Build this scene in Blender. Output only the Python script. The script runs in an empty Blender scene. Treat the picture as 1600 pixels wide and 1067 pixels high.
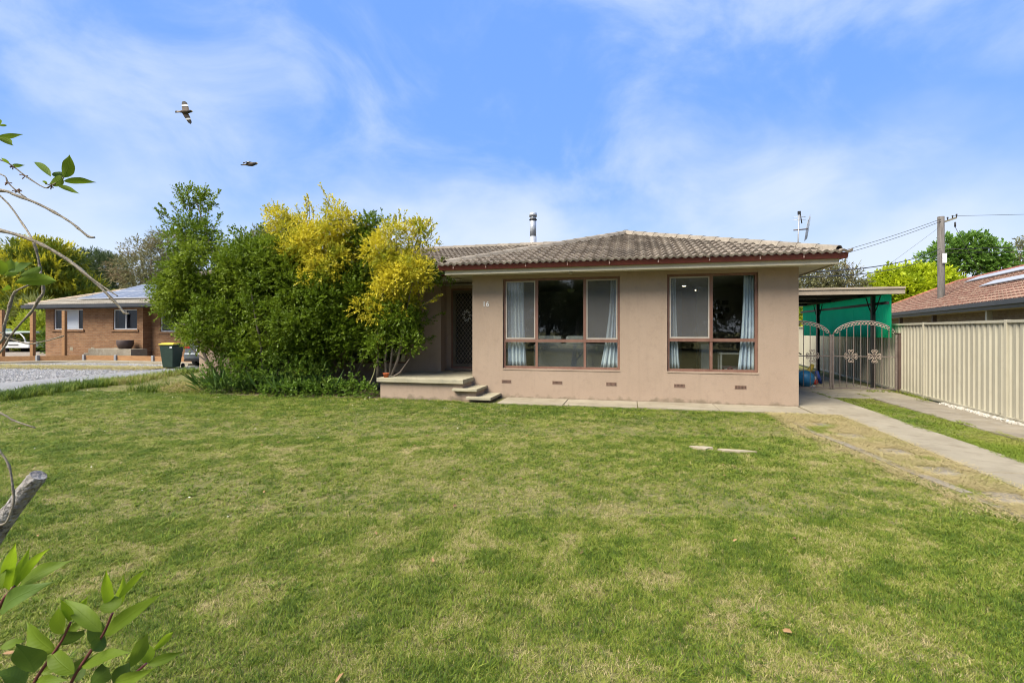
import bpy, bmesh, math, random
import numpy as np
from mathutils import Vector, Matrix

# ------------------------------------------------------------------ camera, world, sun, exposure
SC = bpy.context.scene
COL = SC.collection
R = math.radians
cam = bpy.data.cameras.new('camera')
camo = bpy.data.objects.new('camera', cam)
COL.objects.link(camo)
cam.sensor_width = 36.0
cam.lens = 36.0 * 770.0 / 1600.0
cam.shift_y = -16.5 / 1600.0
cam.clip_start = 0.05
cam.clip_end = 3000
camo.location = (0, 0, 1.6)
camo.rotation_euler = (R(90), 0, R(13.6))
SC.camera = camo

SUN_EL, SUN_AZ = 50.0, 217.0          # azimuth measured clockwise from +Y: behind the camera, to the left
world = bpy.data.worlds.new('World')
SC.world = world
world.use_nodes = True
wn, wl = world.node_tree.nodes, world.node_tree.links
wn.clear()
w_out = wn.new('ShaderNodeOutputWorld')
w_bg = wn.new('ShaderNodeBackground')
w_bg.inputs['Strength'].default_value = 0.15
sky = wn.new('ShaderNodeTexSky')
sky.sky_type = 'NISHITA'
sky.sun_disc = False
sky.sun_elevation = R(SUN_EL)
sky.sun_rotation = R(SUN_AZ)
sky.air_density = 1.0
sky.dust_density = 0.5
sky.ozone_density = 2.0
tc = wn.new('ShaderNodeTexCoord')
hs = wn.new('ShaderNodeHueSaturation')
hs.inputs['Hue'].default_value = 0.505
hs.inputs['Saturation'].default_value = 1.08
hs.inputs['Value'].default_value = 1.0
# even out the dome's brightness (as the evenly exposed sky of the photograph), keeping the sky's own hue gradient
sep = wn.new('ShaderNodeSeparateColor'); wl.new(sky.outputs['Color'], sep.inputs['Color'])
cmb = wn.new('ShaderNodeCombineColor')
for ch, k_ in (('Red', 1.60), ('Green', 1.80), ('Blue', 2.05)):
    dv = wn.new('ShaderNodeMath'); dv.operation = 'DIVIDE'; wl.new(sep.outputs[ch], dv.inputs[0]); wl.new(sep.outputs['Blue'], dv.inputs[1])
    ml = wn.new('ShaderNodeMath'); ml.operation = 'MULTIPLY'; ml.inputs[1].default_value = k_; wl.new(dv.outputs[0], ml.inputs[0]); wl.new(ml.outputs[0], cmb.inputs[ch])
wl.new(cmb.outputs['Color'], hs.inputs['Color'])
# thin cloud veil: soft streaked noise over the whole dome
mp = wn.new('ShaderNodeMapping')
mp.inputs['Scale'].default_value = (1.2, 1.0, 1.7)
mp.inputs['Location'].default_value = (0.35, 0.1, 0.2)
wl.new(tc.outputs['Generated'], mp.inputs['Vector'])
n1 = wn.new('ShaderNodeTexNoise')
n1.inputs['Scale'].default_value = 2.9
n1.inputs['Detail'].default_value = 10
n1.inputs['Roughness'].default_value = 0.56
n1.inputs['Distortion'].default_value = 0.5
wl.new(mp.outputs['Vector'], n1.inputs['Vector'])
cr = wn.new('ShaderNodeMapRange')
cr.interpolation_type = 'SMOOTHSTEP'
cr.inputs['From Min'].default_value = 0.40
cr.inputs['From Max'].default_value = 0.74
cr.inputs['To Max'].default_value = 0.75
wl.new(n1.outputs['Fac'], cr.inputs['Value'])
# cloud bank low over the horizon, all the way round
sx = wn.new('ShaderNodeSeparateXYZ')
wl.new(tc.outputs['Generated'], sx.inputs['Vector'])
n2 = wn.new('ShaderNodeTexNoise')
n2.inputs['Scale'].default_value = 2.6
n2.inputs['Detail'].default_value = 5
wl.new(mp.outputs['Vector'], n2.inputs['Vector'])
hadd = wn.new('ShaderNodeMath'); hadd.operation = 'MULTIPLY_ADD'
hadd.inputs[1].default_value = -0.42
wl.new(n2.outputs['Fac'], hadd.inputs[0])
wl.new(sx.outputs['Z'], hadd.inputs[2])
hz = wn.new('ShaderNodeMapRange')
hz.interpolation_type = 'SMOOTHSTEP'
hz.inputs['From Min'].default_value = -0.16
hz.inputs['From Max'].default_value = 0.16
hz.inputs['To Min'].default_value = 0.85
hz.inputs['To Max'].default_value = 0.0
wl.new(hadd.outputs[0], hz.inputs['Value'])
mixc = wn.new('ShaderNodeMix'); mixc.data_type = 'RGBA'
wl.new(cr.outputs['Result'], mixc.inputs[0])
wl.new(hs.outputs['Color'], mixc.inputs[6])
mixc.inputs[7].default_value = (1.35, 1.62, 2.2, 1)
mixh = wn.new('ShaderNodeMix'); mixh.data_type = 'RGBA'
wl.new(hz.outputs['Result'], mixh.inputs[0]); wl.new(mixc.outputs[2], mixh.inputs[6]); mixh.inputs[7].default_value = (1.75, 1.93, 2.25, 1)
wl.new(mixh.outputs[2], w_bg.inputs['Color'])
wl.new(w_bg.outputs[0], w_out.inputs[0])

sl = bpy.data.lights.new('sun', 'SUN')
sl.energy = 3.0
sl.angle = R(40)
sl.color = (1.0, 0.92, 0.79)
so = bpy.data.objects.new('sun', sl)
COL.objects.link(so)
sd = Vector((math.sin(R(SUN_AZ)) * math.cos(R(SUN_EL)), math.cos(R(SUN_AZ)) * math.cos(R(SUN_EL)), math.sin(R(SUN_EL))))
so.rotation_euler = sd.to_track_quat('Z', 'Y').to_euler()
so.location = (0, -10, 30)

SC.view_settings.view_transform = 'Standard'
SC.view_settings.look = 'None'
SC.view_settings.gamma = 1.0
SC.view_settings.use_curve_mapping = False
SC.view_settings.exposure = 1.72
SC.render.engine = 'CYCLES'
SC.cycles.use_denoising = True
SC.cycles.max_bounces = 5
SC.cycles.filter_width = 1.05
SC.cycles.diffuse_bounces = 3
SC.cycles.use_adaptive_sampling = True
SC.cycles.adaptive_threshold = 0.018
SC.cycles.glossy_bounces = 3
SC.cycles.transmission_bounces = 4
SC.cycles.transparent_max_bounces = 10
SC.cycles.sample_clamp_indirect = 6

# ------------------------------------------------------------------ helpers
rng = np.random.default_rng(7)
random.seed(7)

KA, KL = 0.80, 1.15      # overall reflectance of plain surfaces / of leaves
def ksc(c, k): return None if c is None else tuple(v*k for v in c)
def nd(m, t): return m.node_tree.nodes.new(t)

def pm(name, c1, c2=None, scale=4.0, detail=5, rough=0.75, bump=0.0, bscale=60.0, metallic=0.0, spec=0.35,
       lo=0.35, hi=0.65, rnd=0.0, c3=None, scale3=30.0, lo3=0.5, hi3=0.7, coord='Object', stretch=None):
    """procedural material: two noise-mixed colours, an optional fine third, random value per object, bump"""
    c1, c2, c3 = ksc(c1, KA), ksc(c2, KA), ksc(c3, KA)
    m = bpy.data.materials.new(name); m.use_nodes = True
    nt = m.node_tree; L = nt.links
    b = nt.nodes['Principled BSDF']
    b.inputs['Roughness'].default_value = rough
    b.inputs['Metallic'].default_value = metallic
    b.inputs['Specular IOR Level'].default_value = spec
    tcn = nd(m, 'ShaderNodeTexCoord')
    vec = tcn.outputs[coord]
    if stretch:
        mpn = nd(m, 'ShaderNodeMapping'); mpn.inputs['Scale'].default_value = stretch
        L.new(vec, mpn.inputs['Vector']); vec = mpn.outputs['Vector']
    col = None
    if c2 is None: c2 = tuple(min(1, v * 1.12) for v in c1)
    n = nd(m, 'ShaderNodeTexNoise'); n.inputs['Scale'].default_value = scale; n.inputs['Detail'].default_value = detail
    n.inputs['Roughness'].default_value = 0.6
    L.new(vec, n.inputs['Vector'])
    mr = nd(m, 'ShaderNodeMapRange'); mr.inputs['From Min'].default_value = lo; mr.inputs['From Max'].default_value = hi
    L.new(n.outputs['Fac'], mr.inputs['Value'])
    mx = nd(m, 'ShaderNodeMix'); mx.data_type = 'RGBA'
    mx.inputs[6].default_value = (*c1, 1); mx.inputs[7].default_value = (*c2, 1)
    L.new(mr.outputs['Result'], mx.inputs[0]); col = mx.outputs[2]
    if c3 is not None:
        n3 = nd(m, 'ShaderNodeTexNoise'); n3.inputs['Scale'].default_value = scale3; n3.inputs['Detail'].default_value = 6
        n3.inputs['Roughness'].default_value = 0.7
        L.new(vec, n3.inputs['Vector'])
        m3 = nd(m, 'ShaderNodeMapRange'); m3.inputs['From Min'].default_value = lo3; m3.inputs['From Max'].default_value = hi3
        L.new(n3.outputs['Fac'], m3.inputs['Value'])
        x3 = nd(m, 'ShaderNodeMix'); x3.data_type = 'RGBA'
        L.new(m3.outputs['Result'], x3.inputs[0]); L.new(col, x3.inputs[6]); x3.inputs[7].default_value = (*c3, 1)
        col = x3.outputs[2]
    if rnd:
        oi = nd(m, 'ShaderNodeObjectInfo')
        mm = nd(m, 'ShaderNodeMapRange'); mm.inputs['To Min'].default_value = 1 - rnd; mm.inputs['To Max'].default_value = 1 + rnd
        L.new(oi.outputs['Random'], mm.inputs['Value'])
        hv = nd(m, 'ShaderNodeHueSaturation'); L.new(mm.outputs['Result'], hv.inputs['Value']); L.new(col, hv.inputs['Color'])
        col = hv.outputs['Color']
    L.new(col, b.inputs['Base Color'])
    if bump:
        nb = nd(m, 'ShaderNodeTexNoise'); nb.inputs['Scale'].default_value = bscale; nb.inputs['Detail'].default_value = 6
        L.new(vec, nb.inputs['Vector'])
        bp = nd(m, 'ShaderNodeBump'); bp.inputs['Strength'].default_value = bump; bp.inputs['Distance'].default_value = 0.02
        L.new(nb.outputs['Fac'], bp.inputs['Height']); L.new(bp.outputs['Normal'], b.inputs['Normal'])
    return m

def leafmat(name, ca, cb, cc=None, trans=0.35, rough=0.5, nscale=1.2, clo=0.45, chi=0.62, spec=0.3):
    """leaf: colour varies per leaf and, in slow drifts, through the crown; partly translucent"""
    ca, cb, cc = ksc(ca, KL), ksc(cb, KL), ksc(cc, KL)
    m = bpy.data.materials.new(name); m.use_nodes = True
    nt = m.node_tree; L = nt.links
    b = nt.nodes['Principled BSDF']; out = nt.nodes['Material Output']
    b.inputs['Roughness'].default_value = rough; b.inputs['Specular IOR Level'].default_value = spec
    g = nd(m, 'ShaderNodeNewGeometry')
    mx = nd(m, 'ShaderNodeMix'); mx.data_type = 'RGBA'
    mx.inputs[6].default_value = (*ca, 1); mx.inputs[7].default_value = (*cb, 1)
    L.new(g.outputs['Random Per Island'], mx.inputs[0]); col = mx.outputs[2]
    if cc is not None:
        n = nd(m, 'ShaderNodeTexNoise'); n.inputs['Scale'].default_value = nscale; n.inputs['Detail'].default_value = 4
        L.new(g.outputs['Position'], n.inputs['Vector'])
        mr = nd(m, 'ShaderNodeMapRange'); mr.inputs['From Min'].default_value = clo; mr.inputs['From Max'].default_value = chi
        L.new(n.outputs['Fac'], mr.inputs['Value'])
        x = nd(m, 'ShaderNodeMix'); x.data_type = 'RGBA'
        L.new(mr.outputs['Result'], x.inputs[0]); L.new(col, x.inputs[6]); x.inputs[7].default_value = (*cc, 1)
        col = x.outputs[2]
    L.new(col, b.inputs['Base Color'])
    t = nd(m, 'ShaderNodeBsdfTranslucent'); L.new(col, t.inputs['Color'])
    ms = nd(m, 'ShaderNodeMixShader'); ms.inputs[0].default_value = trans
    L.new(b.outputs[0], ms.inputs[1]); L.new(t.outputs[0], ms.inputs[2]); L.new(ms.outputs[0], out.inputs['Surface'])
    return m

class MB:
    """collects geometry for ONE mesh"""
    def __init__(s): s.v = []; s.f = []; s.m = []; s.sm = []
    def add(s, vs, fs, mi=0, smooth=False):
        o = len(s.v); s.v += [tuple(v) for v in vs]
        for f in fs: s.f.append([i + o for i in f]); s.m.append(mi); s.sm.append(smooth)
        return s
    def box(s, x0, x1, y0, y1, z0, z1, mi=0):
        v = [(x0,y0,z0),(x1,y0,z0),(x1,y1,z0),(x0,y1,z0),(x0,y0,z1),(x1,y0,z1),(x1,y1,z1),(x0,y1,z1)]
        return s.add(v, [(0,3,2,1),(4,5,6,7),(0,1,5,4),(1,2,6,5),(2,3,7,6),(3,0,4,7)], mi)
    def obox(s, o, u, v, w, mi=0):
        """box from origin o and three edge vectors"""
        o, u, v, w = Vector(o), Vector(u), Vector(v), Vector(w)
        p = [o, o+u, o+u+v, o+v, o+w, o+u+w, o+u+v+w, o+v+w]
        return s.add(p, [(0,3,2,1),(4,5,6,7),(0,1,5,4),(1,2,6,5),(2,3,7,6),(3,0,4,7)], mi)
    def bbox(s, x0, x1, y0, y1, z0, z1, b=0.01, mi=0):
        """chamfered box"""
        bm = bmesh.new(); bmesh.ops.create_cube(bm, size=1)
        for v in bm.verts: v.co = Vector(((x0+x1)/2+v.co.x*(x1-x0), (y0+y1)/2+v.co.y*(y1-y0), (z0+z1)/2+v.co.z*(z1-z0)))
        bmesh.ops.bevel(bm, geom=bm.edges[:], offset=b, segments=2, affect='EDGES', profile=0.5)
        bm.verts.index_update()
        s.add([v.co for v in bm.verts], [[v.index for v in f.verts] for f in bm.faces], mi); bm.free(); return s
    def tube(s, pts, r, n=8, mi=0, cap=True, wob=0.0):
        pts = [Vector(p) for p in pts]
        rs = r if isinstance(r, (list, tuple)) else [r]*len(pts)
        o = len(s.v); up = Vector((0.13, 0.21, 0.97)); prev = None
        for i, p in enumerate(pts):
            d = (pts[min(i+1, len(pts)-1)] - pts[max(i-1, 0)])
            if d.length < 1e-9: d = Vector((0,0,1))
            d.normalize()
            if prev is None:
                a = d.cross(up)
                if a.length < 1e-3: a = d.cross(Vector((1,0,0)))
            else: a = prev - d*prev.dot(d)
            a.normalize(); prev = a; b = d.cross(a)
            for k in range(n):
                t = 2*math.pi*k/n
                rr = rs[i]*(1 + (random.uniform(-wob, wob) if wob else 0))
                s.v.append(tuple(p + a*math.cos(t)*rr + b*math.sin(t)*rr))
        for i in range(len(pts)-1):
            for k in range(n):
                k2 = (k+1) % n
                s.f.append([o+i*n+k, o+i*n+k2, o+(i+1)*n+k2, o+(i+1)*n+k]); s.m.append(mi); s.sm.append(True)
        if cap:
            s.f.append([o+k for k in range(n)][::-1]); s.m.append(mi); s.sm.append(False)
            e = o+(len(pts)-1)*n
            s.f.append([e+k for k in range(n)]); s.m.append(mi); s.sm.append(False)
        return s
    def lathe(s, prof, c=(0,0,0), n=20, mi=0, sx=1.0, sy=1.0):
        o = len(s.v)
        for r, z in prof:
            for k in range(n):
                t = 2*math.pi*k/n
                s.v.append((c[0]+r*sx*math.cos(t), c[1]+r*sy*math.sin(t), c[2]+z))
        for i in range(len(prof)-1):
            for k in range(n):
                k2 = (k+1) % n
                s.f.append([o+i*n+k, o+i*n+k2, o+(i+1)*n+k2, o+(i+1)*n+k]); s.m.append(mi); s.sm.append(True)
        s.f.append([o+k for k in range(n)][::-1]); s.m.append(mi); s.sm.append(False)
        e = o+(len(prof)-1)*n
        s.f.append([e+k for k in range(n)]); s.m.append(mi); s.sm.append(False)
        return s
    def prism(s, poly, axis, a0, a1, mi=0):
        """extrude a 2D polygon: axis 'x' -> (y,z), 'y' -> (x,z), 'z' -> (x,y)"""
        def P(q, a): return (a, q[0], q[1]) if axis == 'x' else (q[0], a, q[1]) if axis == 'y' else (q[0], q[1], a)
        n = len(poly)
        v = [P(q, a0) for q in poly] + [P(q, a1) for q in poly]
        f = [tuple(range(n)), tuple(range(2*n-1, n-1, -1))] + [(i, i+n, (i+1) % n+n, (i+1) % n) for i in range(n)]
        return s.add(v, f, mi)
    def mesh(s, name):
        me = bpy.data.meshes.new(name); me.from_pydata(s.v, [], s.f)
        me.polygons.foreach_set('material_index', s.m); me.polygons.foreach_set('use_smooth', s.sm)
        me.update(); return me
    def build(s, name, mats, parent=None, fix=True, **kw):
        me = s.mesh(name)
        if fix:
            bm = bmesh.new(); bm.from_mesh(me); bmesh.ops.recalc_face_normals(bm, faces=bm.faces[:]); bm.to_mesh(me); bm.free()
        return link(name, me, mats, parent, **kw)

def setmats(me, mats):
    for m in (mats if isinstance(mats, (list, tuple)) else [mats]): me.materials.append(m)

def tag(o, label=None, cat=None, group=None, kind=None):
    if label: o['label'] = label
    if cat: o['category'] = cat
    if group: o['group'] = group
    if kind: o['kind'] = kind
    return o

def link(name, me, mats=None, parent=None, **kw):
    if mats is not None: setmats(me, mats)
    o = bpy.data.objects.new(name, me); COL.objects.link(o)
    if parent is not None: o.parent = parent
    return tag(o, **kw)

def thing(name, label, cat, loc=(0,0,0), rz=0.0, group=None):
    o = bpy.data.objects.new(name, None); COL.objects.link(o)
    o.empty_display_size = 0.2
    o.location = loc; o.rotation_euler = (0, 0, rz)
    return tag(o, label, cat, group)

def part(name, data=None, parent=None): # plain empty under a thing (a part that has pieces of its own)
    o = bpy.data.objects.new(name, data); COL.objects.link(o); o.parent = parent; return o

def copy_tree(o, parent=None):
    c = o.copy(); COL.objects.link(c); c.parent = parent
    for ch in list(o.children): copy_tree(ch, c)
    return c

def mesh_np(name, V, F):
    me = bpy.data.meshes.new(name); V = np.asarray(V, np.float32); F = np.asarray(F, np.int32)
    k = F.shape[1]
    me.vertices.add(len(V)); me.vertices.foreach_set('co', V.ravel())
    me.loops.add(F.size); me.loops.foreach_set('vertex_index', F.ravel())
    me.polygons.add(len(F)); me.polygons.foreach_set('loop_start', np.arange(0, F.size, k, dtype=np.int32))
    me.polygons.foreach_set('loop_total', np.full(len(F), k, np.int32))
    me.update(calc_edges=True); return me

def unit(a): return a / np.maximum(np.linalg.norm(a, axis=-1, keepdims=True), 1e-9)

def vnoise(x, y, seed=0):
    """2-D value noise 0..1"""
    xi = np.floor(x).astype(np.int64); yi = np.floor(y).astype(np.int64); fx = x-xi; fy = y-yi
    fx = fx*fx*(3-2*fx); fy = fy*fy*(3-2*fy)
    def hsh(a, b):
        h = (a*374761393 + b*668265263 + seed*974711) & 0x7fffffff
        h = ((h ^ (h >> 13))*1274126177) & 0x7fffffff
        return ((h ^ (h >> 16)) & 0xffff)/65535.0
    return (hsh(xi,yi)*(1-fx)+hsh(xi+1,yi)*fx)*(1-fy)+(hsh(xi,yi+1)*(1-fx)+hsh(xi+1,yi+1)*fx)*fy

def fbm(x, y, seed=0, oct=4):
    s = 0; a = 0.5; t = 0
    for i in range(oct):
        s = s+a*vnoise(x*2**i, y*2**i, seed+i); t += a; a *= 0.55
    return s/t

def leaves(org, dr, length, nl, leaf, wid, ang=0.9, droop=0.0, tip=1.0, g=rng):
    """leafy shoots: nl leaves along each shoot (org, dr, length) -> verts, tris (two per leaf, folded on the midrib)"""
    N = len(org); dr = unit(dr)
    t = np.tile(np.linspace(0.12, 1.0, nl), (N, 1)) + g.uniform(-.03, .03, (N, nl))
    L = np.broadcast_to(np.asarray(length, float).reshape(-1, 1), (N, nl))
    p = org[:, None, :] + dr[:, None, :]*(t*L)[..., None]
    p[..., 2] -= droop*(t*L)**2
    d = np.broadcast_to(dr[:, None, :], p.shape)
    rv = unit(g.normal(size=p.shape)); perp = unit(np.cross(d, rv))
    a = ang*g.uniform(.5, 1.3, (N, nl, 1))*(1.15-0.6*t[..., None])
    ld = unit(d*np.cos(a)+perp*np.sin(a)); ld[..., 2] -= 0.15*g.uniform(0, 1, (N, nl)); ld = unit(ld)
    up = unit(np.stack([g.normal(0, .5, (N, nl)), g.normal(0, .5, (N, nl)), np.ones((N, nl))], -1))
    sd = unit(np.cross(ld, up)); nn = np.cross(sd, ld)
    s = leaf*g.uniform(.5, 1.35, (N, nl, 1))*(1-(1-tip)*t[..., None])
    v0 = p; v2 = p+ld*s
    mid = p+ld*s*0.48+nn*s*0.07
    v1 = mid+sd*s*wid; v3 = mid-sd*s*wid
    V = np.stack([v0, v1, v2, v3], 2).reshape(-1, 3)
    n = N*nl; b = np.arange(n)[:, None]*4
    F = np.concatenate([b+np.array([[0, 1, 2]]), b+np.array([[0, 2, 3]])], 1).reshape(-1, 3)
    return V, F

def joinVF(parts):
    V = []; F = []; o = 0
    for v, f in parts: V.append(v); F.append(f+o); o += len(v)
    return np.concatenate(V), np.concatenate(F)

def lobe_shoots(lobes, dens, g=rng, shell=0.55, up=0.45, jit=0.35):
    """shoot origins and directions through ellipsoid lobes [(x,y,z,rx,ry,rz,weight)]"""
    O = []; D = []
    for (x, y, z, rx, ry, rz, w) in lobes:
        n = int(dens*w*(rx*ry+ry*rz+rx*rz))
        u = unit(g.normal(size=(n, 3)))
        r = (shell**3+(1-shell**3)*g.uniform(size=(n, 1)))**(1/3)*(1+g.normal(0, .06, (n, 1)))
        O.append(np.array([x, y, z])+u*r*np.array([rx, ry, rz]))
        d = u/np.array([rx, ry, rz])*min(rx, ry, rz)
        D.append(unit(unit(d)+np.array([0, 0, up])+g.normal(0, jit, (n, 3))))
    return np.concatenate(O), np.concatenate(D)

def clumps(L, g=rng, r0=.16, r1=.30, k=7.0, out=.92):
    """break big lobes into many small leaf clumps through and over their surface"""
    R_ = []
    for (x, y, z, rx, ry, rz, w) in L:
        n = max(4, int(k*w*(rx*ry+ry*rz+rx*rz)/(.23*.23)*.16))
        u = unit(g.normal(size=(n, 3))); q = g.uniform(.45, 1.0, (n, 1))**.6*out
        P = np.array([x, y, z])+u*q*np.array([rx, ry, rz]); rr = g.uniform(r0, r1, n)
        R_ += [(p[0], p[1], p[2], r, r, r*.8, 1.0) for p, r in zip(P, rr)]
    return R_

# ---- scattering (one 'stuff' object that instances a few small meshes on points)
def scatter(name, P, rot, scl, protos, attrs=None, parent=None, **kw):
    me = bpy.data.meshes.new(name); n = len(P)
    me.vertices.add(n); me.vertices.foreach_set('co', np.asarray(P, np.float32).ravel())
    def at(nm, ty, arr, key):
        a = me.attributes.new(nm, ty, 'POINT'); a.data.foreach_set(key, np.asarray(arr).ravel())
    at('rot', 'FLOAT_VECTOR', np.asarray(rot, np.float32), 'vector')
    at('scl', 'FLOAT_VECTOR', np.asarray(scl, np.float32), 'vector')
    at('pick', 'INT', rng.integers(0, len(protos), n).astype(np.int32), 'value')
    for k, v in (attrs or {}).items(): at(k, 'FLOAT', np.asarray(v, np.float32), 'value')
    me.update()
    o = link(name, me, None, parent, **kw)
    ng = bpy.data.node_groups.new(name+'_scatter', 'GeometryNodeTree')
    ng.interface.new_socket('Geometry', in_out='INPUT', socket_type='NodeSocketGeometry')
    ng.interface.new_socket('Geometry', in_out='OUTPUT', socket_type='NodeSocketGeometry')
    N = ng.nodes; L = ng.links
    gi = N.new('NodeGroupInput'); go = N.new('NodeGroupOutput')
    iop = N.new('GeometryNodeInstanceOnPoints')
    m2p = N.new('GeometryNodeMeshToPoints')
    L.new(gi.outputs[0], m2p.inputs['Mesh']); L.new(m2p.outputs[0], iop.inputs['Points'])
    jn = N.new('GeometryNodeJoinGeometry')
    for pme in reversed(protos):
        po = bpy.data.objects.new('proto', pme)
        oi = N.new('GeometryNodeObjectInfo'); oi.inputs['Object'].default_value = po
        oi.inputs['As Instance'].default_value = True
        L.new(oi.outputs['Geometry'], jn.inputs[0])
    L.new(jn.outputs[0], iop.inputs['Instance'])
    iop.inputs['Pick Instance'].default_value = True
    def na(nm, ty):
        a = N.new('GeometryNodeInputNamedAttribute'); a.data_type = ty; a.inputs['Name'].default_value = nm; return a.outputs[0]
    L.new(na('pick', 'INT'), iop.inputs['Instance Index'])
    L.new(na('rot', 'FLOAT_VECTOR'), iop.inputs['Rotation'])
    L.new(na('scl', 'FLOAT_VECTOR'), iop.inputs['Scale'])
    L.new(iop.outputs[0], go.inputs[0])
    md = o.modifiers.new('scatter', 'NODES'); md.node_group = ng
    return o

# ------------------------------------------------------------------ materials
M = {}
M['render'] = pm('wall_render', (.365,.277,.205), (.39,.298,.222), scale=1.3, rough=.9, bump=.35, bscale=90, c3=(.315,.238,.176), scale3=7, lo3=.52, hi3=.85, spec=.2)
def weather(m, zt=.30, col=(.12,.10,.065), amt=.65, streak=.11):
    """soil splash of ragged outline near the ground and faint rain streaks"""
    nt = m.node_tree; L = nt.links; b = nt.nodes['Principled BSDF']; src = b.inputs['Base Color'].links[0].from_socket
    g = nd(m, 'ShaderNodeNewGeometry'); sp = nd(m, 'ShaderNodeSeparateXYZ'); L.new(g.outputs['Position'], sp.inputs[0])
    n = nd(m, 'ShaderNodeTexNoise'); n.inputs['Scale'].default_value = 5; n.inputs['Detail'].default_value = 6; L.new(g.outputs['Position'], n.inputs['Vector'])
    a = nd(m, 'ShaderNodeMath'); a.operation = 'MULTIPLY_ADD'; a.inputs[1].default_value = -.42; L.new(n.outputs['Fac'], a.inputs[0]); L.new(sp.outputs['Z'], a.inputs[2])
    r = nd(m, 'ShaderNodeMapRange'); r.inputs['From Min'].default_value = zt-.42; r.inputs['From Max'].default_value = -.20; r.inputs['To Min'].default_value = 0; r.inputs['To Max'].default_value = amt; L.new(a.outputs[0], r.inputs['Value'])
    mp2 = nd(m, 'ShaderNodeMapping'); mp2.inputs['Scale'].default_value = (5, 5, .35); L.new(g.outputs['Position'], mp2.inputs['Vector'])
    n2 = nd(m, 'ShaderNodeTexNoise'); n2.inputs['Scale'].default_value = 1.6; n2.inputs['Detail'].default_value = 5; L.new(mp2.outputs[0], n2.inputs['Vector'])
    r2 = nd(m, 'ShaderNodeMapRange'); r2.inputs['From Min'].default_value = .52; r2.inputs['From Max'].default_value = .75; r2.inputs['To Max'].default_value = streak; L.new(n2.outputs['Fac'], r2.inputs['Value'])
    mx_ = nd(m, 'ShaderNodeMath'); mx_.operation = 'MAXIMUM'; L.new(r.outputs[0], mx_.inputs[0]); L.new(r2.outputs[0], mx_.inputs[1])
    x = nd(m, 'ShaderNodeMix'); x.data_type = 'RGBA'; L.new(mx_.outputs[0], x.inputs[0]); L.new(src, x.inputs[6]); x.inputs[7].default_value = (*col, 1); L.new(x.outputs[2], b.inputs['Base Color'])
weather(M['render'])
M['tile'] = pm('roof_tile', (.15,.122,.096), (.22,.185,.148), scale=3.5, rough=.85, bump=.4, bscale=70, rnd=.28, c3=(.40,.355,.29), scale3=11, lo3=.52, hi3=.7, spec=.25)
M['cap'] = pm('ridge_cap', (.22,.19,.15), (.32,.28,.225), scale=5, rough=.85, bump=.3, bscale=60, rnd=.15, c3=(.16,.13,.10), scale3=14, lo3=.55, hi3=.75, spec=.2)
M['deck'] = pm('roof_underlay', (.07,.055,.045), (.10,.08,.065), scale=3, rough=.9)
M['maroon'] = pm('gutter_maroon', (.16,.035,.035), (.20,.05,.045), scale=2, rough=.45, c3=(.24,.12,.10), scale3=9, lo3=.6, hi3=.8)
M['cream'] = pm('fascia_cream', (.50,.45,.33), (.56,.51,.38), scale=2, rough=.6, c3=(.38,.33,.23), scale3=5, lo3=.58, hi3=.85)
M['soffit'] = pm('soffit_board', (.50,.46,.34), (.56,.52,.39), scale=1.5, rough=.8)
M['wood'] = pm('window_timber', (.17,.085,.06), (.22,.12,.085), scale=6, rough=.55, c3=(.30,.20,.15), scale3=20, lo3=.6, hi3=.75, stretch=(1,1,.3))
M['sash'] = pm('sash_white', (.36,.32,.27), (.42,.38,.32), scale=3, rough=.5)
M['conc'] = pm('concrete', (.28,.245,.175), (.36,.32,.235), scale=1.1, rough=.92, bump=.4, bscale=120, c3=(.22,.185,.125), scale3=3.2, lo3=.5, hi3=.75, spec=.2, detail=8)
M['conc_dark'] = pm('concrete_aged', (.22,.19,.14), (.31,.27,.20), scale=1.3, rough=.92, bump=.5, bscale=150, c3=(.36,.33,.27), scale3=5, lo3=.5, hi3=.75, spec=.2, detail=8)
M['slab'] = pm('porch_slab', (.33,.30,.205), (.42,.38,.265), scale=2.2, rough=.85, bump=.3, bscale=120, c3=(.25,.24,.18), scale3=6, lo3=.52, hi3=.75, detail=8)
M['soil'] = pm('soil', (.10,.075,.045), (.16,.12,.07), scale=3, rough=.95, bump=.8, bscale=60)
M['dark'] = pm('dark_metal', (.018,.017,.016), (.03,.028,.026), scale=8, rough=.5)
M['iron'] = pm('gate_iron', (.16,.125,.105), (.22,.18,.155), scale=12, rough=.55, c3=(.30,.26,.22), scale3=30, lo3=.55, hi3=.7)
M['brownpost'] = pm('brown_post', (.085,.055,.045), (.11,.075,.06), scale=5, rough=.6)
M['fence'] = pm('fence_steel', (.43,.40,.305), (.47,.44,.335), scale=.8, rough=.5, c3=(.38,.35,.265), scale3=3, lo3=.55, hi3=.85)
weather(M['fence'], .28, (.14,.12,.08), .6, .22)
M['interior'] = pm('interior_wall', (.30,.285,.26), (.34,.325,.295), scale=2, rough=.8)
M['carpet'] = pm('carpet', (.16,.13,.10), (.20,.165,.13), scale=20, rough=.95)
M['curtain'] = pm('curtain_satin', (.58,.64,.74), (.72,.77,.85), scale=4, rough=.42, spec=.5, stretch=(1,1,.15), c3=(.32,.46,.74), scale3=3, lo3=.44, hi3=.75)
M['white'] = pm('white_paint', (.72,.72,.70), (.78,.78,.76), scale=3, rough=.5)
M['steel'] = pm('galvanised', (.48,.51,.54), (.62,.65,.68), scale=14, rough=.40, metallic=.45, c3=(.32,.34,.37), scale3=40, lo3=.5, hi3=.65)
M['green_sheet'] = None
M['rubber'] = pm('rubber', (.015,.015,.016), (.025,.025,.026), scale=9, rough=.8)

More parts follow.
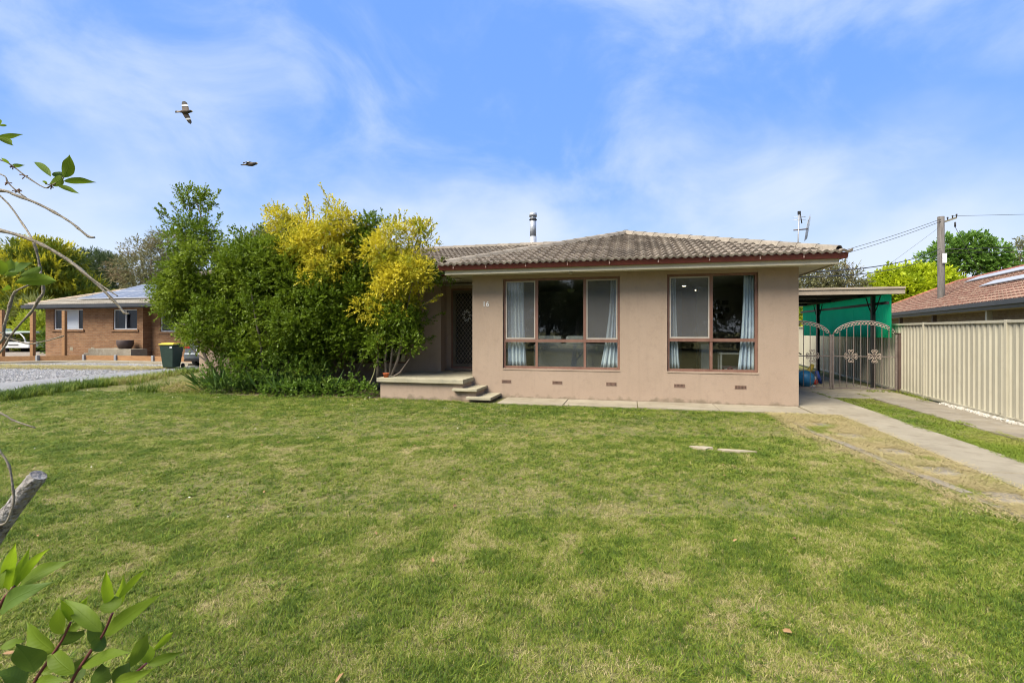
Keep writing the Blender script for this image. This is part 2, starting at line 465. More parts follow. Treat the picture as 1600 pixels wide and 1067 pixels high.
def glass_mat(name, tint=(1,1,1), boost=1.7, base=.02):
    m = bpy.data.materials.new(name); m.use_nodes = True; nt = m.node_tree; L = nt.links
    nt.nodes.remove(nt.nodes['Principled BSDF']); out = nt.nodes['Material Output']
    t = nd(m, 'ShaderNodeBsdfTransparent'); t.inputs[0].default_value = (*tint, 1)
    g = nd(m, 'ShaderNodeBsdfGlossy'); g.inputs['Roughness'].default_value = .005
    n = nd(m, 'ShaderNodeTexNoise'); n.inputs['Scale'].default_value = 1.3; n.inputs['Detail'].default_value = 1
    c = nd(m, 'ShaderNodeTexCoord'); L.new(c.outputs['Object'], n.inputs['Vector'])
    bp = nd(m, 'ShaderNodeBump'); bp.inputs['Strength'].default_value = .05; bp.inputs['Distance'].default_value = .02
    L.new(n.outputs['Fac'], bp.inputs['Height']); L.new(bp.outputs['Normal'], g.inputs['Normal'])
    f = nd(m, 'ShaderNodeFresnel'); f.inputs['IOR'].default_value = 1.5
    ma = nd(m, 'ShaderNodeMath'); ma.operation = 'MULTIPLY_ADD'; ma.inputs[1].default_value = boost; ma.inputs[2].default_value = base
    L.new(f.outputs[0], ma.inputs[0])
    gg = nd(m, 'ShaderNodeNewGeometry'); iv = nd(m, 'ShaderNodeMath'); iv.operation = 'SUBTRACT'; iv.inputs[0].default_value = 1.0; L.new(gg.outputs['Backfacing'], iv.inputs[1])
    mu = nd(m, 'ShaderNodeMath'); mu.operation = 'MULTIPLY'; L.new(ma.outputs[0], mu.inputs[0]); L.new(iv.outputs[0], mu.inputs[1])   # reflect at the outer face only
    x = nd(m, 'ShaderNodeMixShader'); L.new(mu.outputs[0], x.inputs[0]); L.new(t.outputs[0], x.inputs[1]); L.new(g.outputs[0], x.inputs[2])
    L.new(x.outputs[0], out.inputs['Surface']); return m
M['glass'] = glass_mat('window_glass', (.92,.95,.93), 2.0, .03)

def veil_mat(name, col, opac):
    m = bpy.data.materials.new(name); m.use_nodes = True; nt = m.node_tree; L = nt.links
    b = nt.nodes['Principled BSDF']; out = nt.nodes['Material Output']
    c = nd(m, 'ShaderNodeTexCoord'); n = nd(m, 'ShaderNodeTexNoise'); n.inputs['Scale'].default_value = 5
    L.new(c.outputs['Object'], n.inputs['Vector'])
    mx = nd(m, 'ShaderNodeMix'); mx.data_type = 'RGBA'; mx.inputs[6].default_value = (*[v*.85 for v in col], 1); mx.inputs[7].default_value = (*col, 1)
    L.new(n.outputs['Fac'], mx.inputs[0]); L.new(mx.outputs[2], b.inputs['Base Color']); b.inputs['Roughness'].default_value = .8
    t = nd(m, 'ShaderNodeBsdfTransparent'); x = nd(m, 'ShaderNodeMixShader'); x.inputs[0].default_value = opac
    L.new(t.outputs[0], x.inputs[1]); L.new(b.outputs[0], x.inputs[2]); L.new(x.outputs[0], out.inputs['Surface']); return m
M['screen'] = veil_mat('fly_screen', (.20,.20,.195), .34)

def trans_mat(name, col, fac=.6, rough=.4):
    m = bpy.data.materials.new(name); m.use_nodes = True; nt = m.node_tree; L = nt.links
    b = nt.nodes['Principled BSDF']; out = nt.nodes['Material Output']; b.inputs['Roughness'].default_value = rough
    c = nd(m, 'ShaderNodeTexCoord'); n = nd(m, 'ShaderNodeTexNoise'); n.inputs['Scale'].default_value = 2.0; n.inputs['Detail'].default_value = 5
    L.new(c.outputs['Object'], n.inputs['Vector'])
    mx = nd(m, 'ShaderNodeMix'); mx.data_type = 'RGBA'; mx.inputs[6].default_value = (*[v*.75 for v in col], 1); mx.inputs[7].default_value = (*col, 1)
    L.new(n.outputs['Fac'], mx.inputs[0]); L.new(mx.outputs[2], b.inputs['Base Color'])
    t = nd(m, 'ShaderNodeBsdfTranslucent'); L.new(mx.outputs[2], t.inputs['Color'])
    x = nd(m, 'ShaderNodeMixShader'); x.inputs[0].default_value = fac
    L.new(b.outputs[0], x.inputs[1]); L.new(t.outputs[0], x.inputs[2]); L.new(x.outputs[0], out.inputs['Surface']); return m
M['green_sheet'] = trans_mat('green_fibreglass', (.02,.62,.27), .80)

# ------------------------------------------------------------------ the ground
def gh(x, y):
    """lawn height: small undulations; the neighbour's ground on the left rises a little"""
    x = np.asarray(x, float); y = np.asarray(y, float)
    h = (fbm(x*.5+11, y*.5+5, 3, 3)-.5)*.06
    h = h*np.clip((2.5-x)/.6, 0, 1)*np.clip((10.2-y)/.6, 0, 1)*np.clip((x+13.2)/.8, 0, 1)
    return h
M['lawn_base'] = pm('lawn_thatch', (.16,.17,.05), (.23,.21,.09), scale=2.2, rough=.95, bump=.9, bscale=120, c3=(.25,.21,.12), scale3=9, lo3=.5, hi3=.72, detail=8, spec=.1)
gm = MB()
xs = np.concatenate([[-900,-300,-120,-60], np.arange(-32, 8.1, .5), [14,30,60,120,300,900]])
ys = np.concatenate([[-900,-300,-100,-40], np.arange(-8, 22.1, .5), [30,60,120,300,900]])
X, Y = np.meshgrid(xs, ys)
inn = (X > -32) & (X < 8) & (Y > -8) & (Y < 22)
Z = np.where(inn, gh(X, Y)-.004, -.02)
nx, ny = len(xs), len(ys)
gv = np.stack([X, Y, Z], -1).reshape(-1, 3)
gf = [[j*nx+i, j*nx+i+1, (j+1)*nx+i+1, (j+1)*nx+i] for j in range(ny-1) for i in range(nx-1)]
gm.add(gv, gf, 0, True)
gm.build('ground', M['lawn_base'], kind='structure')

# concrete path in front of the wall, driveway strips, concrete beside the house
def slabs(name, rects, mat, zt=.03, label=None):
    """one thin slab per bay, with open joints, children of the paved piece"""
    o = bpy.data.objects.new(name, None); COL.objects.link(o); o['kind'] = 'structure'
    for (x0, x1, y0, y1) in rects:
        MB().bbox(x0, x1, y0, y1, -.08, zt+random.uniform(-.004,.004), .008).build('slab', mat, o)
    return o
slabs('footpath', [(-2.86,-1.42,10.44,11.37),(-1.405,.12,10.47,11.37),(.135,1.7,10.5,11.37),(1.715,3.36,10.52,11.37)], M['conc'])
slabs('driveway', [(3.41,4.62,10.42,13.2),(3.80,4.60,6.62,10.40),(3.78,4.56,2.9,6.60),(3.78,4.55,-.8,2.88),(3.41,6.55,13.22,14.7),(3.41,6.5,14.72,21.5)], M['conc'])
slabs('driveway_strip', [(5.52,6.56,10.6,13.2),(5.50,6.48,7.0,10.58),(5.48,6.40,3.4,6.98),(5.48,6.4,0,3.38)], M['conc_dark'], .025)
# mower edging between the lawn and the dry strip: a run of short concrete lengths
ed = bpy.data.objects.new('lawn_edging', None); COL.objects.link(ed); ed['kind'] = 'structure'
ep = [(2.74,9.9),(2.80,8.5),(2.95,7.4),(3.09,6.3),(3.28,5.1),(3.47,3.9),(3.66,2.7)]
for a, b in zip(ep[:-1], ep[1:]):
    a = Vector((*a, 0)); b = Vector((*b, 0)); d = (b-a); n = max(1, round(d.length/.6)); d /= n
    pr_ = Vector((d.y, -d.x, 0)).normalized()*.11
    for k in range(n):
        MB().obox(a+d*k+d*.02+Vector((0,0,-.05))-pr_*.5, d*.96, pr_, (0,0,.05+.022+random.uniform(-.006,.006))).build('edging_block', M['conc_dark'], ed)
# square pavers sunk in the dry strip
for k, (x, y, s, r) in enumerate([(3.12,9.30,.36,.1),(3.22,8.42,.38,-.1),(3.34,7.46,.38,.15),(3.40,6.55,.40,.05),(3.45,5.65,.38,-.08)]):
    o = MB().bbox(-s/2, s/2, -s/2, s/2, -.04, .016, .005).build('stepping_paver', M['conc_dark'])
    o.location = (x, y, 0); o.rotation_euler = (R(.6), R(-.5), r)
    tag(o, ['worn square paver in the dry strip, the one farthest away near the house corner', 'square paver in the dry strip, second from the house corner', 'square paver in the dry strip, the middle one of five', 'square paver in the dry strip, fourth from the house corner', 'square paver in the dry strip, the one nearest the camera'][k], 'paver', 'pavers sunk in the dry strip')
for k, (x, y, sx_, sy_) in enumerate([(.93,7.10,.13,.07),(1.33,7.02,.2,.05)]):
    b = MB(); prof = []
    for i in range(14):
        t = 2*math.pi*i/14; r = 1+.25*math.sin(3*t+k)+.12*math.cos(5*t)
        prof.append((sx_*r*math.cos(t), sy_*r*math.sin(t)))
    b.prism(prof, 'z', -.02, .028)
    o = b.build('buried_stone', pm('buried_stone_pale', (.36,.30,.20), (.44,.38,.27), scale=12, rough=.9, bump=.4)); o.location = (x, y, 0)
    tag(o, ['small rounded pale stone showing through the lawn, the left of two', 'long thin pale stone showing through the lawn, the right of two'][k], 'stone', 'stones in the lawn')

# ------------------------------------------------------------------ roof tiles
def tile_mesh(name, w, L, amp=.018, seg=12, lip=.05, tilt=.052):
    b = MB(); top = []; 
    for j, (y, z0) in enumerate(((0, tilt), (L, 0.002))):
        for i in range(seg+1):
            x = w*i/seg; t = i/seg
            z = amp*(math.cos(4*math.pi*(t-.14))) + z0
            b.v.append((x, y, z))
    n = seg+1
    for i in range(n): b.v.append((b.v[i][0], .004, b.v[i][2]-lip))
    for i in range(seg):
        b.f.append([i, i+1, n+i+1, n+i]); b.m.append(0); b.sm.append(True)
        b.f.append([2*n+i, 2*n+i+1, i+1, i]); b.m.append(0); b.sm.append(False)
    b.f.append([0, n, 2*n]); b.m.append(0); b.sm.append(False)
    b.f.append([seg, 2*n+seg, n+seg]); b.m.append(0); b.sm.append(False)
    return b.mesh(name)

def lay_tiles(roof, O, u, v, planes, smax, tmax, w, g, mat, keep, s0=0.0, limit=300, fieldname='tile_field', amp=.018):
    """tiles over a sloping roof face: O eave point, u along the eave, v up the slope; planes = [(ps,pt,ns,nt)] keep n.(q-p)<=0.
    keep(world)->distance key or None; the nearest become objects, the rest one joined part"""
    O, u, v = Vector(O), Vector(u).normalized(), Vector(v).normalized(); nrm = u.cross(v)
    base = tile_mesh('tile', w, g+.07, amp); base.materials.append(mat)
    cells = []
    for j in range(int(tmax/g)+1):
        for i in range(int(smax/w)+1):
            s = s0+i*w+(w*.0 if j % 2 else 0); t = j*g-.06
            cs = [(s, t), (s+w, t), (s+w, t+g+.07), (s, t+g+.07)]
            cut = []; out = False
            for (ps, pt, ns, nt) in planes:
                dd = [(a-ps)*ns+(b-pt)*nt for a, b in cs]
                if min(dd) >= -.02: out = True; break
                if max(dd) > .001: cut.append((ps, pt, ns, nt))
            if out: continue
            wp = O+u*(s+w/2)+v*(t+g/2)
            k = keep(wp)
            if k is None: continue
            cells.append((k, s, t, cut))
    cells.sort(key=lambda c: c[0])
    fld = bmesh.new()
    for idx, (k, s, t, cut) in enumerate(cells):
        me = base
        mat4 = Matrix.Translation(O+u*s+v*t) @ Matrix((u, v, nrm)).transposed().to_4x4() @ Matrix.Rotation(random.uniform(-.012,.012), 4, 'X') @ Matrix.Rotation(random.uniform(-.006,.006), 4, 'Z')
        tmp = None
        if cut or idx >= limit:
            tmp = bmesh.new(); tmp.from_mesh(base)
            for (ps, pt, ns, nt) in cut:
                bmesh.ops.bisect_plane(tmp, geom=tmp.verts[:]+tmp.edges[:]+tmp.faces[:], plane_co=(ps-s, pt-t, 0), plane_no=(ns, nt, 0), clear_outer=True)
            if not tmp.faces: tmp.free(); continue
        if idx < limit:
            if tmp is not None:
                me = bpy.data.meshes.new('tile_cut'); tmp.to_mesh(me); tmp.free(); me.materials.append(mat)
            o = bpy.data.objects.new('tile', me); COL.objects.link(o); o.parent = roof; o.matrix_local = mat4
        else:
            for vv in tmp.verts: vv.co = mat4 @ vv.co
            m_ = bpy.data.meshes.new('t'); tmp.to_mesh(m_); tmp.free(); fld.from_mesh(m_); bpy.data.meshes.remove(m_)
    if len(fld.verts):
        me = bpy.data.meshes.new(fieldname); fld.to_mesh(me); me.materials.append(mat)
        o = link(fieldname, me, None, roof); o['kind'] = 'stuff'
    fld.free()

def cap_mesh(L, r=.14, h=.065):
    b = MB(); prof = [(-r, -.055), (-r*.72, h*.45), (-r*.3, h*.9), (r*.3, h*.9), (r*.72, h*.45), (r, -.055)]
    n = len(prof)
    for (y, e) in ((0, .012), (L, 0)):
        for (x, z) in prof: b.v.append((x*(1.06 if y == 0 else 1), y, z+e))
    for (x, z) in prof: b.v.append((x*1.0, .006, z-.012))
    for i in range(n-1):
        b.f.append([i, i+1, n+i+1, n+i]); b.m.append(0); b.sm.append(False)
        b.f.append([2*n+i, 2*n+i+1, i+1, i]); b.m.append(0); b.sm.append(False)
    return b.mesh('ridge_cap')

def lay_caps(roof, a, b, mat, L=.40, lift=.05, me=None):
    """overlapping caps from a up to b"""
    a, b = Vector(a), Vector(b); d = b-a; n = max(1, round(d.length/L)); st = d/n; y = d.normalized()
    x = y.cross(Vector((0,0,1))).normalized(); z = x.cross(y)
    me = me or cap_mesh(st.length+.05)
    bd = MB(); bd.obox(a-x*.10-z*.06, d, x*.20, z*.105); bd.build('mortar_bed', M['deck'], roof)
    if not me.materials: me.materials.append(mat)
    for k in range(n):
        o = bpy.data.objects.new('ridge_cap', me); COL.objects.link(o); o.parent = roof
        o.matrix_local = Matrix.Translation(a+st*k+z*lift) @ Matrix((x, y, z)).transposed().to_4x4() @ Matrix.Rotation(random.uniform(-.02,.02), 4, 'Y')
    return me

# ------------------------------------------------------------------ the house
house = thing('house', 'low beige rendered house with a brown tiled hip roof and maroon gutter', 'house')
EV, TP = 3.12, .315
FX0, FX1, FY = -3.74, 3.39, 11.38
def wall_face(b, ax, c, th, u0, u1, z0, z1, ops):
    """vertical wall with rectangular openings. ax 'y': plane y=c, u is x; ax 'x': plane x=c, u is y. th = thickness direction (signed)"""
    us = sorted({u0, u1, *[v for o in ops for v in o[:2]]}); zs = sorted({z0, z1, *[v for o in ops for v in o[2:]]})
    P = (lambda u, d, z: (u, c+d, z)) if ax == 'y' else (lambda u, d, z: (c+d, u, z))
    def op(u, z): return any(o[0] < u < o[1] and o[2] < z < o[3] for o in ops)
    for i in range(len(us)-1):
        for j in range(len(zs)-1):
            ua, ub, za, zb = us[i], us[i+1], zs[j], zs[j+1]
            if op((ua+ub)/2, (za+zb)/2): continue
            for d in (0, th): b.add([P(ua,d,za),P(ub,d,za),P(ub,d,zb),P(ua,d,zb)], [(0,1,2,3)])
    for (a, b_, za, zb) in ops:
        b.add([P(a,0,za),P(a,th,za),P(a,th,zb),P(a,0,zb)], [(0,1,2,3)])
        b.add([P(b_,0,za),P(b_,th,za),P(b_,th,zb),P(b_,0,zb)], [(0,1,2,3)])
        b.add([P(a,0,za),P(b_,0,za),P(b_,th,za),P(a,th,za)], [(0,1,2,3)])
        b.add([P(a,0,zb),P(b_,0,zb),P(b_,th,zb),P(a,th,zb)], [(0,1,2,3)])
    for u in (u0, u1): b.add([P(u,0,z0),P(u,th,z0),P(u,th,z1),P(u,0,z1)], [(0,1,2,3)])
W1 = (-2.98, -.25, .71, 2.84); W2 = (.77, 2.62, .71, 2.85); W3 = (-8.0, -6.06, .68, 2.6)
DOOR = (-4.90, -4.03, .56, 2.78)
WT = 2.93
b = MB(); wall_face(b, 'y', FY, .25, FX0, FX1, -.1, WT, [W1, W2]); b.build('wall', M['render'], house)
b = MB(); wall_face(b, 'x', FX1, -.25, FY+.252, 19.9, -.1, WT, []); b.build('wall', M['render'], house)
b = MB(); wall_face(b, 'x', FX0, .25, FY+.252, 13.0, -.1, WT, []); b.build('wall', M['render'], house)
b = MB(); wall_face(b, 'y', 13.0, .22, -5.038, FX0+.25, -.1, WT, [DOOR]); b.build('wall', M['render'], house)
b = MB(); wall_face(b, 'y', 12.6, .25, -13.05, -5.04, -.1, WT, [W3]); wall_face(b, 'x', -5.04, -.25, 12.853, 13.22, -.1, WT, []); b.build('wall', M['render'], house)
b = MB(); wall_face(b, 'x', -13.05, .25, 12.853, 19.9, -.1, WT, []); b.build('wall', M['render'], house)
b = MB(); wall_face(b, 'y', 19.9, .25, -13.05, FX1, -.1, WT, []); b.build('wall', M['render'], house)
# inside: floor, ceiling, inner walls of the two front rooms
b = MB(); b.box(-12.79, 3.13, 12.86, 19.88, .50, .55); b.box(-3.48, 3.13, 11.64, 12.86, .50, .55); b.build('floor', M['carpet'], house)
b = MB(); b.box(-12.79, 3.13, 12.86, 19.88, 2.86, 2.90); b.box(-3.48, 3.13, 11.64, 12.86, 2.86, 2.90); b.build('ceiling', M['interior'], house)
for q in ((-3.48,.19,15.6,15.7),(.20,.30,11.64,15.7),(.30,1.55,16.4,16.5),(1.85,3.13,15.2,15.3),(-8.8,-5.3,14.2,14.3)): MB().box(*q, .552, 2.858).build('inner_wall', M['interior'], house)
# eaves: soffit, fascia, gutter
b = MB()
S0 = WT+.004
b.add([(-4.22,10.84,S0),(3.92,10.84,S0),(3.92,FY+.05,S0),(-4.22,FY+.05,S0)], [(0,1,2,3)])
b.add([(FX1-.05,FY+.05,S0),(3.92,FY+.05,S0),(3.92,20.3,S0),(FX1-.05,20.3,S0)], [(0,1,2,3)])
b.add([(-4.22,FY+.05,S0),(FX0+.05,FY+.05,S0),(FX0+.05,13.1,S0),(-4.22,13.1,S0)], [(0,1,2,3)])
b.add([(-13.6,12.07,S0+.002),(-4.22,12.07,S0+.002),(-4.22,13.1,S0+.002),(-13.6,13.1,S0+.002)], [(0,1,2,3)])
b.add([(-13.6,13.1,S0),(-13.0,13.1,S0),(-13.0,20.3,S0),(-13.6,20.3,S0)], [(0,1,2,3)])
b.build('soffit', M['soffit'], house, fix=False)
b = MB(); b.box(-4.235,3.935,10.825,10.845,2.905,3.03); b.box(3.915,3.935,10.845,20.3,2.905,3.03); b.box(-4.235,-4.215,10.845,12.05,2.905,3.03)
b.box(-13.62,-4.215,12.05,12.07,2.905,3.03); b.box(-13.62,-13.60,12.07,20.3,2.905,3.03); b.build('fascia', M['cream'], house)
def gutter(name, a, bb, out):
    """quad gutter along a-bb; out = outward horizontal unit"""
    a, bb, out = Vector(a), Vector(bb), Vector(out)
    prof = [(0,-.115),(.075,-.115),(.118,-.035),(.118,-.004),(.108,-.004),(.104,-.03),(.065,-.10),(.012,-.10),(.012,-.004),(0,-.004)]
    g_ = MB(); n = len(prof)
    v = [p+out*q+Vector((0,0,z)) for p in (a, bb) for q, z in prof]
    g_.add(v, [tuple(range(n)), tuple(range(2*n-1, n-1, -1))]+[(i,i+n,(i+1)%n+n,(i+1)%n) for i in range(n)])
    return g_.build(name, M['maroon'], house)
gutter('gutter', (-4.352,10.823,EV), (4.052,10.823,EV), (0,-1,0))
gutter('gutter', (3.937,10.826,EV), (3.937,20.4,EV), (1,0,0))
gutter('gutter', (-4.237,10.826,EV), (-4.237,11.93,EV), (-1,0,0))
gutter('gutter', (-13.7,12.048,EV), (-4.237,12.048,EV), (0,-1,0))
gutter('gutter', (-13.622,12.05,EV), (-13.622,20.4,EV), (-1,0,0))
for x in (-3.98,-3.2,-2.28,-1.35,-.45,.55,1.55,2.5,3.28):
    b = MB(); b.box(x-.012,x+.012,10.697,10.705,EV-.09,EV-.002); b.box(x-.018,x+.018,10.694,10.703,EV-.03,EV-.004); b.build('gutter_bracket', pm('bracket', (.34,.20,.17), (.42,.28,.24), scale=9), house)
b = MB(); b.tube([(3.56,12.2,2.93),(3.56,12.2,.1)], .045, 12); b.build('downpipe', M['white'], house)

# roof
roof = part('roof', None, house)
EX0, EX1, EY, MY = -4.35, 4.05, 10.71, 11.93
AX = (EX0+EX1)/2; AY = EY+(EX1-EX0)/2; AZ = EV+TP*(EX1-EX0)/2
RY = MY+(AZ-EV)/TP; BY = RY+(RY-MY); LX = -13.72
d = -.03
b = MB()
b.add([(EX0,EY,EV+d),(EX1,EY,EV+d),(AX,AY,AZ+d)], [(0,1,2)])
b.add([(EX1,EY,EV+d),(EX1,BY,EV+d),(AX,RY,AZ+d),(AX,AY,AZ+d)], [(0,1,2,3)])
b.add([(EX0,EY,EV+d),(AX,AY,AZ+d),(AX,RY,AZ+d),(EX0,MY,EV+d)], [(0,1,2,3)])
b.add([(LX,MY,EV+d),(EX0,MY,EV+d),(AX,RY,AZ+d),(LX+RY-MY,RY,AZ+d)], [(0,1,2,3)])
b.add([(LX,BY,EV+d),(LX,MY,EV+d),(LX+RY-MY,RY,AZ+d)], [(0,1,2)])
b.add([(EX1,BY,EV+d),(LX,BY,EV+d),(LX+RY-MY,RY,AZ+d),(AX,RY,AZ+d)], [(0,1,2,3)])
b.build('underlay', M['deck'], roof, fix=False)
cp = 1/math.sqrt(1+TP*TP); vy = Vector((0, cp, TP*cp)); slope = 1/cp
W = EX1-EX0; TW, TG = .295, .325
hipn = (math.sqrt(.5), math.sqrt(.5))
# front face of the wing: hips left (s=t*cp) and right
T = (W/2)*slope
def kf(p): return (p-Vector((0,0,1.6))).length
lay_tiles(roof, (EX0,EY,EV), (1,0,0), vy, [(0,0,-1,cp*1.0),(W,0,1,cp*1.0)], W, T, TW, TG, M['tile'], kf, limit=230)
# front face of the long wing (what shows between the shrubs and the hip)
lay_tiles(roof, (LX,MY,EV), (1,0,0), vy, [(0,0,-1,cp),(EX0-LX,0,1,-cp),(0,(RY-MY)*slope,0,1)], AX-LX, T, TW, TG, M['tile'], lambda p: abs(p.x+2.6)+2*abs(p.z-4.2), limit=100, fieldname='tile_field')
cm = lay_caps(roof, (EX0+.12,EY+.12,EV+.03), (AX,AY,AZ), M['cap'], lift=.045)
lay_caps(roof, (EX1-.12,EY+.12,EV+.03), (AX,AY,AZ), M['cap'], lift=.045, me=cm)
lay_caps(roof, (LX+RY-MY,RY,AZ), (AX-.3,RY,AZ+.001), M['cap'], lift=.035)
lay_caps(roof, (AX,AY,AZ+.02), (AX,RY,AZ+.021), M['cap'], lift=.04)
lay_caps(roof, (LX+.12,MY+.12,EV+.03), (LX+RY-MY,RY,AZ), M['cap'], lift=.045)
# chimney flue
flue = part('chimney_flue', None, house)
fx, fy = -3.45, 17.5
MB().lathe([(.125,4.0),(.125,5.0)], (fx,fy,0), 20).build('flue_base', M['steel'], flue)
MB().lathe([(.115,5.003),(.115,5.60),(.108,5.603)], (fx,fy,0), 20).build('flue_pipe', M['steel'], flue)
MB().lathe([(.14,5.595),(.14,5.63)], (fx,fy,0), 20).build('flue_band', M['dark'], flue)
MB().lathe([(.11,5.632),(.11,5.72)], (fx,fy,0), 20).build('flue_neck', M['steel'], flue)
MB().lathe([(.14,5.722),(.145,5.80),(.128,5.86),(.05,5.885)], (fx,fy,0), 20).build('flue_cowl', M['steel'], flue)

# windows
def fr(b, x0, x1, z0, z1, y0, y1, w):
    b.box(x0, x0+w, y0, y1, z0, z1); b.box(x1-w, x1, y0, y1, z0, z1)
    b.box(x0+w, x1-w, y0+.001, y1-.001, z1-w, z1); b.box(x0+w, x1-w, y0+.001, y1-.001, z0, z0+w)
def window(ops, mull, tz, screens):
    x0, x1, z0, z1 = ops
    w = part('window', None, house)
    y0, y1 = FY+.055, FY+.135
    b = MB(); fr(b, x0+.004, x1-.004, z0+.004, z1-.004, y0, y1, .05)
    b.box(x0+.055, x1-.055, y0-.004, y1-.002, tz-.035, tz+.035)
    for x in mull:
        b.box(x-.028, x+.028, y0+.003, y1-.004, z0+.055, tz-.035); b.box(x-.034, x+.034, y0+.002, y1-.004, tz+.035, z1-.055)
    b.build('frame', M['wood'], w)
    b = MB(); b.box(x0+.0, x1-.0, FY-.012, FY+.052, z0-.03, z0+.002); b.build('sill', M['render'], w)
    ed_ = [x0+.055]+list(mull)+[x1-.055]
    for i in range(len(ed_)-1):
        a, c = ed_[i]+(.03 if i else 0), ed_[i+1]-(.03 if i < len(mull) else 0)
        for (za, zb, up) in ((z0+.055, tz-.036, False), (tz+.036, z1-.055, True)):
            b = MB(); b.box(a, c, FY+.09, FY+.096, za, zb); p = b.build('pane', M['glass'], w)
            if up and i in screens:
                b = MB(); fr(b, a+.002, c-.002, za+.002, zb-.002, FY+.062, FY+.082, .03); s_ = b.build('sash', M['sash'], w)
                b = MB(); b.add([(a+.03,FY+.073,za+.03),(c-.03,FY+.073,za+.03),(c-.03,FY+.073,zb-.03),(a+.03,FY+.073,zb-.03)], [(0,1,2,3)]); b.build('fly_screen', M['screen'], w)
    return w
window(W1, (-2.17, -1.04), 1.37, (0, 2))
window(W2, (1.69,), 1.40, (0,))
w3 = part('window', None, house)
b = MB(); fr(b, W3[0]+.004, W3[1]-.004, W3[2]+.004, W3[3]-.004, 12.66, 12.74, .055); b.box(-7.06,-7.0,12.663,12.737,.74,2.54); b.build('frame', M['wood'], w3)
for a, c in ((-7.94,-7.062),(-6.998,-6.12)):
    b = MB(); b.box(a, c, 12.695, 12.70, .74, 2.54); b.build('pane', M['glass'], w3)

# vents low in the wall
for x in (-2.89,-1.67,-.44,1.03,2.27):
    v_ = part('air_vent', None, house)
    b = MB(); fr(b, x-.115, x+.115, .36, .435, FY-.008, FY+.003, .012); b.build('vent_frame', pm('vent_rim', (.19,.12,.085), (.23,.15,.11), scale=20), v_)
    b = MB(); b.box(x-.103, x+.103, FY-.003, FY-.001, .372, .423); b.build('vent_back', pm('vent_dark', (.05,.03,.022), (.07,.045,.033), scale=20), v_)
    b = MB()
    for k in range(7): b.box(x-.095+k*.0285, x-.085+k*.0285, FY-.0075, FY-.003, .373, .422)
    b.box(x-.103, x+.103, FY-.0072, FY-.0035, .394, .401)
    b.build('vent_grille', pm('vent_clay', (.17,.10,.07), (.22,.135,.10), scale=20), v_)
v_ = MB().box(-6.55,-6.32,12.592,12.602,.36,.43).build('air_vent', pm('vent_dark2', (.12,.08,.06), (.16,.11,.085), scale=20), house)

# door: frame, screen door with diamond grille
dr_ = part('door', None, house)
x0, x1, z0, z1 = DOOR
b = MB(); fr(b, x0+.003, x1-.003, z0-.0, z1-.003, 12.985, 13.12, .05); b.build('door_frame', M['wood'], dr_)
b = MB(); fr(b, x0+.055, x1-.055, z0+.055, z1-.055, 13.02, 13.05, .075); b.build('screen_frame', pm('door_green_grey', (.11,.095,.07), (.14,.12,.09), scale=4, rough=.5), dr_)
b = MB(); gx0, gx1, gz0, gz1 = x0+.13, x1-.13, z0+.13, z1-.13
st = .105
for sgn in (1, -1):
    c0 = -8
    for k in range(-40, 60):
        # line z = sgn*1.35*(x-gx0)+k*st*1.35
        pts = []
        f_ = lambda x: gz0+sgn*1.35*(x-gx0)+k*st*1.35
        xa, xb = gx0, gx1; za, zb = f_(xa), f_(xb)
        def clip(xa, za, xb, zb):
            if max(za, zb) <= gz0 or min(za, zb) >= gz1: return None
            m_ = (zb-za)/(xb-xa)
            def fix(x, z):
                if z < gz0: return x+(gz0-z)/m_, gz0
                if z > gz1: return x+(gz1-z)/m_, gz1
                return x, z
            return fix(xa, za)+fix(xb, zb)
        r_ = clip(xa, za, xb, zb)
        if r_ is None: continue
        yy = 13.03+.004*sgn
        b.tube([(r_[0],yy,r_[1]),(r_[2],yy,r_[3])], .0045, 5)
b.build('diamond_grille', pm('grille_grey', (.32,.28,.22), (.38,.34,.27), scale=9, rough=.5), dr_)
b = MB(); b.box(x0+.055, x1-.055, 13.07, 13.11, z0+.055, z1-.055); b.build('door_leaf', pm('door_dark', (.02,.017,.014), (.03,.025,.02), scale=3, rough=.5), dr_)
b = MB()
for k in range(9):     # curled white ornament on the screen
    t = 2*math.pi*k/9; c_ = (-4.44+.09*math.cos(t), 13.012, 2.02+.13*math.sin(t)); pts = [(c_[0]+.04*(1-q/9)*math.cos(t+q*.8), c_[1], c_[2]+.04*(1-q/9)*math.sin(t+q*.8)) for q in range(8)]
    b.tube(pts, .009, 5)
b.build('scroll_ornament', M['white'], dr_)
b = MB(); b.box(x0, x1, 12.93, 13.0, .50, .558); b.build('door_step', M['render'], dr_)

# porch and steps
porch = part('porch', None, house)
MB().box(-5.80,-3.74,10.66,12.995,-.1,.392).build('plinth', M['render'], porch)
MB().bbox(-5.86,-3.70,10.58,11.372,.394,.492,.008).build('porch_slab', M['slab'], porch)
MB().bbox(-5.86,-3.745,11.374,12.59,.394,.492,.004).build('porch_slab', M['slab'], porch)
MB().bbox(-5.035,-3.745,12.592,12.98,.394,.492,.004).build('porch_slab', M['slab'], porch)
s1 = MB().box(-3.738,-3.42,10.64,11.376,-.1,.235).build('step_base', M['render'], porch)
MB().bbox(-3.95,-3.36,10.53,11.374,.237,.295,.006).build('step', M['slab'], porch)
s2 = MB().box(-3.418,-3.10,10.64,11.376,-.1,.06).build('step_base', M['render'], porch)
MB().bbox(-3.60,-3.02,10.47,11.372,.062,.12,.006).build('step', M['slab'], porch)
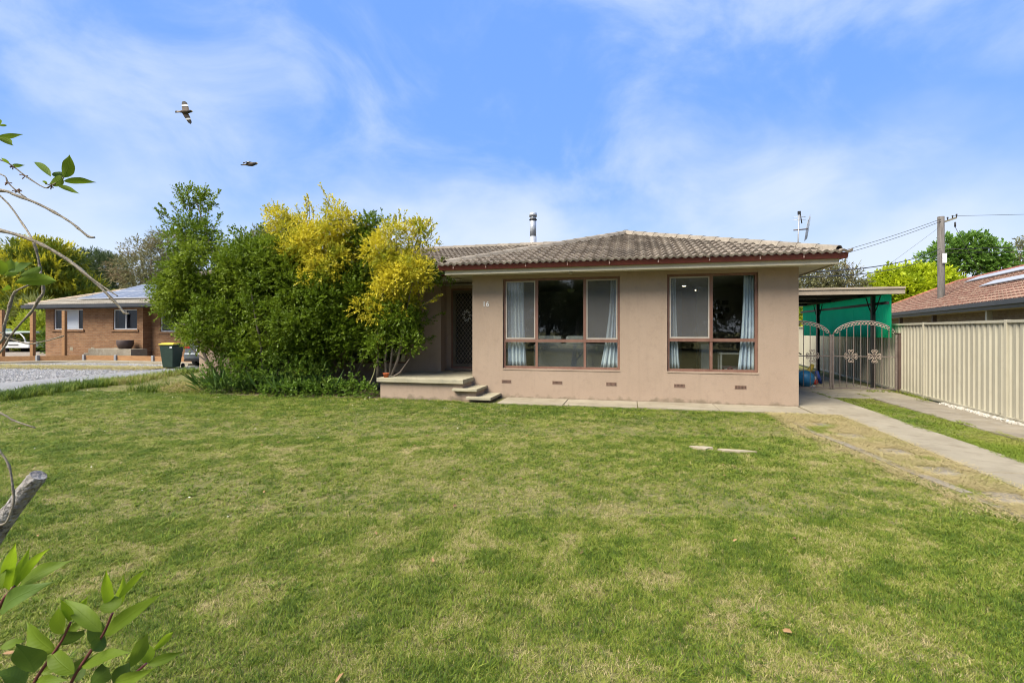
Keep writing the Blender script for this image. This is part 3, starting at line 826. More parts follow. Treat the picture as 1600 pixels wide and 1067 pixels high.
# number on the wall
def text(name, s, size, mat, loc, rot, parent=None, ext=.004):
    c = bpy.data.curves.new(name, 'FONT'); c.body = s; c.size = size; c.extrude = ext; c.align_x = 'CENTER'; c.align_y = 'CENTER'; c.offset = .001
    t = bpy.data.objects.new(name, c); COL.objects.link(t)
    dg = bpy.context.evaluated_depsgraph_get(); me = bpy.data.meshes.new_from_object(t.evaluated_get(dg)); bpy.data.objects.remove(t)
    me.materials.clear(); o = link(name, me, mat, parent); o.location = loc; o.rotation_euler = rot; return o
text('house_number', '16', .17, M['white'], (-3.40, FY-.006, 2.24), (R(90),0,0), house)
# bulkhead lamp above the big window
b = MB(); b.lathe([(.05,0),(.055,-.015),(.05,-.03),(.03,-.05),(.0,-.055)], (-1.33,11.15,S0-.002), 14); b.build('soffit_lamp', M['sash'], house)

# ---- things inside
def curtain(lab, xt0, xt1, xb0, xb1, z0, z1, y, folds, tie=False, seed=0):
    b = MB(); nu, nv = 48, 14; rg = random.Random(seed)
    ph = rg.uniform(0, 6)
    for j in range(nv+1):
        t = j/nv; z = z1+(z0-z1)*t
        e = t**1.8
        for i in range(nu+1):
            q = i/nu
            x = (xt0+(xb0-xt0)*e)+q*((xt1-xt0)+((xb1-xb0)-(xt1-xt0))*e)
            a = .022+.018*t
            yy = y+a*math.sin(2*math.pi*folds*q+ph+.5*math.sin(3*t+q*4))+.012*math.sin(2*math.pi*folds*2.3*q+t*2+ph)
            b.v.append((x, yy, z))
    n = nu+1
    for j in range(nv):
        for i in range(nu): b.f.append([j*n+i, j*n+i+1, (j+1)*n+i+1, (j+1)*n+i]); b.m.append(0); b.sm.append(True)
    o = b.build('curtain', M['curtain'], fix=False); md = o.modifiers.new('thick', 'SOLIDIFY'); md.thickness = .003
    tag(o, lab, 'curtain', 'curtains in the front windows')
curtain('wide blue satin curtain gathered at the left of the three-part window', -2.95,-2.52,-2.94,-2.45,.735,2.82,11.60,5,seed=1)
curtain('slim blue curtain flaring at the right end of the three-part window', -.46,-.29,-.70,-.28,.735,2.82,11.60,4,seed=2)
curtain('narrow blue curtain at the left edge of the two-part window', .80,.97,.79,1.06,.735,2.84,11.60,4,seed=3)
curtain('pale green-grey curtain flaring at the right of the two-part window', 2.38,2.58,2.26,2.60,.735,2.84,11.60,4,seed=4)
sofa = thing('sofa', 'grey sofa with its back to the three-part window', 'sofa', (-1.6,11.95,.55))
sm_ = pm('sofa_cloth', (.10,.10,.11), (.13,.13,.14), scale=30, rough=.9)
MB().bbox(-.72,1.05,-.14,.10,.12,.74,.05).build('backrest', sm_, sofa)
MB().bbox(-.72,1.05,.10,.85,.10,.42,.04).build('seat', sm_, sofa)
for x0, x1 in ((-.66,-.03),(.06,.52)):
    MB().bbox(x0,x1,-.12,.14,.70,.93,.06).build('cushion', pm('cushion_pale', (.22,.22,.22), (.27,.27,.26), scale=10, rough=.9), sofa)
for x in (-.66,.95): MB().bbox(x,x+.06,-.08,-.02,0,.12,.008).build('leg', M['dark'], sofa)
pl = thing('pendant_lamp', 'small glass bowl lamp hanging inside the three-part window', 'lamp', (-1.60,13.5,2.86))
MB().tube([(0,0,0),(0,0,-.12)], .008, 6).build('stem', M['dark'], pl)
MB().lathe([(.02,-.12),(.11,-.12),(.105,-.16),(.07,-.20),(.0,-.22)], n=16).build('bowl', pm('bowl_glass', (.62,.68,.46), (.68,.74,.52), scale=5, rough=.25), pl)
for k, (x, z, w_, h_) in enumerate([(2.29,2.40,.10,.13),(2.42,2.42,.10,.14),(2.62,2.41,.17,.12),(2.28,2.22,.08,.12),(2.44,2.24,.17,.13),(2.66,2.20,.12,.13),(2.31,2.03,.12,.13),(2.50,2.03,.14,.14)]):
    t = thing('picture_frame', ['dark picture frame on the inner wall, %s of eight' % q for q in ('top left one','second along the top','widest at the top right','left end of the middle row','wide one in the centre','right end of the middle row','bottom left one','bottom right one')][k], 'picture', (x,15.195,z), 0, 'pictures on the inner wall')
    b = MB(); fr(b, -w_/2, w_/2, -h_/2, h_/2, -.02, 0, .015); b.build('frame', M['dark'], t)
    MB().box(-w_/2+.014, w_/2-.014, -.012, -.002, -h_/2+.014, h_/2-.014).build('picture', pm('picture_%d' % k, (.05,.045,.04), (.16,.13,.11), scale=14), t)
for k, (x, y) in enumerate([(1.44,14.59),(1.97,16.2)]):
    b = MB(); b.lathe([(.05,0),(.05,.006)], (x,y,2.852), 14)
    em = bpy.data.materials.new('downlight_lit'); em.use_nodes = True; em.node_tree.nodes['Principled BSDF'].inputs['Emission Color'].default_value = (1,.85,.6,1); em.node_tree.nodes['Principled BSDF'].inputs['Emission Strength'].default_value = 6
    o = b.build('downlight', em); tag(o, ['lit ceiling downlight nearer the two-part window', 'lit ceiling downlight farther back in the right room'][k], 'lamp', 'lit downlights')
tb = thing('side_table', 'white side table standing inside the two-part window', 'table', (2.38,13.0,.55))
MB().bbox(-.30,.30,-.22,.22,.48,.52,.008).build('table_top', M['white'], tb)
for x in (-.28,.24):
    for y in (-.20,.16): MB().bbox(x,x+.04,y,y+.04,0,.478,.004).build('leg', M['white'], tb)
cb = thing('cabinet', 'tall narrow white cabinet behind the centre post of the two-part window', 'cabinet', (1.83,13.3,.55))
MB().bbox(-.13,.13,-.15,.15,0,.72,.006).build('carcass', M['white'], cb); MB().bbox(-.12,.12,-.165,-.152,.02,.70,.004).build('cabinet_door', M['white'], cb)
tr = thing('toy_tricycle', 'small red and white toy under the side table inside', 'toy', (2.35,12.95,.55))
for x in (-.1,.1):
    b = MB(); b.lathe([(.05,-.012),(.062,-.008),(.062,.008),(.05,.012)], n=14); o = b.build('wheel', M['white'], tr); o.rotation_euler = (R(90),0,0); o.location = (x,0,.065)
MB().tube([(-.1,0,.07),(0,0,.17),(.1,0,.07)], .015, 6).build('body', pm('toy_red', (.35,.02,.04), (.4,.03,.05), scale=5, rough=.4), tr)

# ------------------------------------------------------------------ carport, gate, fence
cpt = thing('carport', 'flat-roofed carport beside the house with a green translucent side sheet', 'carport', (0,0,0))
b = MB(); b.box(3.45,6.86,14.72,14.80,2.56,2.735); b.box(3.45,6.86,14.69,14.718,2.69,2.745); b.build('front_beam', pm('carport_beam', (.33,.27,.20), (.39,.33,.25), scale=3, rough=.6), cpt)
def corr(b, p0, u, v, n, w, amp, kind='sine', nv=1, fl=.35):
    """corrugated sheet: origin p0, total vector u across the ribs, v along them"""
    p0, u, v = Vector(p0), Vector(u), Vector(v); nn = u.cross(v).normalized()
    prof = []
    if kind == 'sine':
        m_ = n*6
        for i in range(m_+1): prof.append((i/m_, amp*math.sin(2*math.pi*i/6)))
    else:
        for k in range(n):
            for (q, h) in ((0,0),(fl*.5,0),(fl*.5+.12,1),(.5+fl*.5,1),(.62+fl*.5,0)):
                prof.append(((k+q)/n, amp*h))
        prof.append((1, 0))
    o = len(b.v); m_ = len(prof)
    for j in range(nv+1):
        for (q, h) in prof: b.v.append(tuple(p0+u*q+v*(j/nv)+nn*h))
    for j in range(nv):
        for i in range(m_-1): b.f.append([o+j*m_+i, o+j*m_+i+1, o+(j+1)*m_+i+1, o+(j+1)*m_+i]); b.m.append(0); b.sm.append(kind == 'sine')
b = MB(); corr(b, (3.45,14.81,2.68), (3.38,0,0), (0,6.9,-.05), 34, 0, .018); b.build('roof_sheet', pm('carport_sheet', (.20,.19,.17), (.27,.26,.23), scale=2, rough=.6, metallic=.2), cpt, fix=False)
for y in (15.49, 19.6):
    p_ = MB(); p_.box(6.41,6.50,y-.045,y+.045,0,2.55); p_.build('post', M['dark'], cpt)
    b = MB()
    for s_ in (-1, 1): b.tube([(6.455,y+s_*.05,2.05),(6.455,y+s_*.2,2.2),(6.455,y+s_*.42,2.53)], .014, 6)
    b.build('brace', M['dark'], cpt)
for y in (16.2, 18.4, 20.6): MB().box(3.5,6.55,y-.03,y+.03,2.55,2.645).build('rafter', M['dark'], cpt)
MB().box(6.50,6.56,14.85,21.6,2.30,2.37).build('side_rail', M['dark'], cpt)
MB().box(6.40,6.50,14.85,21.6,2.552,2.64).build('side_beam', M['dark'], cpt)
for k in range(9):
    y0 = 14.83+k*.755
    b = MB(); corr(b, (6.60+.006*(k%2),y0,1.42), (0,.77,0), (0,0,1.21), 10, 0, .011); b.build('green_sheet', M['green_sheet'], cpt, fix=False)

M['scroll'] = pm('scroll_iron', (.34,.27,.21), (.42,.34,.27), scale=12, rough=.55)
# wrought iron double gate
gate = thing('iron_gate', 'brown wrought iron double gate with arched tops and scrolls', 'gate', (5.24,14.9,0))
def ring(c, r, rr=.008, n=14):
    b = MB(); pts = [(c[0]+r*math.cos(2*math.pi*k/n), c[1], c[2]+r*math.sin(2*math.pi*k/n)) for k in range(n+1)]
    return b.tube(pts, rr, 5, cap=False)
def scroll_orn(c):
    b = MB()
    for sx_ in (-1, 1):
        for sz in (-1, 1):
            for (sw) in (0, 1):
                pts = []
                for q in range(16):
                    t = q/15
                    if t < .45:
                        u_ = t/.45; x, z = .035+.085*u_, .015+.06*u_
                        if sw: x, z = .015+.05*u_, .035+.10*u_
                    else:
                        a = (t-.45)/.55*5.0; r_ = .036*(1-.55*(t-.45)/.55)
                        if sw: x, z = .065-.034+r_*math.cos(a), .135+r_*math.sin(a)
                        else: x, z = .12+r_*math.sin(a)*.9, .075-.034+r_*math.cos(a)+.0
                    pts.append((c[0]+sx_*x, c[1]-.012, c[2]+sz*z))
                b.tube(pts, .0105, 5)
    return b
for (xa, xb, orn) in ((.03, 1.50, (.45, 1.0)), (-1.50, -.03, (-.47, -1.0))):
    zr = 1.50; mid_ = (xa+xb)/2; hw = (xb-xa)/2; rise = .42
    def arch(x): return zr+rise*math.sqrt(max(0, 1-((x-mid_)/hw)**2*.98))-.06
    leafp = part('gate_leaf', None, gate)
    b = MB()
    for x in (xa, xb): b.box(x-.02, x+.02, -.02, .02, .05, zr)
    b.box(xa, xb, -.015, .015, .06, .09); b.box(xa, xb, -.015, .015, .91, .935); b.build('leaf_frame', M['iron'], leafp)
    b = MB(); b.tube([(xa+(xb-xa)*k/24, 0, arch(xa+(xb-xa)*k/24)) for k in range(25)], .018, 6); b.build('arch', M['iron'], leafp)
    nb_ = 9
    for k in range(1, nb_):
        x = xa+(xb-xa)*k/nb_
        MB().box(x-.007, x+.007, -.007, .007, .09, arch(x)-.0).build('bar', M['iron'], leafp)
    for k in range(1, 18):
        x = xa+(xb-xa)*k/18; z = arch(x)-.062
        ring((x, -.012, z), .036, .0085, 12).build('ring', M['scroll'], leafp)
    for x in orn: scroll_orn((x, 0, .925)).build('scroll', M['scroll'], leafp)
b = MB(); b.bbox(1.53,1.70,-.08,.10,0,1.52,.008); b.box(1.52,1.71,-.09,.11,1.521,1.545); b.build('gate_post', M['brownpost'], gate)
MB().box(1.71,1.86,-.012,.012,1.18,1.205).build('latch_bar', M['dark'], gate)
MB().bbox(-1.72,-1.55,-.08,.1,0,1.52,.008).build('gate_post', M['brownpost'], gate)

# steel fence on the right boundary
fence = thing('steel_fence', 'cream ribbed steel boundary fence right of the driveway', 'fence', (0,0,0))
def fxl(y): return 6.47+.078*(y-10.4)
py = [1.5,4.52,7.54,10.56,13.58,16.6,19.6,22.6,25.6]
for y in py:
    MB().bbox(fxl(y)-.035,fxl(y)+.045,y-.03,y+.03,-.1,1.80,.004).build('post', M['fence'], fence)
for ya, yb in zip(py[:-1], py[1:]):
    xa, xb = fxl(ya+.031), fxl(yb-.031)
    bay = part('panel', None, fence)
    b = MB(); corr(b, (xb,yb-.031,.06), (xa-xb,ya+.031-yb+.031,0), (0,0,1.70), 17, 0, -.026, 'trap'); b.build('ribbed_sheet', M['fence'], bay, fix=False)
    for z0, z1 in ((1.745,1.795),(.03,.085)):
        b = MB(); b.obox((xa-.028,ya+.031,z0), (xb-xa,yb-ya-.062,0), (.062,0,0), (0,0,z1-z0)); b.build('rail', M['fence'], bay)

# ------------------------------------------------------------------ neighbour's house on the right
M['rtile'] = pm('red_tile', (.19,.085,.062), (.27,.14,.098), scale=2.2, rough=.8, rnd=.25, c3=(.38,.275,.20), scale3=5, lo3=.45, hi3=.62, spec=.25)
M['charcoal'] = pm('charcoal_gutter', (.035,.038,.045), (.05,.053,.06), scale=3, rough=.45)
M['brick_br'] = None
def brick_mat(name, ca, cb, mortar, sx=1.0):
    m = bpy.data.materials.new(name); m.use_nodes = True; nt = m.node_tree; L = nt.links; bs = nt.nodes['Principled BSDF']; bs.inputs['Roughness'].default_value = .9
    c = nd(m, 'ShaderNodeTexCoord'); mpn = nd(m, 'ShaderNodeMapping'); mpn.inputs['Rotation'].default_value = (R(90),0,0)
    L.new(c.outputs['Object'], mpn.inputs['Vector'])
    br = nd(m, 'ShaderNodeTexBrick'); br.inputs['Color1'].default_value = (*ksc(ca,.66),1); br.inputs['Color2'].default_value = (*ksc(cb,.66),1); br.inputs['Mortar'].default_value = (*ksc(mortar,.70),1)
    br.inputs['Scale'].default_value = 1.0; br.inputs['Brick Width'].default_value = .24; br.inputs['Row Height'].default_value = .086; br.inputs['Mortar Size'].default_value = .006; br.inputs['Bias'].default_value = -.1
    sxyz = nd(m, 'ShaderNodeSeparateXYZ'); cxyz = nd(m, 'ShaderNodeCombineXYZ'); L.new(c.outputs['Object'], sxyz.inputs[0])
    ad = nd(m, 'ShaderNodeMath'); ad.operation = 'ADD'; L.new(sxyz.outputs['X'], ad.inputs[0]); L.new(sxyz.outputs['Y'], ad.inputs[1])
    L.new(ad.outputs[0], cxyz.inputs['X']); L.new(sxyz.outputs['Z'], cxyz.inputs['Y']); L.new(cxyz.outputs[0], br.inputs['Vector'])
    n = nd(m, 'ShaderNodeTexNoise'); n.inputs['Scale'].default_value = 2.5; L.new(cxyz.outputs[0], n.inputs['Vector'])
    mm = nd(m, 'ShaderNodeMapRange'); mm.inputs['To Min'].default_value = .75; mm.inputs['To Max'].default_value = 1.25; L.new(n.outputs['Fac'], mm.inputs['Value'])
    hv = nd(m, 'ShaderNodeHueSaturation'); L.new(mm.outputs['Result'], hv.inputs['Value']); L.new(br.outputs['Color'], hv.inputs['Color']); L.new(hv.outputs['Color'], bs.inputs['Base Color'])
    bp = nd(m, 'ShaderNodeBump'); bp.inputs['Strength'].default_value = .6; bp.inputs['Distance'].default_value = .01; bp.invert = True; L.new(br.outputs['Fac'], bp.inputs['Height']); L.new(bp.outputs['Normal'], bs.inputs['Normal'])
    return m
M['brick_br'] = brick_mat('brown_brick', (.25,.115,.045), (.36,.19,.085), (.30,.22,.145))
M['brick_r'] = brick_mat('tan_brick', (.20,.13,.08), (.26,.18,.11), (.24,.2,.15))
nbr = thing('neighbour_house', 'neighbouring house with weathered red tile roof behind the cream fence', 'house', (12.09,18.98,0), -math.atan2(.1986,.98))
# local axes: +y along the eave, +x up the slope
p25 = math.tan(R(25)); HP = 4.5; Y0n, Y1n = -5.0, 24.5
rr_ = part('roof', None, nbr)
b = MB(); zz = 2.62
b.add([(0,Y0n,zz),(0,Y1n,zz),(HP,Y1n-HP,zz+HP*p25),(HP,Y0n,zz+HP*p25)], [(0,3,2,1)])
b.add([(2*HP,Y0n,zz),(2*HP,Y1n,zz),(HP,Y1n-HP,zz+HP*p25),(HP,Y0n,zz+HP*p25)], [(0,1,2,3)])
b.add([(0,Y1n,zz),(2*HP,Y1n,zz),(HP,Y1n-HP,zz+HP*p25)], [(0,1,2)])
b.build('underlay', M['deck'], rr_, fix=False)
cq = math.cos(R(25))
lay_tiles(rr_, (0,Y1n,zz+.03), (0,-1,0), (cq,0,cq*p25), [(0,0,-1,cq),(0,HP/cq,0,1)], Y1n-Y0n, HP/cq, .30, .345, M['rtile'], lambda p: (p-Vector((-8,-16,0))).length if p.y > -2.5 else None, limit=300, amp=.026)
lay_caps(rr_, (0.1,Y1n-.1,zz+.06), (HP,Y1n-HP,zz+HP*p25+.04), pm('red_cap', (.30,.10,.065), (.38,.15,.10), scale=3, rough=.8), lift=.04)
lay_caps(rr_, (HP,Y1n-HP,zz+HP*p25+.04), (HP,0,zz+HP*p25+.041), bpy.data.materials['red_cap'], lift=.04)
b = MB(); b.box(-.16,-.02,Y0n,Y1n,zz-.13,zz+.03); b.build('gutter', M['charcoal'], nbr)
b = MB(); b.box(-.018,.012,Y0n,Y1n-.02,zz-.26,zz-.01); b.build('fascia', M['charcoal'], nbr)
b = MB(); b.box(.014,.62,Y0n,Y1n-.02,zz-.262,zz-.24); b.build('soffit', pm('soffit_tan', (.34,.27,.18), (.40,.32,.22), scale=2), nbr)
b = MB(); b.box(.6,.8,Y0n,Y1n-.6,0,zz-.264); b.build('wall', M['brick_r'], nbr)
for y in (3.2,9.0,14.5): MB().box(.2,.36,y,y+.16,0,zz-.266).build('veranda_post', M['brownpost'] if y > 4 else M['fence'], nbr)
for k, (s0, s1, t0, t1) in enumerate(((-1.0,9.0,1.05,1.35),(-1.2,3.4,.75,.98),(8.6,15.5,1.9,2.25))):
    q0, q1 = t0*2.0, t1*2.0
    b = MB(); o_ = Vector((q0*cq, s0, zz+q0*cq*p25+.13)); b.obox(o_, (0,s1-s0,0), Vector((cq,0,cq*p25))*(q1-q0), Vector((-cq*p25,0,cq))*.045)
    b.build('solar_panel', pm('panel_pale_%d' % k, (.42,.43,.44), (.48,.49,.50), scale=2, rough=.4, metallic=.1), rr_)

# ------------------------------------------------------------------ neighbour's place on the left
M['gravel'] = pm('gravel_bed', (.30,.295,.28), (.40,.395,.38), scale=9, rough=.95, bump=1.0, bscale=45, c3=(.19,.18,.165), scale3=26, lo3=.5, hi3=.62, detail=10, spec=.1)
M['asph'] = pm('drive_concrete', (.20,.205,.205), (.27,.27,.265), scale=1.2, rough=.9, bump=.3, c3=(.34,.33,.30), scale3=4, lo3=.55, hi3=.75)
# driveway (smooth), gravel beyond it, kerb, raised garden
b = MB(); near = [(-12.6,4.5),(-13.6,6.8),(-14.2,8.3),(-14.9,9.6),(-15.2,10.6),(-15.5,12.3),(-16.2,14.2),(-16.9,16.2),(-17.2,19.5)]
far = [(-18.9,3.0),(-18.6,6.8),(-18.5,8.6),(-18.45,10.0),(-18.4,11.3),(-18.4,12.8),(-18.5,14.4),(-18.7,16.4),(-19.0,19.5)]
v = [(x,y,.035) for x,y in near]+[(x,y,.035) for x,y in far]+[(x,y,-.1) for x,y in near]
n = len(near); b.add(v, [(i,i+1,n+i+1,n+i) for i in range(n-1)]+[(2*n+i,2*n+i+1,i+1,i) for i in range(n-1)]); b.build('neighbour_driveway', M['asph'], kind='structure')
b = MB(); v = [(x,y,.031) for x,y in far]+[(-46,y-1,.05) for x,y in far]; b.add(v, [(i,i+1,n+i+1,n+i) for i in range(n-1)]); b.build('gravel_yard', M['gravel'], kind='structure')
kp = [(-19.35,18.1),(-21.3,18.45),(-23.5,18.7),(-25.2,18.62),(-26.9,18.3),(-28.0,17.6),(-30.5,15.9),(-35,13.2)]
kerb = bpy.data.objects.new('kerb', None); COL.objects.link(kerb); kerb['kind'] = 'structure'
for a, c in zip(kp[:-1], kp[1:]):
    a, c = Vector((*a,0)), Vector((*c,0)); d_ = c-a; pp = Vector((d_.y,-d_.x,0)).normalized()
    if pp.y < 0: pp = -pp
    MB().obox(a+d_*.004, d_*.992, pp*.9, (0,0,.12)).build('kerb_length', M['conc'], kerb)
b = MB(); v = [(x,y+.7,.115) for x,y in kp[:5]]+[(x,24,.30) for x,y in kp[:5]]; n = 5
b.add(v, [(i,i+1,n+i+1,n+i) for i in range(n-1)]); b.add([(-26.9,19.0,.115),(-38,15.5,.115),(-60,18,.3),(-60,40,.3),(-26.9,24,.3)], [(0,1,2,3,4)])
b.build('neighbour_garden', pm('bark_soil', (.20,.16,.12), (.30,.25,.20), scale=4, rough=.95, bump=.8, c3=(.40,.36,.31), scale3=14, lo3=.5, hi3=.65), kind='structure')
M['dullsteel'] = pm('dull_galvanised', (.30,.31,.32), (.38,.39,.40), scale=14, rough=.5, metallic=.3)
# timber sleepers with galvanised brackets
M['timber'] = pm('treated_pine', (.30,.15,.06), (.40,.22,.095), scale=3, rough=.75, c3=(.26,.13,.06), scale3=9, lo3=.5, hi3=.75, stretch=(1,6,6))
sp_ = [(-19.75,19.22),(-21.1,19.33),(-22.8,19.45),(-25.2,19.5),(-27.0,19.3),(-28.6,18.3),(-31.0,16.9)]
for k, (a, c) in enumerate(zip(sp_[:-1], sp_[1:])):
    a, c = Vector((*a,.12)), Vector((*c,.12)); d_ = (c-a); pp = Vector((-d_.y,d_.x,0)).normalized()*.075
    t = MB().obox(a+d_*.02, d_*.96, pp, (0,0,.24)).build('garden_sleeper', M['timber'])
    tag(t, 'treated pine sleeper edging the neighbour\'s garden, number %s from the wheelie bin' % ('one','two','three','four','five','six')[k], 'sleeper', 'timber sleepers edging the garden')
    s_ = MB().bbox(-.06,.06,-.06,.06,0,.27,.006).build('sleeper_bracket', M['dullsteel']); s_.location = (c.x, c.y-.09, .12)
    tag(s_, 'galvanised bracket joining garden sleepers %s and the next' % ('one','two','three','four','five','six')[k], 'bracket', 'sleeper brackets')
for k, (x, y, h_, w_) in enumerate(((-31.0,18.2,2.35,.17),(-29.5,18.58,2.3,.16),(-27.94,18.96,2.32,.155))):
    o = MB().bbox(-w_/2,w_/2,-w_/2,w_/2,-.1,h_,.008).build('timber_post', M['timber']); o.location = (x,y,.3); o.rotation_euler = (0,0,.2)
    tag(o, ['thick pine post at the left picture edge', 'pine post standing left of the brick wall corner', 'pine post standing in front of the brick house\'s pale window'][k], 'post', 'upright pine posts')
wire = MB().tube([(-31.0,18.1,1.35),(-29.5,18.48,1.1),(-28.6,18.75,1.12),(-27.94,18.86,1.35)], .009, 5).build('string_line', M['dark']); tag(wire, 'slack cord strung between the pine posts', 'cord')

brick = thing('brick_house', 'brown brick house with cream tiled roof and solar panels, far left', 'house', (0,0,0))
BW = [(-31.0,-28.9,1.67,2.78),(-26.8,-25.2,1.67,2.74)]
b = MB(); wall_face(b, 'y', 20.5, .25, -31.6, -24.8, 0, 2.95, BW); wall_face(b, 'x', -24.8, -.25, 20.752, 21.0, 0, 2.95, []); b.build('wall', M['brick_br'], brick)
BW3 = (-24.2,-22.4,1.55,2.62)
b = MB(); wall_face(b, 'y', 20.95, .25, -24.79, -20.5, 0, 2.95, [BW3]); wall_face(b, 'x', -20.5, -.25, 21.203, 29.5, 0, 2.95, []); b.build('wall', M['brick_br'], brick)
b = MB(); wall_face(b, 'x', -31.6, .25, 20.752, 29.5, 0, 2.95, []); b.build('wall', M['brick_br'], brick)
M['alu'] = pm('aluminium', (.62,.63,.65), (.68,.69,.70), scale=4, rough=.4, metallic=.2)
M['bpane'] = glass_mat('brick_house_glass', (.5,.55,.6), .8, .0)
for (x0, x1, z0, z1), yy, mull in ((BW[0],20.5,(-30.35,-29.3)),(BW[1],20.5,(-26.0,)),(BW3,20.95,(-23.3,))):
    w = part('window', None, brick)
    b = MB(); fr(b, x0+.004, x1-.004, z0+.004, z1-.004, yy+.05, yy+.12, .055)
    for m_ in mull: b.box(m_-.03, m_+.03, yy+.052, yy+.118, z0+.055, z1-.055)
    b.build('frame', M['alu'], w)
    e_ = [x0+.055, *mull, x1-.055]
    for i in range(len(e_)-1): MB().box(e_[i]+.03, e_[i+1]-.03, yy+.085, yy+.09, z0+.06, z1-.06).build('pane', M['bpane'], w)
    MB().box(x0-.12, x1+.12, yy-.06, yy+.045, z0-.1, z0+.002).build('sill', M['brick_br'], w)
    MB().box(x0+.06, x1-.06, yy+.26, yy+.29, z0, z1).build('blind' , pm('blind', (.10,.11,.13), (.13,.14,.16), scale=3) if x0 > -28 else pm('blind_grey', (.22,.25,.29), (.26,.29,.33), scale=3), w)
MB().box(-30.3,-29.35,20.57,20.575,1.74,2.71).build('pale_blind', pm('blind_white', (.55,.60,.66), (.60,.65,.70), scale=2), brick)
for x in (-29.7,-28.2,-26.6): MB().box(x-.11, x+.11, 20.49, 20.502, .55, .72).build('air_vent', M['conc'], brick)
br = part('roof', None, brick)
e0x, e0y, ez, hb = -32.15, 19.9, 2.98, 4.6; tb_ = math.tan(R(18)); e1x = -19.95
M['ctile'] = pm('cream_tile', (.30,.27,.22), (.38,.345,.28), scale=2.5, rough=.85, c3=(.20,.17,.14), scale3=8, lo3=.55, hi3=.7)
b = MB()
b.add([(e0x,e0y,ez),(e1x,e0y,ez),(e1x,e0y+hb,ez+hb*tb_),(e0x+hb,e0y+hb,ez+hb*tb_)], [(0,1,2,3)])
b.add([(e0x,e0y+2*hb,ez),(e0x,e0y,ez),(e0x+hb,e0y+hb,ez+hb*tb_)], [(0,1,2)])
b.add([(e0x,e0y+2*hb,ez),(e1x,e0y+2*hb,ez),(e1x,e0y+hb,ez+hb*tb_),(e0x+hb,e0y+hb,ez+hb*tb_)], [(0,3,2,1)])
b.build('underlay', M['deck'], br, fix=False)
cb_ = math.cos(R(18))
lay_tiles(br, (e0x,e0y,ez+.03), (1,0,0), (0,cb_,cb_*tb_), [(0,0,-1,cb_),(0,hb/cb_,0,1)], 11.5, hb/cb_, .30, .345, M['ctile'], lambda p: 1.0, limit=0)
lay_caps(br, (e0x+.1,e0y+.1,ez+.05), (e0x+hb,e0y+hb,ez+hb*tb_+.03), pm('cream_cap', (.40,.30,.20), (.48,.38,.27), scale=3, rough=.85), lift=.04)
lay_caps(br, (e0x+hb,e0y+hb,ez+hb*tb_+.03), (e1x,e0y+hb,ez+hb*tb_+.031), bpy.data.materials['cream_cap'], lift=.04)
MB().box(e0x-.02,-24.6,e0y-.13,e0y,ez-.15,ez+.02).build('gutter', M['charcoal'], brick); MB().box(-24.6,e1x,e0y-.45,e0y-.3,ez-.17,ez+.0).build('gutter', M['charcoal'], brick)
MB().box(e0x,e1x,e0y+.002,e0y+.03,ez-.2,ez-.01).build('fascia', M['charcoal'], brick); MB().box(-24.6,e1x,e0y-.298,e0y+.0,ez-.03,ez+.0).build('porch_roof', M['ctile'], brick)
MB().box(e0x+.03,e1x,e0y+.032,20.52,ez-.055,ez-.035).build('soffit', M['soffit'], brick)
MB().box(e0x-.13,e0x-.02,e0y-.13,e0y+2*hb,ez-.15,ez+.02).build('gutter', M['charcoal'], brick)
M['pv'] = pm('solar_glass', (.14,.15,.17), (.17,.18,.20), scale=.6, rough=.28, spec=.6)
for i in range(5):
    for j in range(2):
        s, t = 2.9+i*1.04+j*.55, .62+j*1.72
        o_ = Vector((e0x+s, e0y+t*cb_, ez+t*cb_*tb_+.14))
        q = MB().obox(o_, (1.0,0,0), Vector((0,cb_,cb_*tb_))*1.66, Vector((0,-cb_*tb_,cb_))*.04).build('solar_panel', M['pv'], br)
        b = MB(); uu, vv, ww = Vector((1,0,0)), Vector((0,cb_,cb_*tb_)), Vector((0,-cb_*tb_,cb_))
        for (a0, a1, c0, c1) in ((-.012,.012,-.01,1.67),(.988,1.012,-.01,1.67),(.012,.988,-.012,.012),(.012,.988,1.648,1.672)):
            b.obox(o_+uu*a0+vv*c0+ww*.003, uu*(a1-a0), vv*(c1-c0), ww*.042)
        b.build('panel_rim', M['alu'], q)
MB().prism([(e0y+.4,ez-.04),(e0y+2*hb-.4,ez-.04),(e0y+hb,ez+hb*tb_-.16)], 'x', -20.48, -20.28).build('gable', M['brick_br'], brick)
stp = part('entry_steps', None, brick)
MB().bbox(-27.3,-24.5,19.62,20.49,.2,.68,.01).build('step', M['conc_dark'], stp); MB().bbox(-27.8,-27.31,19.75,20.49,.2,.45,.01).build('step', M['conc_dark'], stp)
pot = thing('garden_pot', 'round dark brown pot on the brick house\'s concrete step', 'pot', (-25.35,20.0,.68))
MB().lathe([(.26,0),(.36,.22),(.37,.42),(.36,.44),(.33,.44),(.32,.36)], n=20).build('bowl', pm('pot_brown', (.06,.04,.035), (.09,.06,.05), scale=6, rough=.6), pot)
MB().lathe([(.31,.37),(.0,.40)], n=20).build('potting_soil', M['soil'], pot)

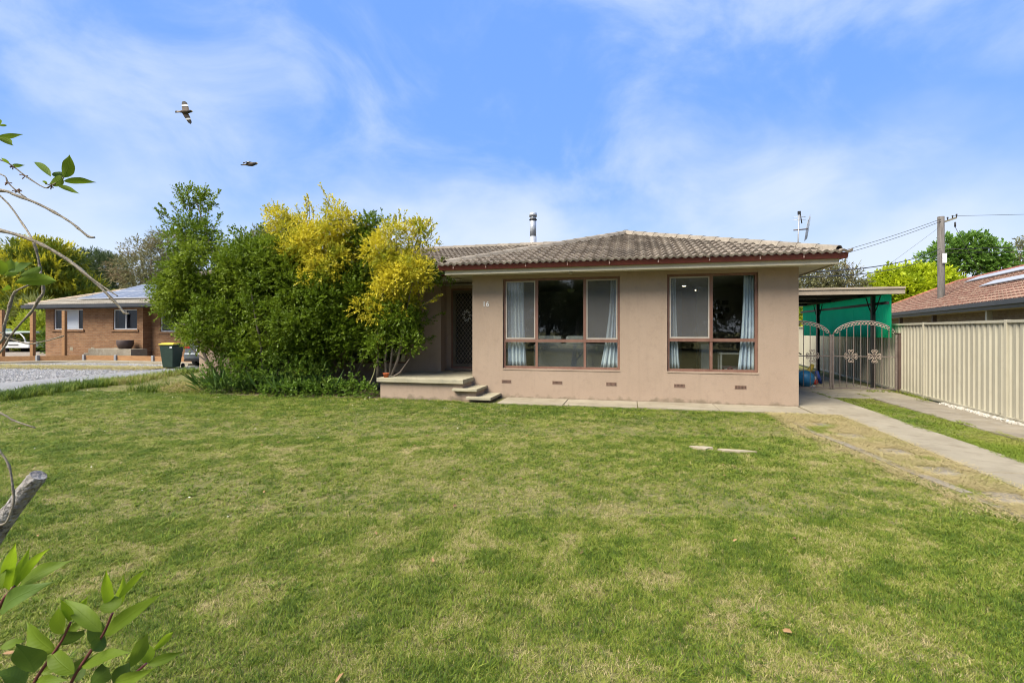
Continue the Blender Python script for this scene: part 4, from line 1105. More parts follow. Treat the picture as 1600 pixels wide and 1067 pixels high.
# wheelie bin
bn = thing('wheelie_bin', 'dark green wheelie bin with yellow lid beside the driveway', 'bin', (-18.66,16.66,.035), .25)
gm_ = pm('bin_green', (.022,.045,.032), (.03,.058,.04), scale=6, rough=.5)
b = MB(); lo_ = [(-.21,-.24),(.21,-.24),(.21,.24),(-.21,.24)]; hi_ = [(-.285,-.33),(.285,-.33),(.285,.36),(-.285,.36)]
b.add([(x,y,.05) for x,y in lo_]+[(x,y,.94) for x,y in hi_], [(0,1,2,3),(4,5,6,7),(0,1,5,4),(1,2,6,5),(2,3,7,6),(3,0,4,7)]); ob = b.build('body', gm_, bn)
md = ob.modifiers.new('bev', 'BEVEL'); md.width = .03; md.segments = 3
MB().bbox(-.305,.305,-.35,.38,.945,.985,.012).build('rim', gm_, bn)
b = MB(); b.bbox(-.30,.30,-.36,.37,.986,1.03,.015); b.prism([(-.30,1.03),(.28,1.03),(.2,1.065),(-.22,1.065)], 'x', -.26, .26); b.build('lid', pm('bin_yellow', (.70,.50,.02), (.75,.55,.03), scale=4, rough=.45), bn)
for x in (-.30,.25):
    b = MB(); b.lathe([(.06,0),(.1,.005),(.1,.045),(.06,.05)], n=18); o = b.build('wheel', M['rubber'], bn); o.rotation_euler = (0,R(90),0); o.location = (x,.30,.1)
MB().tube([(-.27,.30,.1),(.27,.30,.1)], .014, 6).build('axle', M['dark'], bn)
MB().tube([(-.24,.42,.90),(.24,.42,.90)], .016, 8).build('handle', gm_, bn)
MB().box(.15,.25,-.345,-.338,.86,.92).build('sticker', M['white'], bn)

# parked car (rear half shows beside the bin)
car = thing('parked_car', 'silver grey hatchback parked behind the wheelie bin, rear end showing', 'car', (-18.2,17.7,.035), R(97))
paint = pm('car_silver', (.16,.18,.20), (.18,.20,.22), scale=2, rough=.28, metallic=.55)
def loft(secs, mi=0, b=None):
    """closed sections (lists of equal length) -> smooth skin"""
    b = b or MB(); o = len(b.v); n = len(secs[0])
    for s_ in secs: b.v += [tuple(p) for p in s_]
    for i in range(len(secs)-1):
        for k in range(n): b.f.append([o+i*n+k, o+i*n+(k+1)%n, o+(i+1)*n+(k+1)%n, o+(i+1)*n+k]); b.m.append(mi); b.sm.append(True)
    b.f.append([o+k for k in range(n)][::-1]); b.m.append(mi); b.sm.append(False)
    e = o+(len(secs)-1)*n; b.f.append([e+k for k in range(n)]); b.m.append(mi); b.sm.append(False); return b
def bodysec(x, w, zl, zb, zt, wt):
    return [(x,-w*.9,zl),(x,-w,zl+.12),(x,-w,zb-.08),(x,-w*.97,zb),(x,-wt,zt-.04),(x,-wt*.86,zt),(x,wt*.86,zt),(x,wt,zt-.04),(x,w*.97,zb),(x,w,zb-.08),(x,w,zl+.12),(x,w*.9,zl)]
secs = [bodysec(*q) for q in ((0,.78,.30,.86,.90,.72),(.06,.84,.24,.90,1.02,.72),(.22,.86,.22,.93,1.28,.68),(.55,.87,.22,.94,1.42,.66),(1.2,.87,.20,.94,1.48,.66),(2.0,.87,.20,.93,1.45,.65),(2.6,.87,.20,.92,1.25,.66),(3.1,.87,.20,.90,.98,.70),(3.7,.85,.22,.84,.87,.70),(4.05,.80,.26,.74,.78,.66),(4.2,.70,.32,.62,.66,.58))]
b = loft(secs); b.build('body', paint, car)
for s_ in (-1, 1):
    b = MB(); b.add([(.42,s_*.845,.98),(1.15,s_*.865,.98),(1.15,s_*.705,1.38),(.62,s_*.71,1.36)], [(0,1,2,3)]); b.add([(1.22,s_*.866,.98),(2.35,s_*.866,.97),(1.95,s_*.705,1.37),(1.22,s_*.705,1.385)], [(0,1,2,3)])
    b.build('side_window', pm('car_glass', (.015,.017,.02), (.02,.022,.025), scale=3, rough=.08, spec=.8), car, fix=False)
    b = MB(); b.bbox(-.02,.16,min(s_*.55,s_*.87),max(s_*.55,s_*.87),.80,.96,.02); b.build('tail_light', pm('lamp_red', (.45,.01,.015), (.5,.015,.02), scale=5, rough=.2, spec=.7), car)
    for x in (.72, 3.28):
        wh = part('wheel', None, car); wh.location = (x, s_*.77, .30)
        b = MB(); b.lathe([(.20,-.09),(.285,-.095),(.30,-.07),(.30,.07),(.285,.095),(.20,.09)], n=28); o = b.build('tyre', M['rubber'], wh); o.rotation_euler = (R(90),0,0)
        b = MB(); b.lathe([(.06,-.098),(.19,-.093),(.20,-.06),(.20,.06),(.19,.093),(.06,.098)], n=20); o = b.build('rim', M['dullsteel'], wh); o.rotation_euler = (R(90),0,0)
MB().bbox(-.08,.12,-.80,.80,.33,.60,.04).build('bumper', paint, car); MB().bbox(-.06,.2,-.82,.82,.24,.33,.02).build('bumper_skirt', M['rubber'], car)
b = MB(); b.add([(.03,-.60,.98),(.03,.60,.98),(.21,.56,1.27),(.21,-.56,1.27)], [(0,1,2,3)]); o = b.build('rear_window', bpy.data.materials['car_glass'], car, fix=False); o.location = (-.03,0,.01)
MB().box(-.012,.004,-.26,.26,.68,.79).build('number_plate', M['white'], car)

# white utility truck, tray end at the left edge
ute = thing('utility_truck', 'white tray-back utility truck at the far left edge', 'truck', (-38.6,22.6,.2), .24)
MB().bbox(0,2.6,-.85,.85,.42,.50,.01).build('tray_floor', M['white'], ute)
for y in (-.87,.85): MB().bbox(0,2.6,y,y+.03,.36,.72,.008).build('tray_side', M['white'], ute)
MB().bbox(2.6,2.63,-.85,.85,.36,.72,.008).build('tailgate', M['white'], ute)
for y in (-.8,.8):
    MB().tube([(.1,y,.72),(.1,y,1.25),(2.0,y,1.25),(2.25,y,1.0),(2.45,y,.45)], .04, 8).build('rack_frame', M['white'], ute)
MB().bbox(-.6,2.9,-.85,.85,1.29,1.38,.01).build('rack_load', pm('load_green', (.50,.62,.55), (.56,.68,.60), scale=3, rough=.5), ute)
MB().box(.7,1.3,-.905,-.899,.60,.64).build('red_mark', pm('mark_red', (.5,.03,.03), (.55,.04,.04), scale=3), ute); MB().box(1.35,2.0,-.905,-.899,.53,.58).build('dark_mark', M['dark'], ute)
b = loft([[(x,-.82,.35),(x,-.85,.9),(x,-.7 if zt > 1 else -.8,zt),(x,.7 if zt > 1 else .8,zt),(x,.85,.9),(x,.82,.35)] for x, zt in ((-.05,1.55),(-1.0,1.58),(-1.6,.98),(-2.6,.90))]); b.build('cab', M['white'], ute)
for x in (.9,-2.0):
    for y in (-.75,.75):
        b = MB(); b.lathe([(.18,-.1),(.31,-.1),(.33,-.06),(.33,.06),(.31,.1),(.18,.1)], n=24); o = b.build('wheel', M['rubber'], ute); o.rotation_euler = (R(90),0,0); o.location = (x,y,.13)
# garden shed and white fence panel
sh = thing('garden_shed', 'small dark red shed with grey hipped roof behind the yellow bush', 'shed', (-47.0,30.0,.3))
MB().box(-2.2,2.2,0,3,0,1.9).build('wall', pm('shed_red', (.10,.04,.03), (.14,.06,.045), scale=4), sh)
b = MB(); b.add([(-2.7,-.4,1.9),(2.7,-.4,1.9),(2.7,3.4,1.9),(-2.7,3.4,1.9),(-.8,1.5,2.7),(.8,1.5,2.7)], [(0,1,5,4),(1,2,5),(2,3,4,5),(3,0,4),(3,2,1,0)]); b.build('roof', pm('shed_roof', (.16,.13,.11), (.22,.18,.15), scale=4, rough=.9), sh)
wf = thing('white_fence', 'short pale fence panel left of the brick house wall', 'fence', (-35.2,24.2,.25), .2)
for k in range(12): MB().bbox(k*.15,k*.15+.145,0,.03,0,1.25 if k < 11 else 1.3,.004).build('board', pm('pale_board', (.56,.60,.60), (.62,.66,.66), scale=3, rnd=.08) if k == 0 else bpy.data.materials['pale_board'], wf)
MB().box(0,1.8,.031,.07,.9,1.0).build('rail', bpy.data.materials['pale_board'], wf); MB().box(0,1.8,.031,.07,.2,.3).build('rail', bpy.data.materials['pale_board'], wf)

# ------------------------------------------------------------------ pole, wires, aerial
pole = thing('power_pole', 'weathered grey timber power pole above the red roof', 'pole', (15.9,30.6,0))
MB().tube([(0,0,0),(0,0,3),(-.02,0,7.62)], [.165,.16,.152], 14, wob=.03).build('pole_shaft', pm('grey_timber', (.10,.09,.08), (.17,.155,.14), scale=3, rough=.9, bump=.6, bscale=20, stretch=(6,6,.5)), pole)
MB().obox((-.05,-.06,7.22), (.78,.1,.28), (0,.1,0), (0,0,.1)).build('crossarm', pm('crossarm_wood', (.20,.19,.13), (.25,.23,.17), scale=4, rough=.9), pole)
for x, z in ((.30,7.44),(.52,7.52),(.70,7.58)): MB().lathe([(.02,0),(.035,.04),(.02,.08),(.045,.11),(.03,.15)], (x,.03,z), 10).build('insulator', M['dark'], pole)
MB().bbox(-.08,.12,-.26,-.235,5.15,5.65,.004).build('pole_plate', M['white'], pole)
MB().tube([(.62,0,7.3),(.62,0,7.05)], .04, 8).build('fuse_holder', M['dark'], pole)
def sag(a, c, s_, n=18):
    a, c = Vector(a), Vector(c); return [a.lerp(c, k/n)-Vector((0,0,s_*4*(k/n)*(1-k/n))) for k in range(n+1)]
WL = [('upper of the twin overhead wires running left of the pole', (15.9,30.5,7.5), (3.9,27.0,4.3), .35, .012), ('lower of the twin overhead wires running left of the pole', (15.9,30.5,7.38), (3.9,27.0,4.2), .42, .012),
      ('upper overhead service cable sloping down to the house eave', (15.75,30.4,5.9), (3.95,12.9,2.98), .25, .016), ('lower overhead service cable sloping down to the house eave', (15.75,30.4,5.65), (3.95,13.4,2.92), .3, .014),
      ('overhead wire running right from the pole at mid height', (16.0,30.6,5.9), (34,31,6.15), .12, .02), ('overhead wire running right from the pole, the lower one', (16.0,30.6,5.72), (34,31,5.8), .15, .014),
      ('topmost thin wire running right from the crossarm', (16.5,30.7,7.65), (36,33,7.9), .1, .01), ('steep thin wire dropping right from the fuse holder', (16.5,30.6,7.1), (17.6,30.7,4.9), .05, .012), ('thin slanting stay wire left of the pole', (15.7,30.5,7.0), (12.5,30.5,4.4), .02, .006)]
for lab, a, c, s_, r_ in WL:
    tag(MB().tube(sag(a, c, s_), r_, 5).build('power_line', M['dark']), lab, 'wire', 'overhead wires')
ant = thing('tv_aerial', 'television aerial with mast and slanted grid above the right hip', 'aerial', (4.75,16.0,0))
MB().tube([(-.02,0,3.4),(.0,0,4.2),(.03,0,5.08)], .02, 8).build('mast', M['dullsteel'], ant)
MB().box(-.01,.07,-.02,.02,5.0,5.10).build('mast_cap', M['dark'], ant)
for z, x0, x1 in ((4.93,-.14,.2),(4.85,-.15,.2)): MB().tube([(x0,0,z),(x1,0,z)], .008, 5).build('element', M['steel'], ant)
MB().tube([(.06,0,5.0),(.10,0,4.74)], .016, 6).build('boom', M['dark'], ant)
MB().tube([(-.12,0,4.55),(.26,0,4.57)], .018, 6).build('cross_boom', M['brownpost'], ant)
for k in range(5):
    x = .17+k*.022
    MB().tube([(x,.02*k,4.22+.02*k),(x+.05,.02*k,4.62),(x+.1,.02*k,5.0-.05*abs(k-3))], .006, 5).build('grid_rod', M['dullsteel'], ant)

# ------------------------------------------------------------------ small things by the house
op = thing('plant_pot', 'small orange plant pot on the left end of the porch slab', 'pot', (-5.70,10.75,.492))
om = pm('terracotta_orange', (.45,.10,.03), (.52,.14,.05), scale=8, rough=.6)
MB().lathe([(.055,0),(.068,.075),(.076,.075),(.078,.10),(.070,.10),(.066,.085)], n=18).build('pot_body', om, op); MB().lathe([(.064,.086),(0,.09)], n=18).build('potting_soil', M['soil'], op)
hose = MB().tube([(-6.15,11.15,.95),(-6.19,11.15,.75),(-6.24,11.15,.55),(-6.31,11.12,.35),(-6.38,11.05,.2),(-6.45,11.0,.06),(-6.6,10.9,.03)], .015, 7).build('garden_hose', pm('hose_yellow', (.40,.36,.16), (.46,.42,.20), scale=5, rough=.5)); tag(hose, 'pale yellow hose hanging left of the porch', 'hose')
ball = thing('hopper_ball', 'round blue play ball on the concrete behind the gate', 'ball', (4.72,15.3,.03))
bm_ = pm('ball_blue', (.03,.19,.36), (.04,.23,.42), scale=3, rough=.4)
prof = [(0.0001,0)]+[(.235*math.sin(t),.235-.235*math.cos(t)) for t in np.linspace(.15,2.99,18)]+[(.0001,.47)]
b = MB(); b.lathe(prof, n=28); b.build('ball_body', bm_, ball)
for x in (.06,.14): MB().tube([(x,-.2,.07),(x+.02,-.25,.03),(x+.04,-.27,.0)], .012, 6).build('foot_peg', pm('pegs_%d' % int(x*100), (.35,.45,.6), (.4,.5,.65), scale=3), ball)
bike = thing('kick_scooter', 'child\'s dark scooter leaning behind the gate', 'scooter', (4.62,16.0,.03), .3)
MB().tube([(-.05,0,.15),(0,0,.5),(.06,0,.98)], .022, 8).build('steering_tube', M['dark'], bike); MB().tube([(-.16,0,1.02),(.06,0,.98),(.25,0,.88)], .017, 8).build('handlebar', M['dark'], bike)
MB().bbox(-.1,.55,-.06,.06,.08,.11,.01).build('deck', pm('deck_teal', (.05,.15,.14), (.07,.2,.18), scale=4), bike)
for x in (-.1,.62):
    b = MB(); b.lathe([(.05,-.018),(.085,-.016),(.09,0),(.085,.016),(.05,.018)], n=18); o = b.build('wheel', M['rubber'], bike); o.rotation_euler = (R(90),0,0); o.location = (x,0,.09)
toy = thing('ride_on_toy', 'colourful plastic ride-on toy behind the blue ball', 'toy', (5.05,16.1,.03), .5)
MB().bbox(-.22,.2,-.1,.1,.12,.24,.03).build('seat', pm('toy_white', (.6,.6,.58), (.66,.66,.64), scale=6), toy)
MB().tube([(-.2,0,.2),(-.05,0,.32),(.12,0,.5),(.16,0,.58)], [.06,.07,.06,.05], 10).build('neck', pm('toy_yellow', (.5,.36,.05), (.56,.42,.08), scale=4), toy)
MB().tube([(.25,-.05,.38),(.36,-.02,.18),(.46,0,.03)], .05, 8).build('rear_wing', pm('toy_blue', (.03,.08,.35), (.05,.1,.4), scale=4), toy)
for x in (-.16,.16):
    for y in (-.11,.11):
        b = MB(); b.lathe([(.04,-.02),(.07,-.018),(.07,.018),(.04,.02)], n=14); o = b.build('wheel', pm('toy_red2', (.4,.04,.03), (.45,.06,.04), scale=4) if (x < 0 and y < 0) else bpy.data.materials['toy_red2'], toy); o.rotation_euler = (R(90),0,0); o.location = (x,y,.075)

# ---- measured positions (metres): shrub masses, shoots, stems, near twigs and leaves
L_GREEN = [(-12.12, 11.3, 2.44, 0.79, 0.8, 0.86, 1), (-11.3, 11.3, 3.32, 1.17, 0.9, 0.85, 1), (-10.0, 11.2, 3.18, 0.96, 0.9, 0.76, 1), (-10.68, 11.1, 1.76, 1.07, 0.9, 0.93, 1), (-9.03, 11.1, 2.47, 0.87, 0.9, 1.01, 1), (-9.04, 11.3, 3.46, 0.78, 0.9, 0.61, 1), (-12.7, 11.3, 2.91, 0.44, 0.5, 0.47, 0.8), (-11.46, 11.2, 1.51, 0.53, 0.5, 0.35, 0.7), (-9.37, 11.1, 1.3, 0.84, 0.8, 0.76, 0.9), (-8.11, 11.1, 1.8, 0.99, 0.9, 0.96, 1), (-12.05, 11.4, 4.22, 0.65, 0.6, 0.54, 0.6), (-8.23, 11.2, 2.88, 0.75, 0.8, 0.67, 1), (-7.44, 11.2, 2.37, 0.82, 0.8, 0.9, 1), (-8.38, 11.2, 0.88, 0.84, 0.6, 0.58, 0.7), (-12.95, 11.3, 2.31, 0.29, 0.4, 0.33, 0.5), (-12.05, 11.4, 5.16, 0.36, 0.4, 0.4, 0.45), (-9.93, 11.4, 3.99, 0.52, 0.6, 0.44, 0.6)]
L_MID = [(-6.82, 11.7, 3.57, 0.51, 0.6, 0.74, 0.9), (-6.89, 11.5, 2.63, 0.8, 0.8, 0.86, 1), (-7.05, 11.4, 1.63, 0.83, 0.7, 0.79, 0.9), (-6.16, 11.5, 1.71, 0.66, 0.6, 0.74, 0.8), (-6.63, 11.8, 4.22, 0.27, 0.4, 0.27, 0.6), (-5.54, 11.7, 1.88, 0.36, 0.4, 0.66, 0.5), (-5.61, 11.2, 2.03, 0.63, 0.5, 0.48, 0.9), (-4.79, 11.6, 3.08, 0.29, 0.3, 0.23, 0.55), (-6.0, 10.95, 1.16, 0.31, 0.3, 0.34, 0.35), (-5.21, 11.0, 1.43, 0.34, 0.3, 0.37, 0.35)]
L_GOLD1 = [(-8.42, 11.2, 4.09, 0.6, 0.6, 0.47, 1), (-7.7, 11.1, 3.71, 0.65, 0.7, 0.62, 1), (-7.32, 11.3, 4.16, 0.46, 0.6, 0.53, 0.9), (-7.51, 10.9, 3.03, 0.51, 0.5, 0.39, 0.9), (-8.94, 11.3, 4.4, 0.31, 0.4, 0.31, 0.8), (-6.98, 11.2, 3.58, 0.36, 0.5, 0.57, 0.7), (-8.23, 11.0, 3.6, 0.49, 0.4, 0.26, 0.8)]
L_GOLD2 = [(-5.56, 11.1, 3.56, 0.53, 0.6, 0.57, 0.95), (-5.18, 11.0, 2.79, 0.49, 0.6, 0.74, 1), (-5.8, 11.0, 2.81, 0.41, 0.5, 0.5, 0.9), (-5.0, 11.1, 3.81, 0.23, 0.4, 0.4, 0.7), (-6.03, 11.1, 3.45, 0.22, 0.4, 0.41, 0.7), (-6.21, 10.8, 2.1, 0.31, 0.4, 0.28, 0.5)]
S_GREEN = [((-12.05, 11.4, 4.62), (-12.48, 11.3, 5.7)), ((-12.05, 11.4, 4.8), (-12.12, 11.3, 5.5)), ((-11.83, 11.4, 4.61), (-11.49, 11.3, 5.67)), ((-11.66, 11.4, 4.78), (-11.02, 11.3, 5.43)), ((-12.05, 11.4, 4.44), (-13.29, 11.3, 5.1)), ((-12.28, 11.4, 4.63), (-12.66, 11.3, 5.21)), ((-11.4, 11.4, 4.23), (-10.98, 11.3, 4.81)), ((-11.62, 11.4, 4.42), (-11.3, 11.3, 5.09)), ((-10.34, 11.4, 3.83), (-10.33, 11.3, 4.42)), ((-10.55, 11.4, 3.66), (-10.04, 11.3, 4.15)), ((-12.05, 11.4, 3.71), (-12.79, 11.3, 4.63)), ((-11.08, 11.4, 3.86), (-10.96, 11.3, 4.36)), ((-11.79, 11.4, 5.14), (-11.56, 11.3, 5.46)), ((-12.34, 11.4, 5.0), (-12.28, 11.3, 5.42)), ((-12.72, 11.4, 4.65), (-13.02, 11.3, 5.16)), ((-12.9, 11.4, 4.48), (-13.15, 11.3, 5.02))]
S_GOLD1 = [((-8.96, 11.2, 4.42), (-9.11, 11.1, 4.94)), ((-8.42, 11.2, 4.39), (-8.44, 11.1, 4.87)), ((-8.11, 11.2, 4.46), (-8.11, 11.1, 5.13)), ((-8.0, 11.2, 4.53), (-7.98, 11.1, 4.81)), ((-7.34, 11.2, 4.5), (-7.68, 11.1, 5.25)), ((-7.16, 11.2, 4.41), (-7.37, 11.1, 4.97)), ((-6.98, 11.2, 4.32), (-6.97, 11.1, 4.59)), ((-8.67, 11.2, 4.4), (-8.72, 11.1, 4.72)), ((-8.19, 11.2, 4.54), (-8.15, 11.1, 4.93)), ((-7.53, 11.2, 4.51), (-7.59, 11.1, 4.95)), ((-9.16, 11.2, 4.17), (-9.27, 11.1, 4.31))]
S_GOLD2 = [((-5.91, 11.1, 3.77), (-5.87, 11.0, 4.23)), ((-5.6, 11.1, 3.99), (-5.58, 11.0, 4.36)), ((-5.51, 11.1, 3.91), (-5.48, 11.0, 4.49)), ((-5.39, 11.1, 3.98), (-5.34, 11.0, 4.46)), ((-5.0, 11.1, 4.04), (-4.94, 11.0, 4.25)), ((-4.92, 11.1, 3.96), (-4.66, 11.0, 4.28)), ((-4.84, 11.1, 3.72), (-4.61, 11.0, 4.12)), ((-5.73, 11.1, 3.92), (-5.75, 11.0, 4.21)), ((-5.17, 11.1, 3.89), (-5.07, 11.0, 4.18)), ((-4.75, 11.1, 3.41), (-4.51, 11.0, 3.72)), ((-5.0, 11.1, 2.17), (-4.38, 11.0, 2.47)), ((-5.94, 11.1, 1.55), (-6.1, 11.0, 1.16))]
S_MID = [((-6.85, 11.75, 3.92), (-6.92, 11.65, 4.61)), ((-6.75, 11.75, 4.08), (-6.75, 11.65, 4.48)), ((-6.6, 11.75, 4.16), (-6.38, 11.65, 4.51)), ((-6.75, 11.75, 4.17), (-6.51, 11.65, 4.47)), ((-6.29, 11.75, 3.64), (-6.35, 11.65, 4.08)), ((-5.39, 11.75, 1.72), (-4.64, 11.65, 2.04)), ((-5.39, 11.75, 1.22), (-4.82, 11.65, 1.47)), ((-5.21, 11.75, 3.03), (-4.47, 11.65, 3.08))]
L_LOW = [(-10.3, 10.7, 0.38, 0.57, 0.45, 0.4, 1), (-9.5, 10.8, 0.48, 0.6, 0.45, 0.46, 1), (-8.68, 10.85, 0.6, 0.59, 0.45, 0.49, 1), (-9.98, 11.0, 0.96, 0.68, 0.4, 0.42, 0.6), (-7.97, 10.9, 0.5, 0.55, 0.4, 0.45, 1)]
L_LOW2 = [(-7.89, 10.55, 0.14, 0.57, 0.3, 0.19, 1), (-7.14, 10.75, 0.17, 0.5, 0.3, 0.22, 1), (-6.44, 10.75, 0.16, 0.47, 0.3, 0.2, 1), (-8.63, 10.45, 0.1, 0.47, 0.25, 0.16, 0.8), (-6.64, 10.95, 0.6, 0.13, 0.15, 0.32, 0.5)]
T_GREEN = [[(-9.26, 10.9, 0.02), (-9.19, 10.8, 0.65), (-9.16, 10.7, 1.22), (-9.14, 10.5, 1.87), (-9.26, 10.5, 2.44), (-9.97, 11.1, 3.08)], [(-9.3, 10.95, 0.22), (-9.07, 11.1, 1.21), (-8.76, 11.2, 2.22), (-8.38, 11.2, 3.05)], [(-10.44, 10.85, 0.1), (-10.64, 10.8, 0.33), (-10.86, 10.7, 0.88), (-11.17, 10.8, 1.29), (-11.82, 11.1, 1.9), (-12.28, 11.3, 2.81), (-12.28, 11.4, 4.09)], [(-10.45, 10.9, 0.13), (-10.69, 11.0, 0.86), (-10.27, 11.1, 1.89), (-10.26, 11.2, 2.76)], [(-10.65, 10.9, 0.36), (-10.85, 10.85, 0.7), (-11.42, 11.0, 0.94), (-12.17, 11.2, 1.37)], [(-9.97, 11.1, 0.01), (-10.06, 11.05, 1.21), (-10.09, 10.8, 1.88), (-10.33, 10.9, 2.23), (-10.99, 11.2, 3.3), (-11.66, 11.4, 4.6), (-11.94, 11.4, 5.33)], [(-10.91, 10.75, 0.87), (-11.25, 10.6, 1.75), (-11.99, 10.9, 1.81)]]
T_MID = [[(-7.23, 11.6, 0.03), (-7.13, 11.6, 1.21), (-6.95, 11.6, 2.56), (-6.82, 11.7, 3.57), (-6.69, 11.8, 4.26)], [(-7.17, 11.6, 0.07), (-6.58, 11.6, 1.38), (-6.26, 11.7, 2.38)], [(-8.33, 11.4, -0.01), (-7.95, 11.4, 1.21), (-7.5, 11.3, 2.38)]]
T_GOLD1 = [[(-7.88, 11.3, 0.05), (-7.78, 11.3, 1.22), (-7.81, 11.2, 2.71), (-7.93, 11.1, 3.69), (-8.23, 11.2, 4.55)], [(-7.84, 11.3, 0.13), (-7.6, 11.3, 2.21), (-7.29, 11.2, 3.68), (-7.62, 11.2, 4.84)]]
T_GOLD2 = [[(-6.12, 11.1, 0.41), (-6.1, 11.1, 0.92), (-6.12, 11.1, 1.55), (-5.89, 11.0, 2.65), (-5.89, 11.1, 3.77)], [(-5.87, 11.1, 0.38), (-5.91, 11.1, 0.92), (-5.82, 11.1, 1.55), (-5.58, 11.0, 2.8), (-5.6, 11.1, 3.91)], [(-5.8, 11.1, 0.38), (-5.73, 11.1, 1.08), (-5.67, 11.1, 1.71), (-5.29, 11.0, 2.79)], [(-5.77, 11.1, 0.42), (-5.56, 11.1, 0.92), (-5.41, 11.1, 1.71), (-5.13, 11.0, 2.79), (-5.0, 11.1, 3.73)], [(-5.84, 11.1, 0.38), (-5.46, 11.0, 0.59), (-5.21, 11.0, 0.93)]]
F_BR = [[(-2.473, 0.945, 1.789, 0.016), (-2.246, 1.0, 1.964, 0.012), (-2.038, 1.05, 2.031, 0.009), (-1.867, 1.091, 2.027, 0.007), (-1.82, 1.103, 2.012, 0.006), (-1.75, 1.12, 1.984, 0.006), (-1.669, 1.139, 1.938, 0.005), (-1.629, 1.149, 1.906, 0.005), (-1.606, 1.155, 1.887, 0.005), (-1.587, 1.159, 1.884, 0.004)], [(-2.308, 0.882, 1.667, 0.02), (-2.061, 0.942, 1.867, 0.014), (-1.884, 0.985, 1.907, 0.009), (-1.743, 1.019, 1.885, 0.007), (-1.649, 1.041, 1.855, 0.007), (-1.559, 1.063, 1.804, 0.007), (-1.485, 1.081, 1.742, 0.006), (-1.42, 1.097, 1.676, 0.005), (-1.4, 1.102, 1.651, 0.005), (-1.386, 1.105, 1.649, 0.003)], [(-2.246, 1.0, 1.964, 0.008), (-2.019, 1.055, 2.11, 0.005), (-1.867, 1.091, 2.011, 0.004), (-1.774, 1.093, 1.918, 0.004), (-1.673, 1.056, 1.853, 0.005), (-1.66, 1.059, 1.807, 0.005), (-1.653, 1.061, 1.76, 0.005), (-1.647, 1.063, 1.713, 0.006), (-1.66, 1.059, 1.689, 0.006), (-1.679, 1.055, 1.656, 0.005), (-1.709, 1.048, 1.623, 0.004), (-1.741, 1.04, 1.582, 0.004), (-1.761, 1.035, 1.547, 0.004), (-1.814, 1.002, 1.449, 0.004)], [(-2.192, 0.859, 1.384, 0.01), (-1.783, 0.958, 1.525, 0.006), (-1.681, 0.982, 1.567, 0.006), (-1.67, 0.985, 1.612, 0.005), (-1.658, 0.988, 1.656, 0.006), (-1.647, 0.991, 1.696, 0.006), (-1.63, 0.995, 1.714, 0.004), (-1.595, 1.013, 1.736, 0.004), (-1.608, 1.031, 1.765, 0.003)], [(-2.08, 0.989, 1.519, 0.006), (-1.878, 1.037, 1.623, 0.004), (-1.805, 1.055, 1.596, 0.004), (-1.789, 1.059, 1.581, 0.003), (-1.761, 1.066, 1.572, 0.003), (-1.723, 1.075, 1.562, 0.003), (-1.683, 1.085, 1.568, 0.003), (-1.624, 1.099, 1.585, 0.003)], [(-2.246, 1.0, 2.218, 0.008), (-1.981, 1.064, 2.149, 0.005), (-1.867, 1.091, 2.12, 0.003), (-1.83, 1.101, 2.101, 0.003), (-1.792, 1.11, 2.071, 0.003), (-1.737, 1.123, 2.036, 0.003), (-1.716, 1.128, 2.042, 0.003), (-1.684, 1.136, 2.06, 0.003), (-1.68, 1.137, 2.069, 0.002)], [(-2.019, 1.055, 2.11, 0.004), (-1.867, 1.091, 2.077, 0.003), (-1.845, 1.097, 2.052, 0.003), (-1.82, 1.103, 2.027, 0.003), (-1.79, 1.11, 2.005, 0.003)], [(-2.202, 0.908, 1.285, 0.01), (-1.902, 0.98, 1.431, 0.006), (-1.743, 1.019, 1.367, 0.004), (-1.708, 1.027, 1.347, 0.004), (-1.646, 1.042, 1.325, 0.003)], [(-1.746, 0.864, 1.4, 0.006), (-1.604, 0.898, 1.352, 0.004), (-1.556, 0.91, 1.293, 0.004), (-1.534, 0.915, 1.257, 0.004), (-1.525, 0.917, 1.206, 0.004), (-1.523, 0.918, 1.165, 0.004), (-1.537, 0.914, 1.121, 0.004), (-1.556, 0.91, 1.108, 0.004), (-1.604, 0.898, 1.111, 0.004)], [(-1.559, 1.063, 1.802, 0.003), (-1.439, 1.072, 1.725, 0.003), (-1.413, 1.078, 1.708, 0.003), (-1.398, 1.082, 1.697, 0.002)]]
F_LIMB = [[(-2.473, 0.945, 0.172, 0.06), (-2.114, 1.032, 0.64, 0.042), (-1.867, 1.091, 1.006, 0.03), (-1.83, 1.101, 1.058, 0.028), (-1.792, 1.11, 1.111, 0.028), (-1.761, 1.117, 1.15, 0.027), (-1.752, 1.119, 1.162, 0.024)]]
F_TRUNK = [[(-2.492, 0.94, -0.432, 0.13), (-2.492, 0.94, 0.172, 0.11), (-2.45, 0.93, 0.864, 0.075), (-2.395, 0.913, 1.368, 0.05), (-2.391, 0.913, 1.764, 0.03), (-2.328, 0.959, 2.017, 0.018), (-2.246, 1.0, 2.218, 0.01), (-2.095, 1.037, 2.237, 0.006), (-1.943, 1.073, 2.208, 0.003)]]
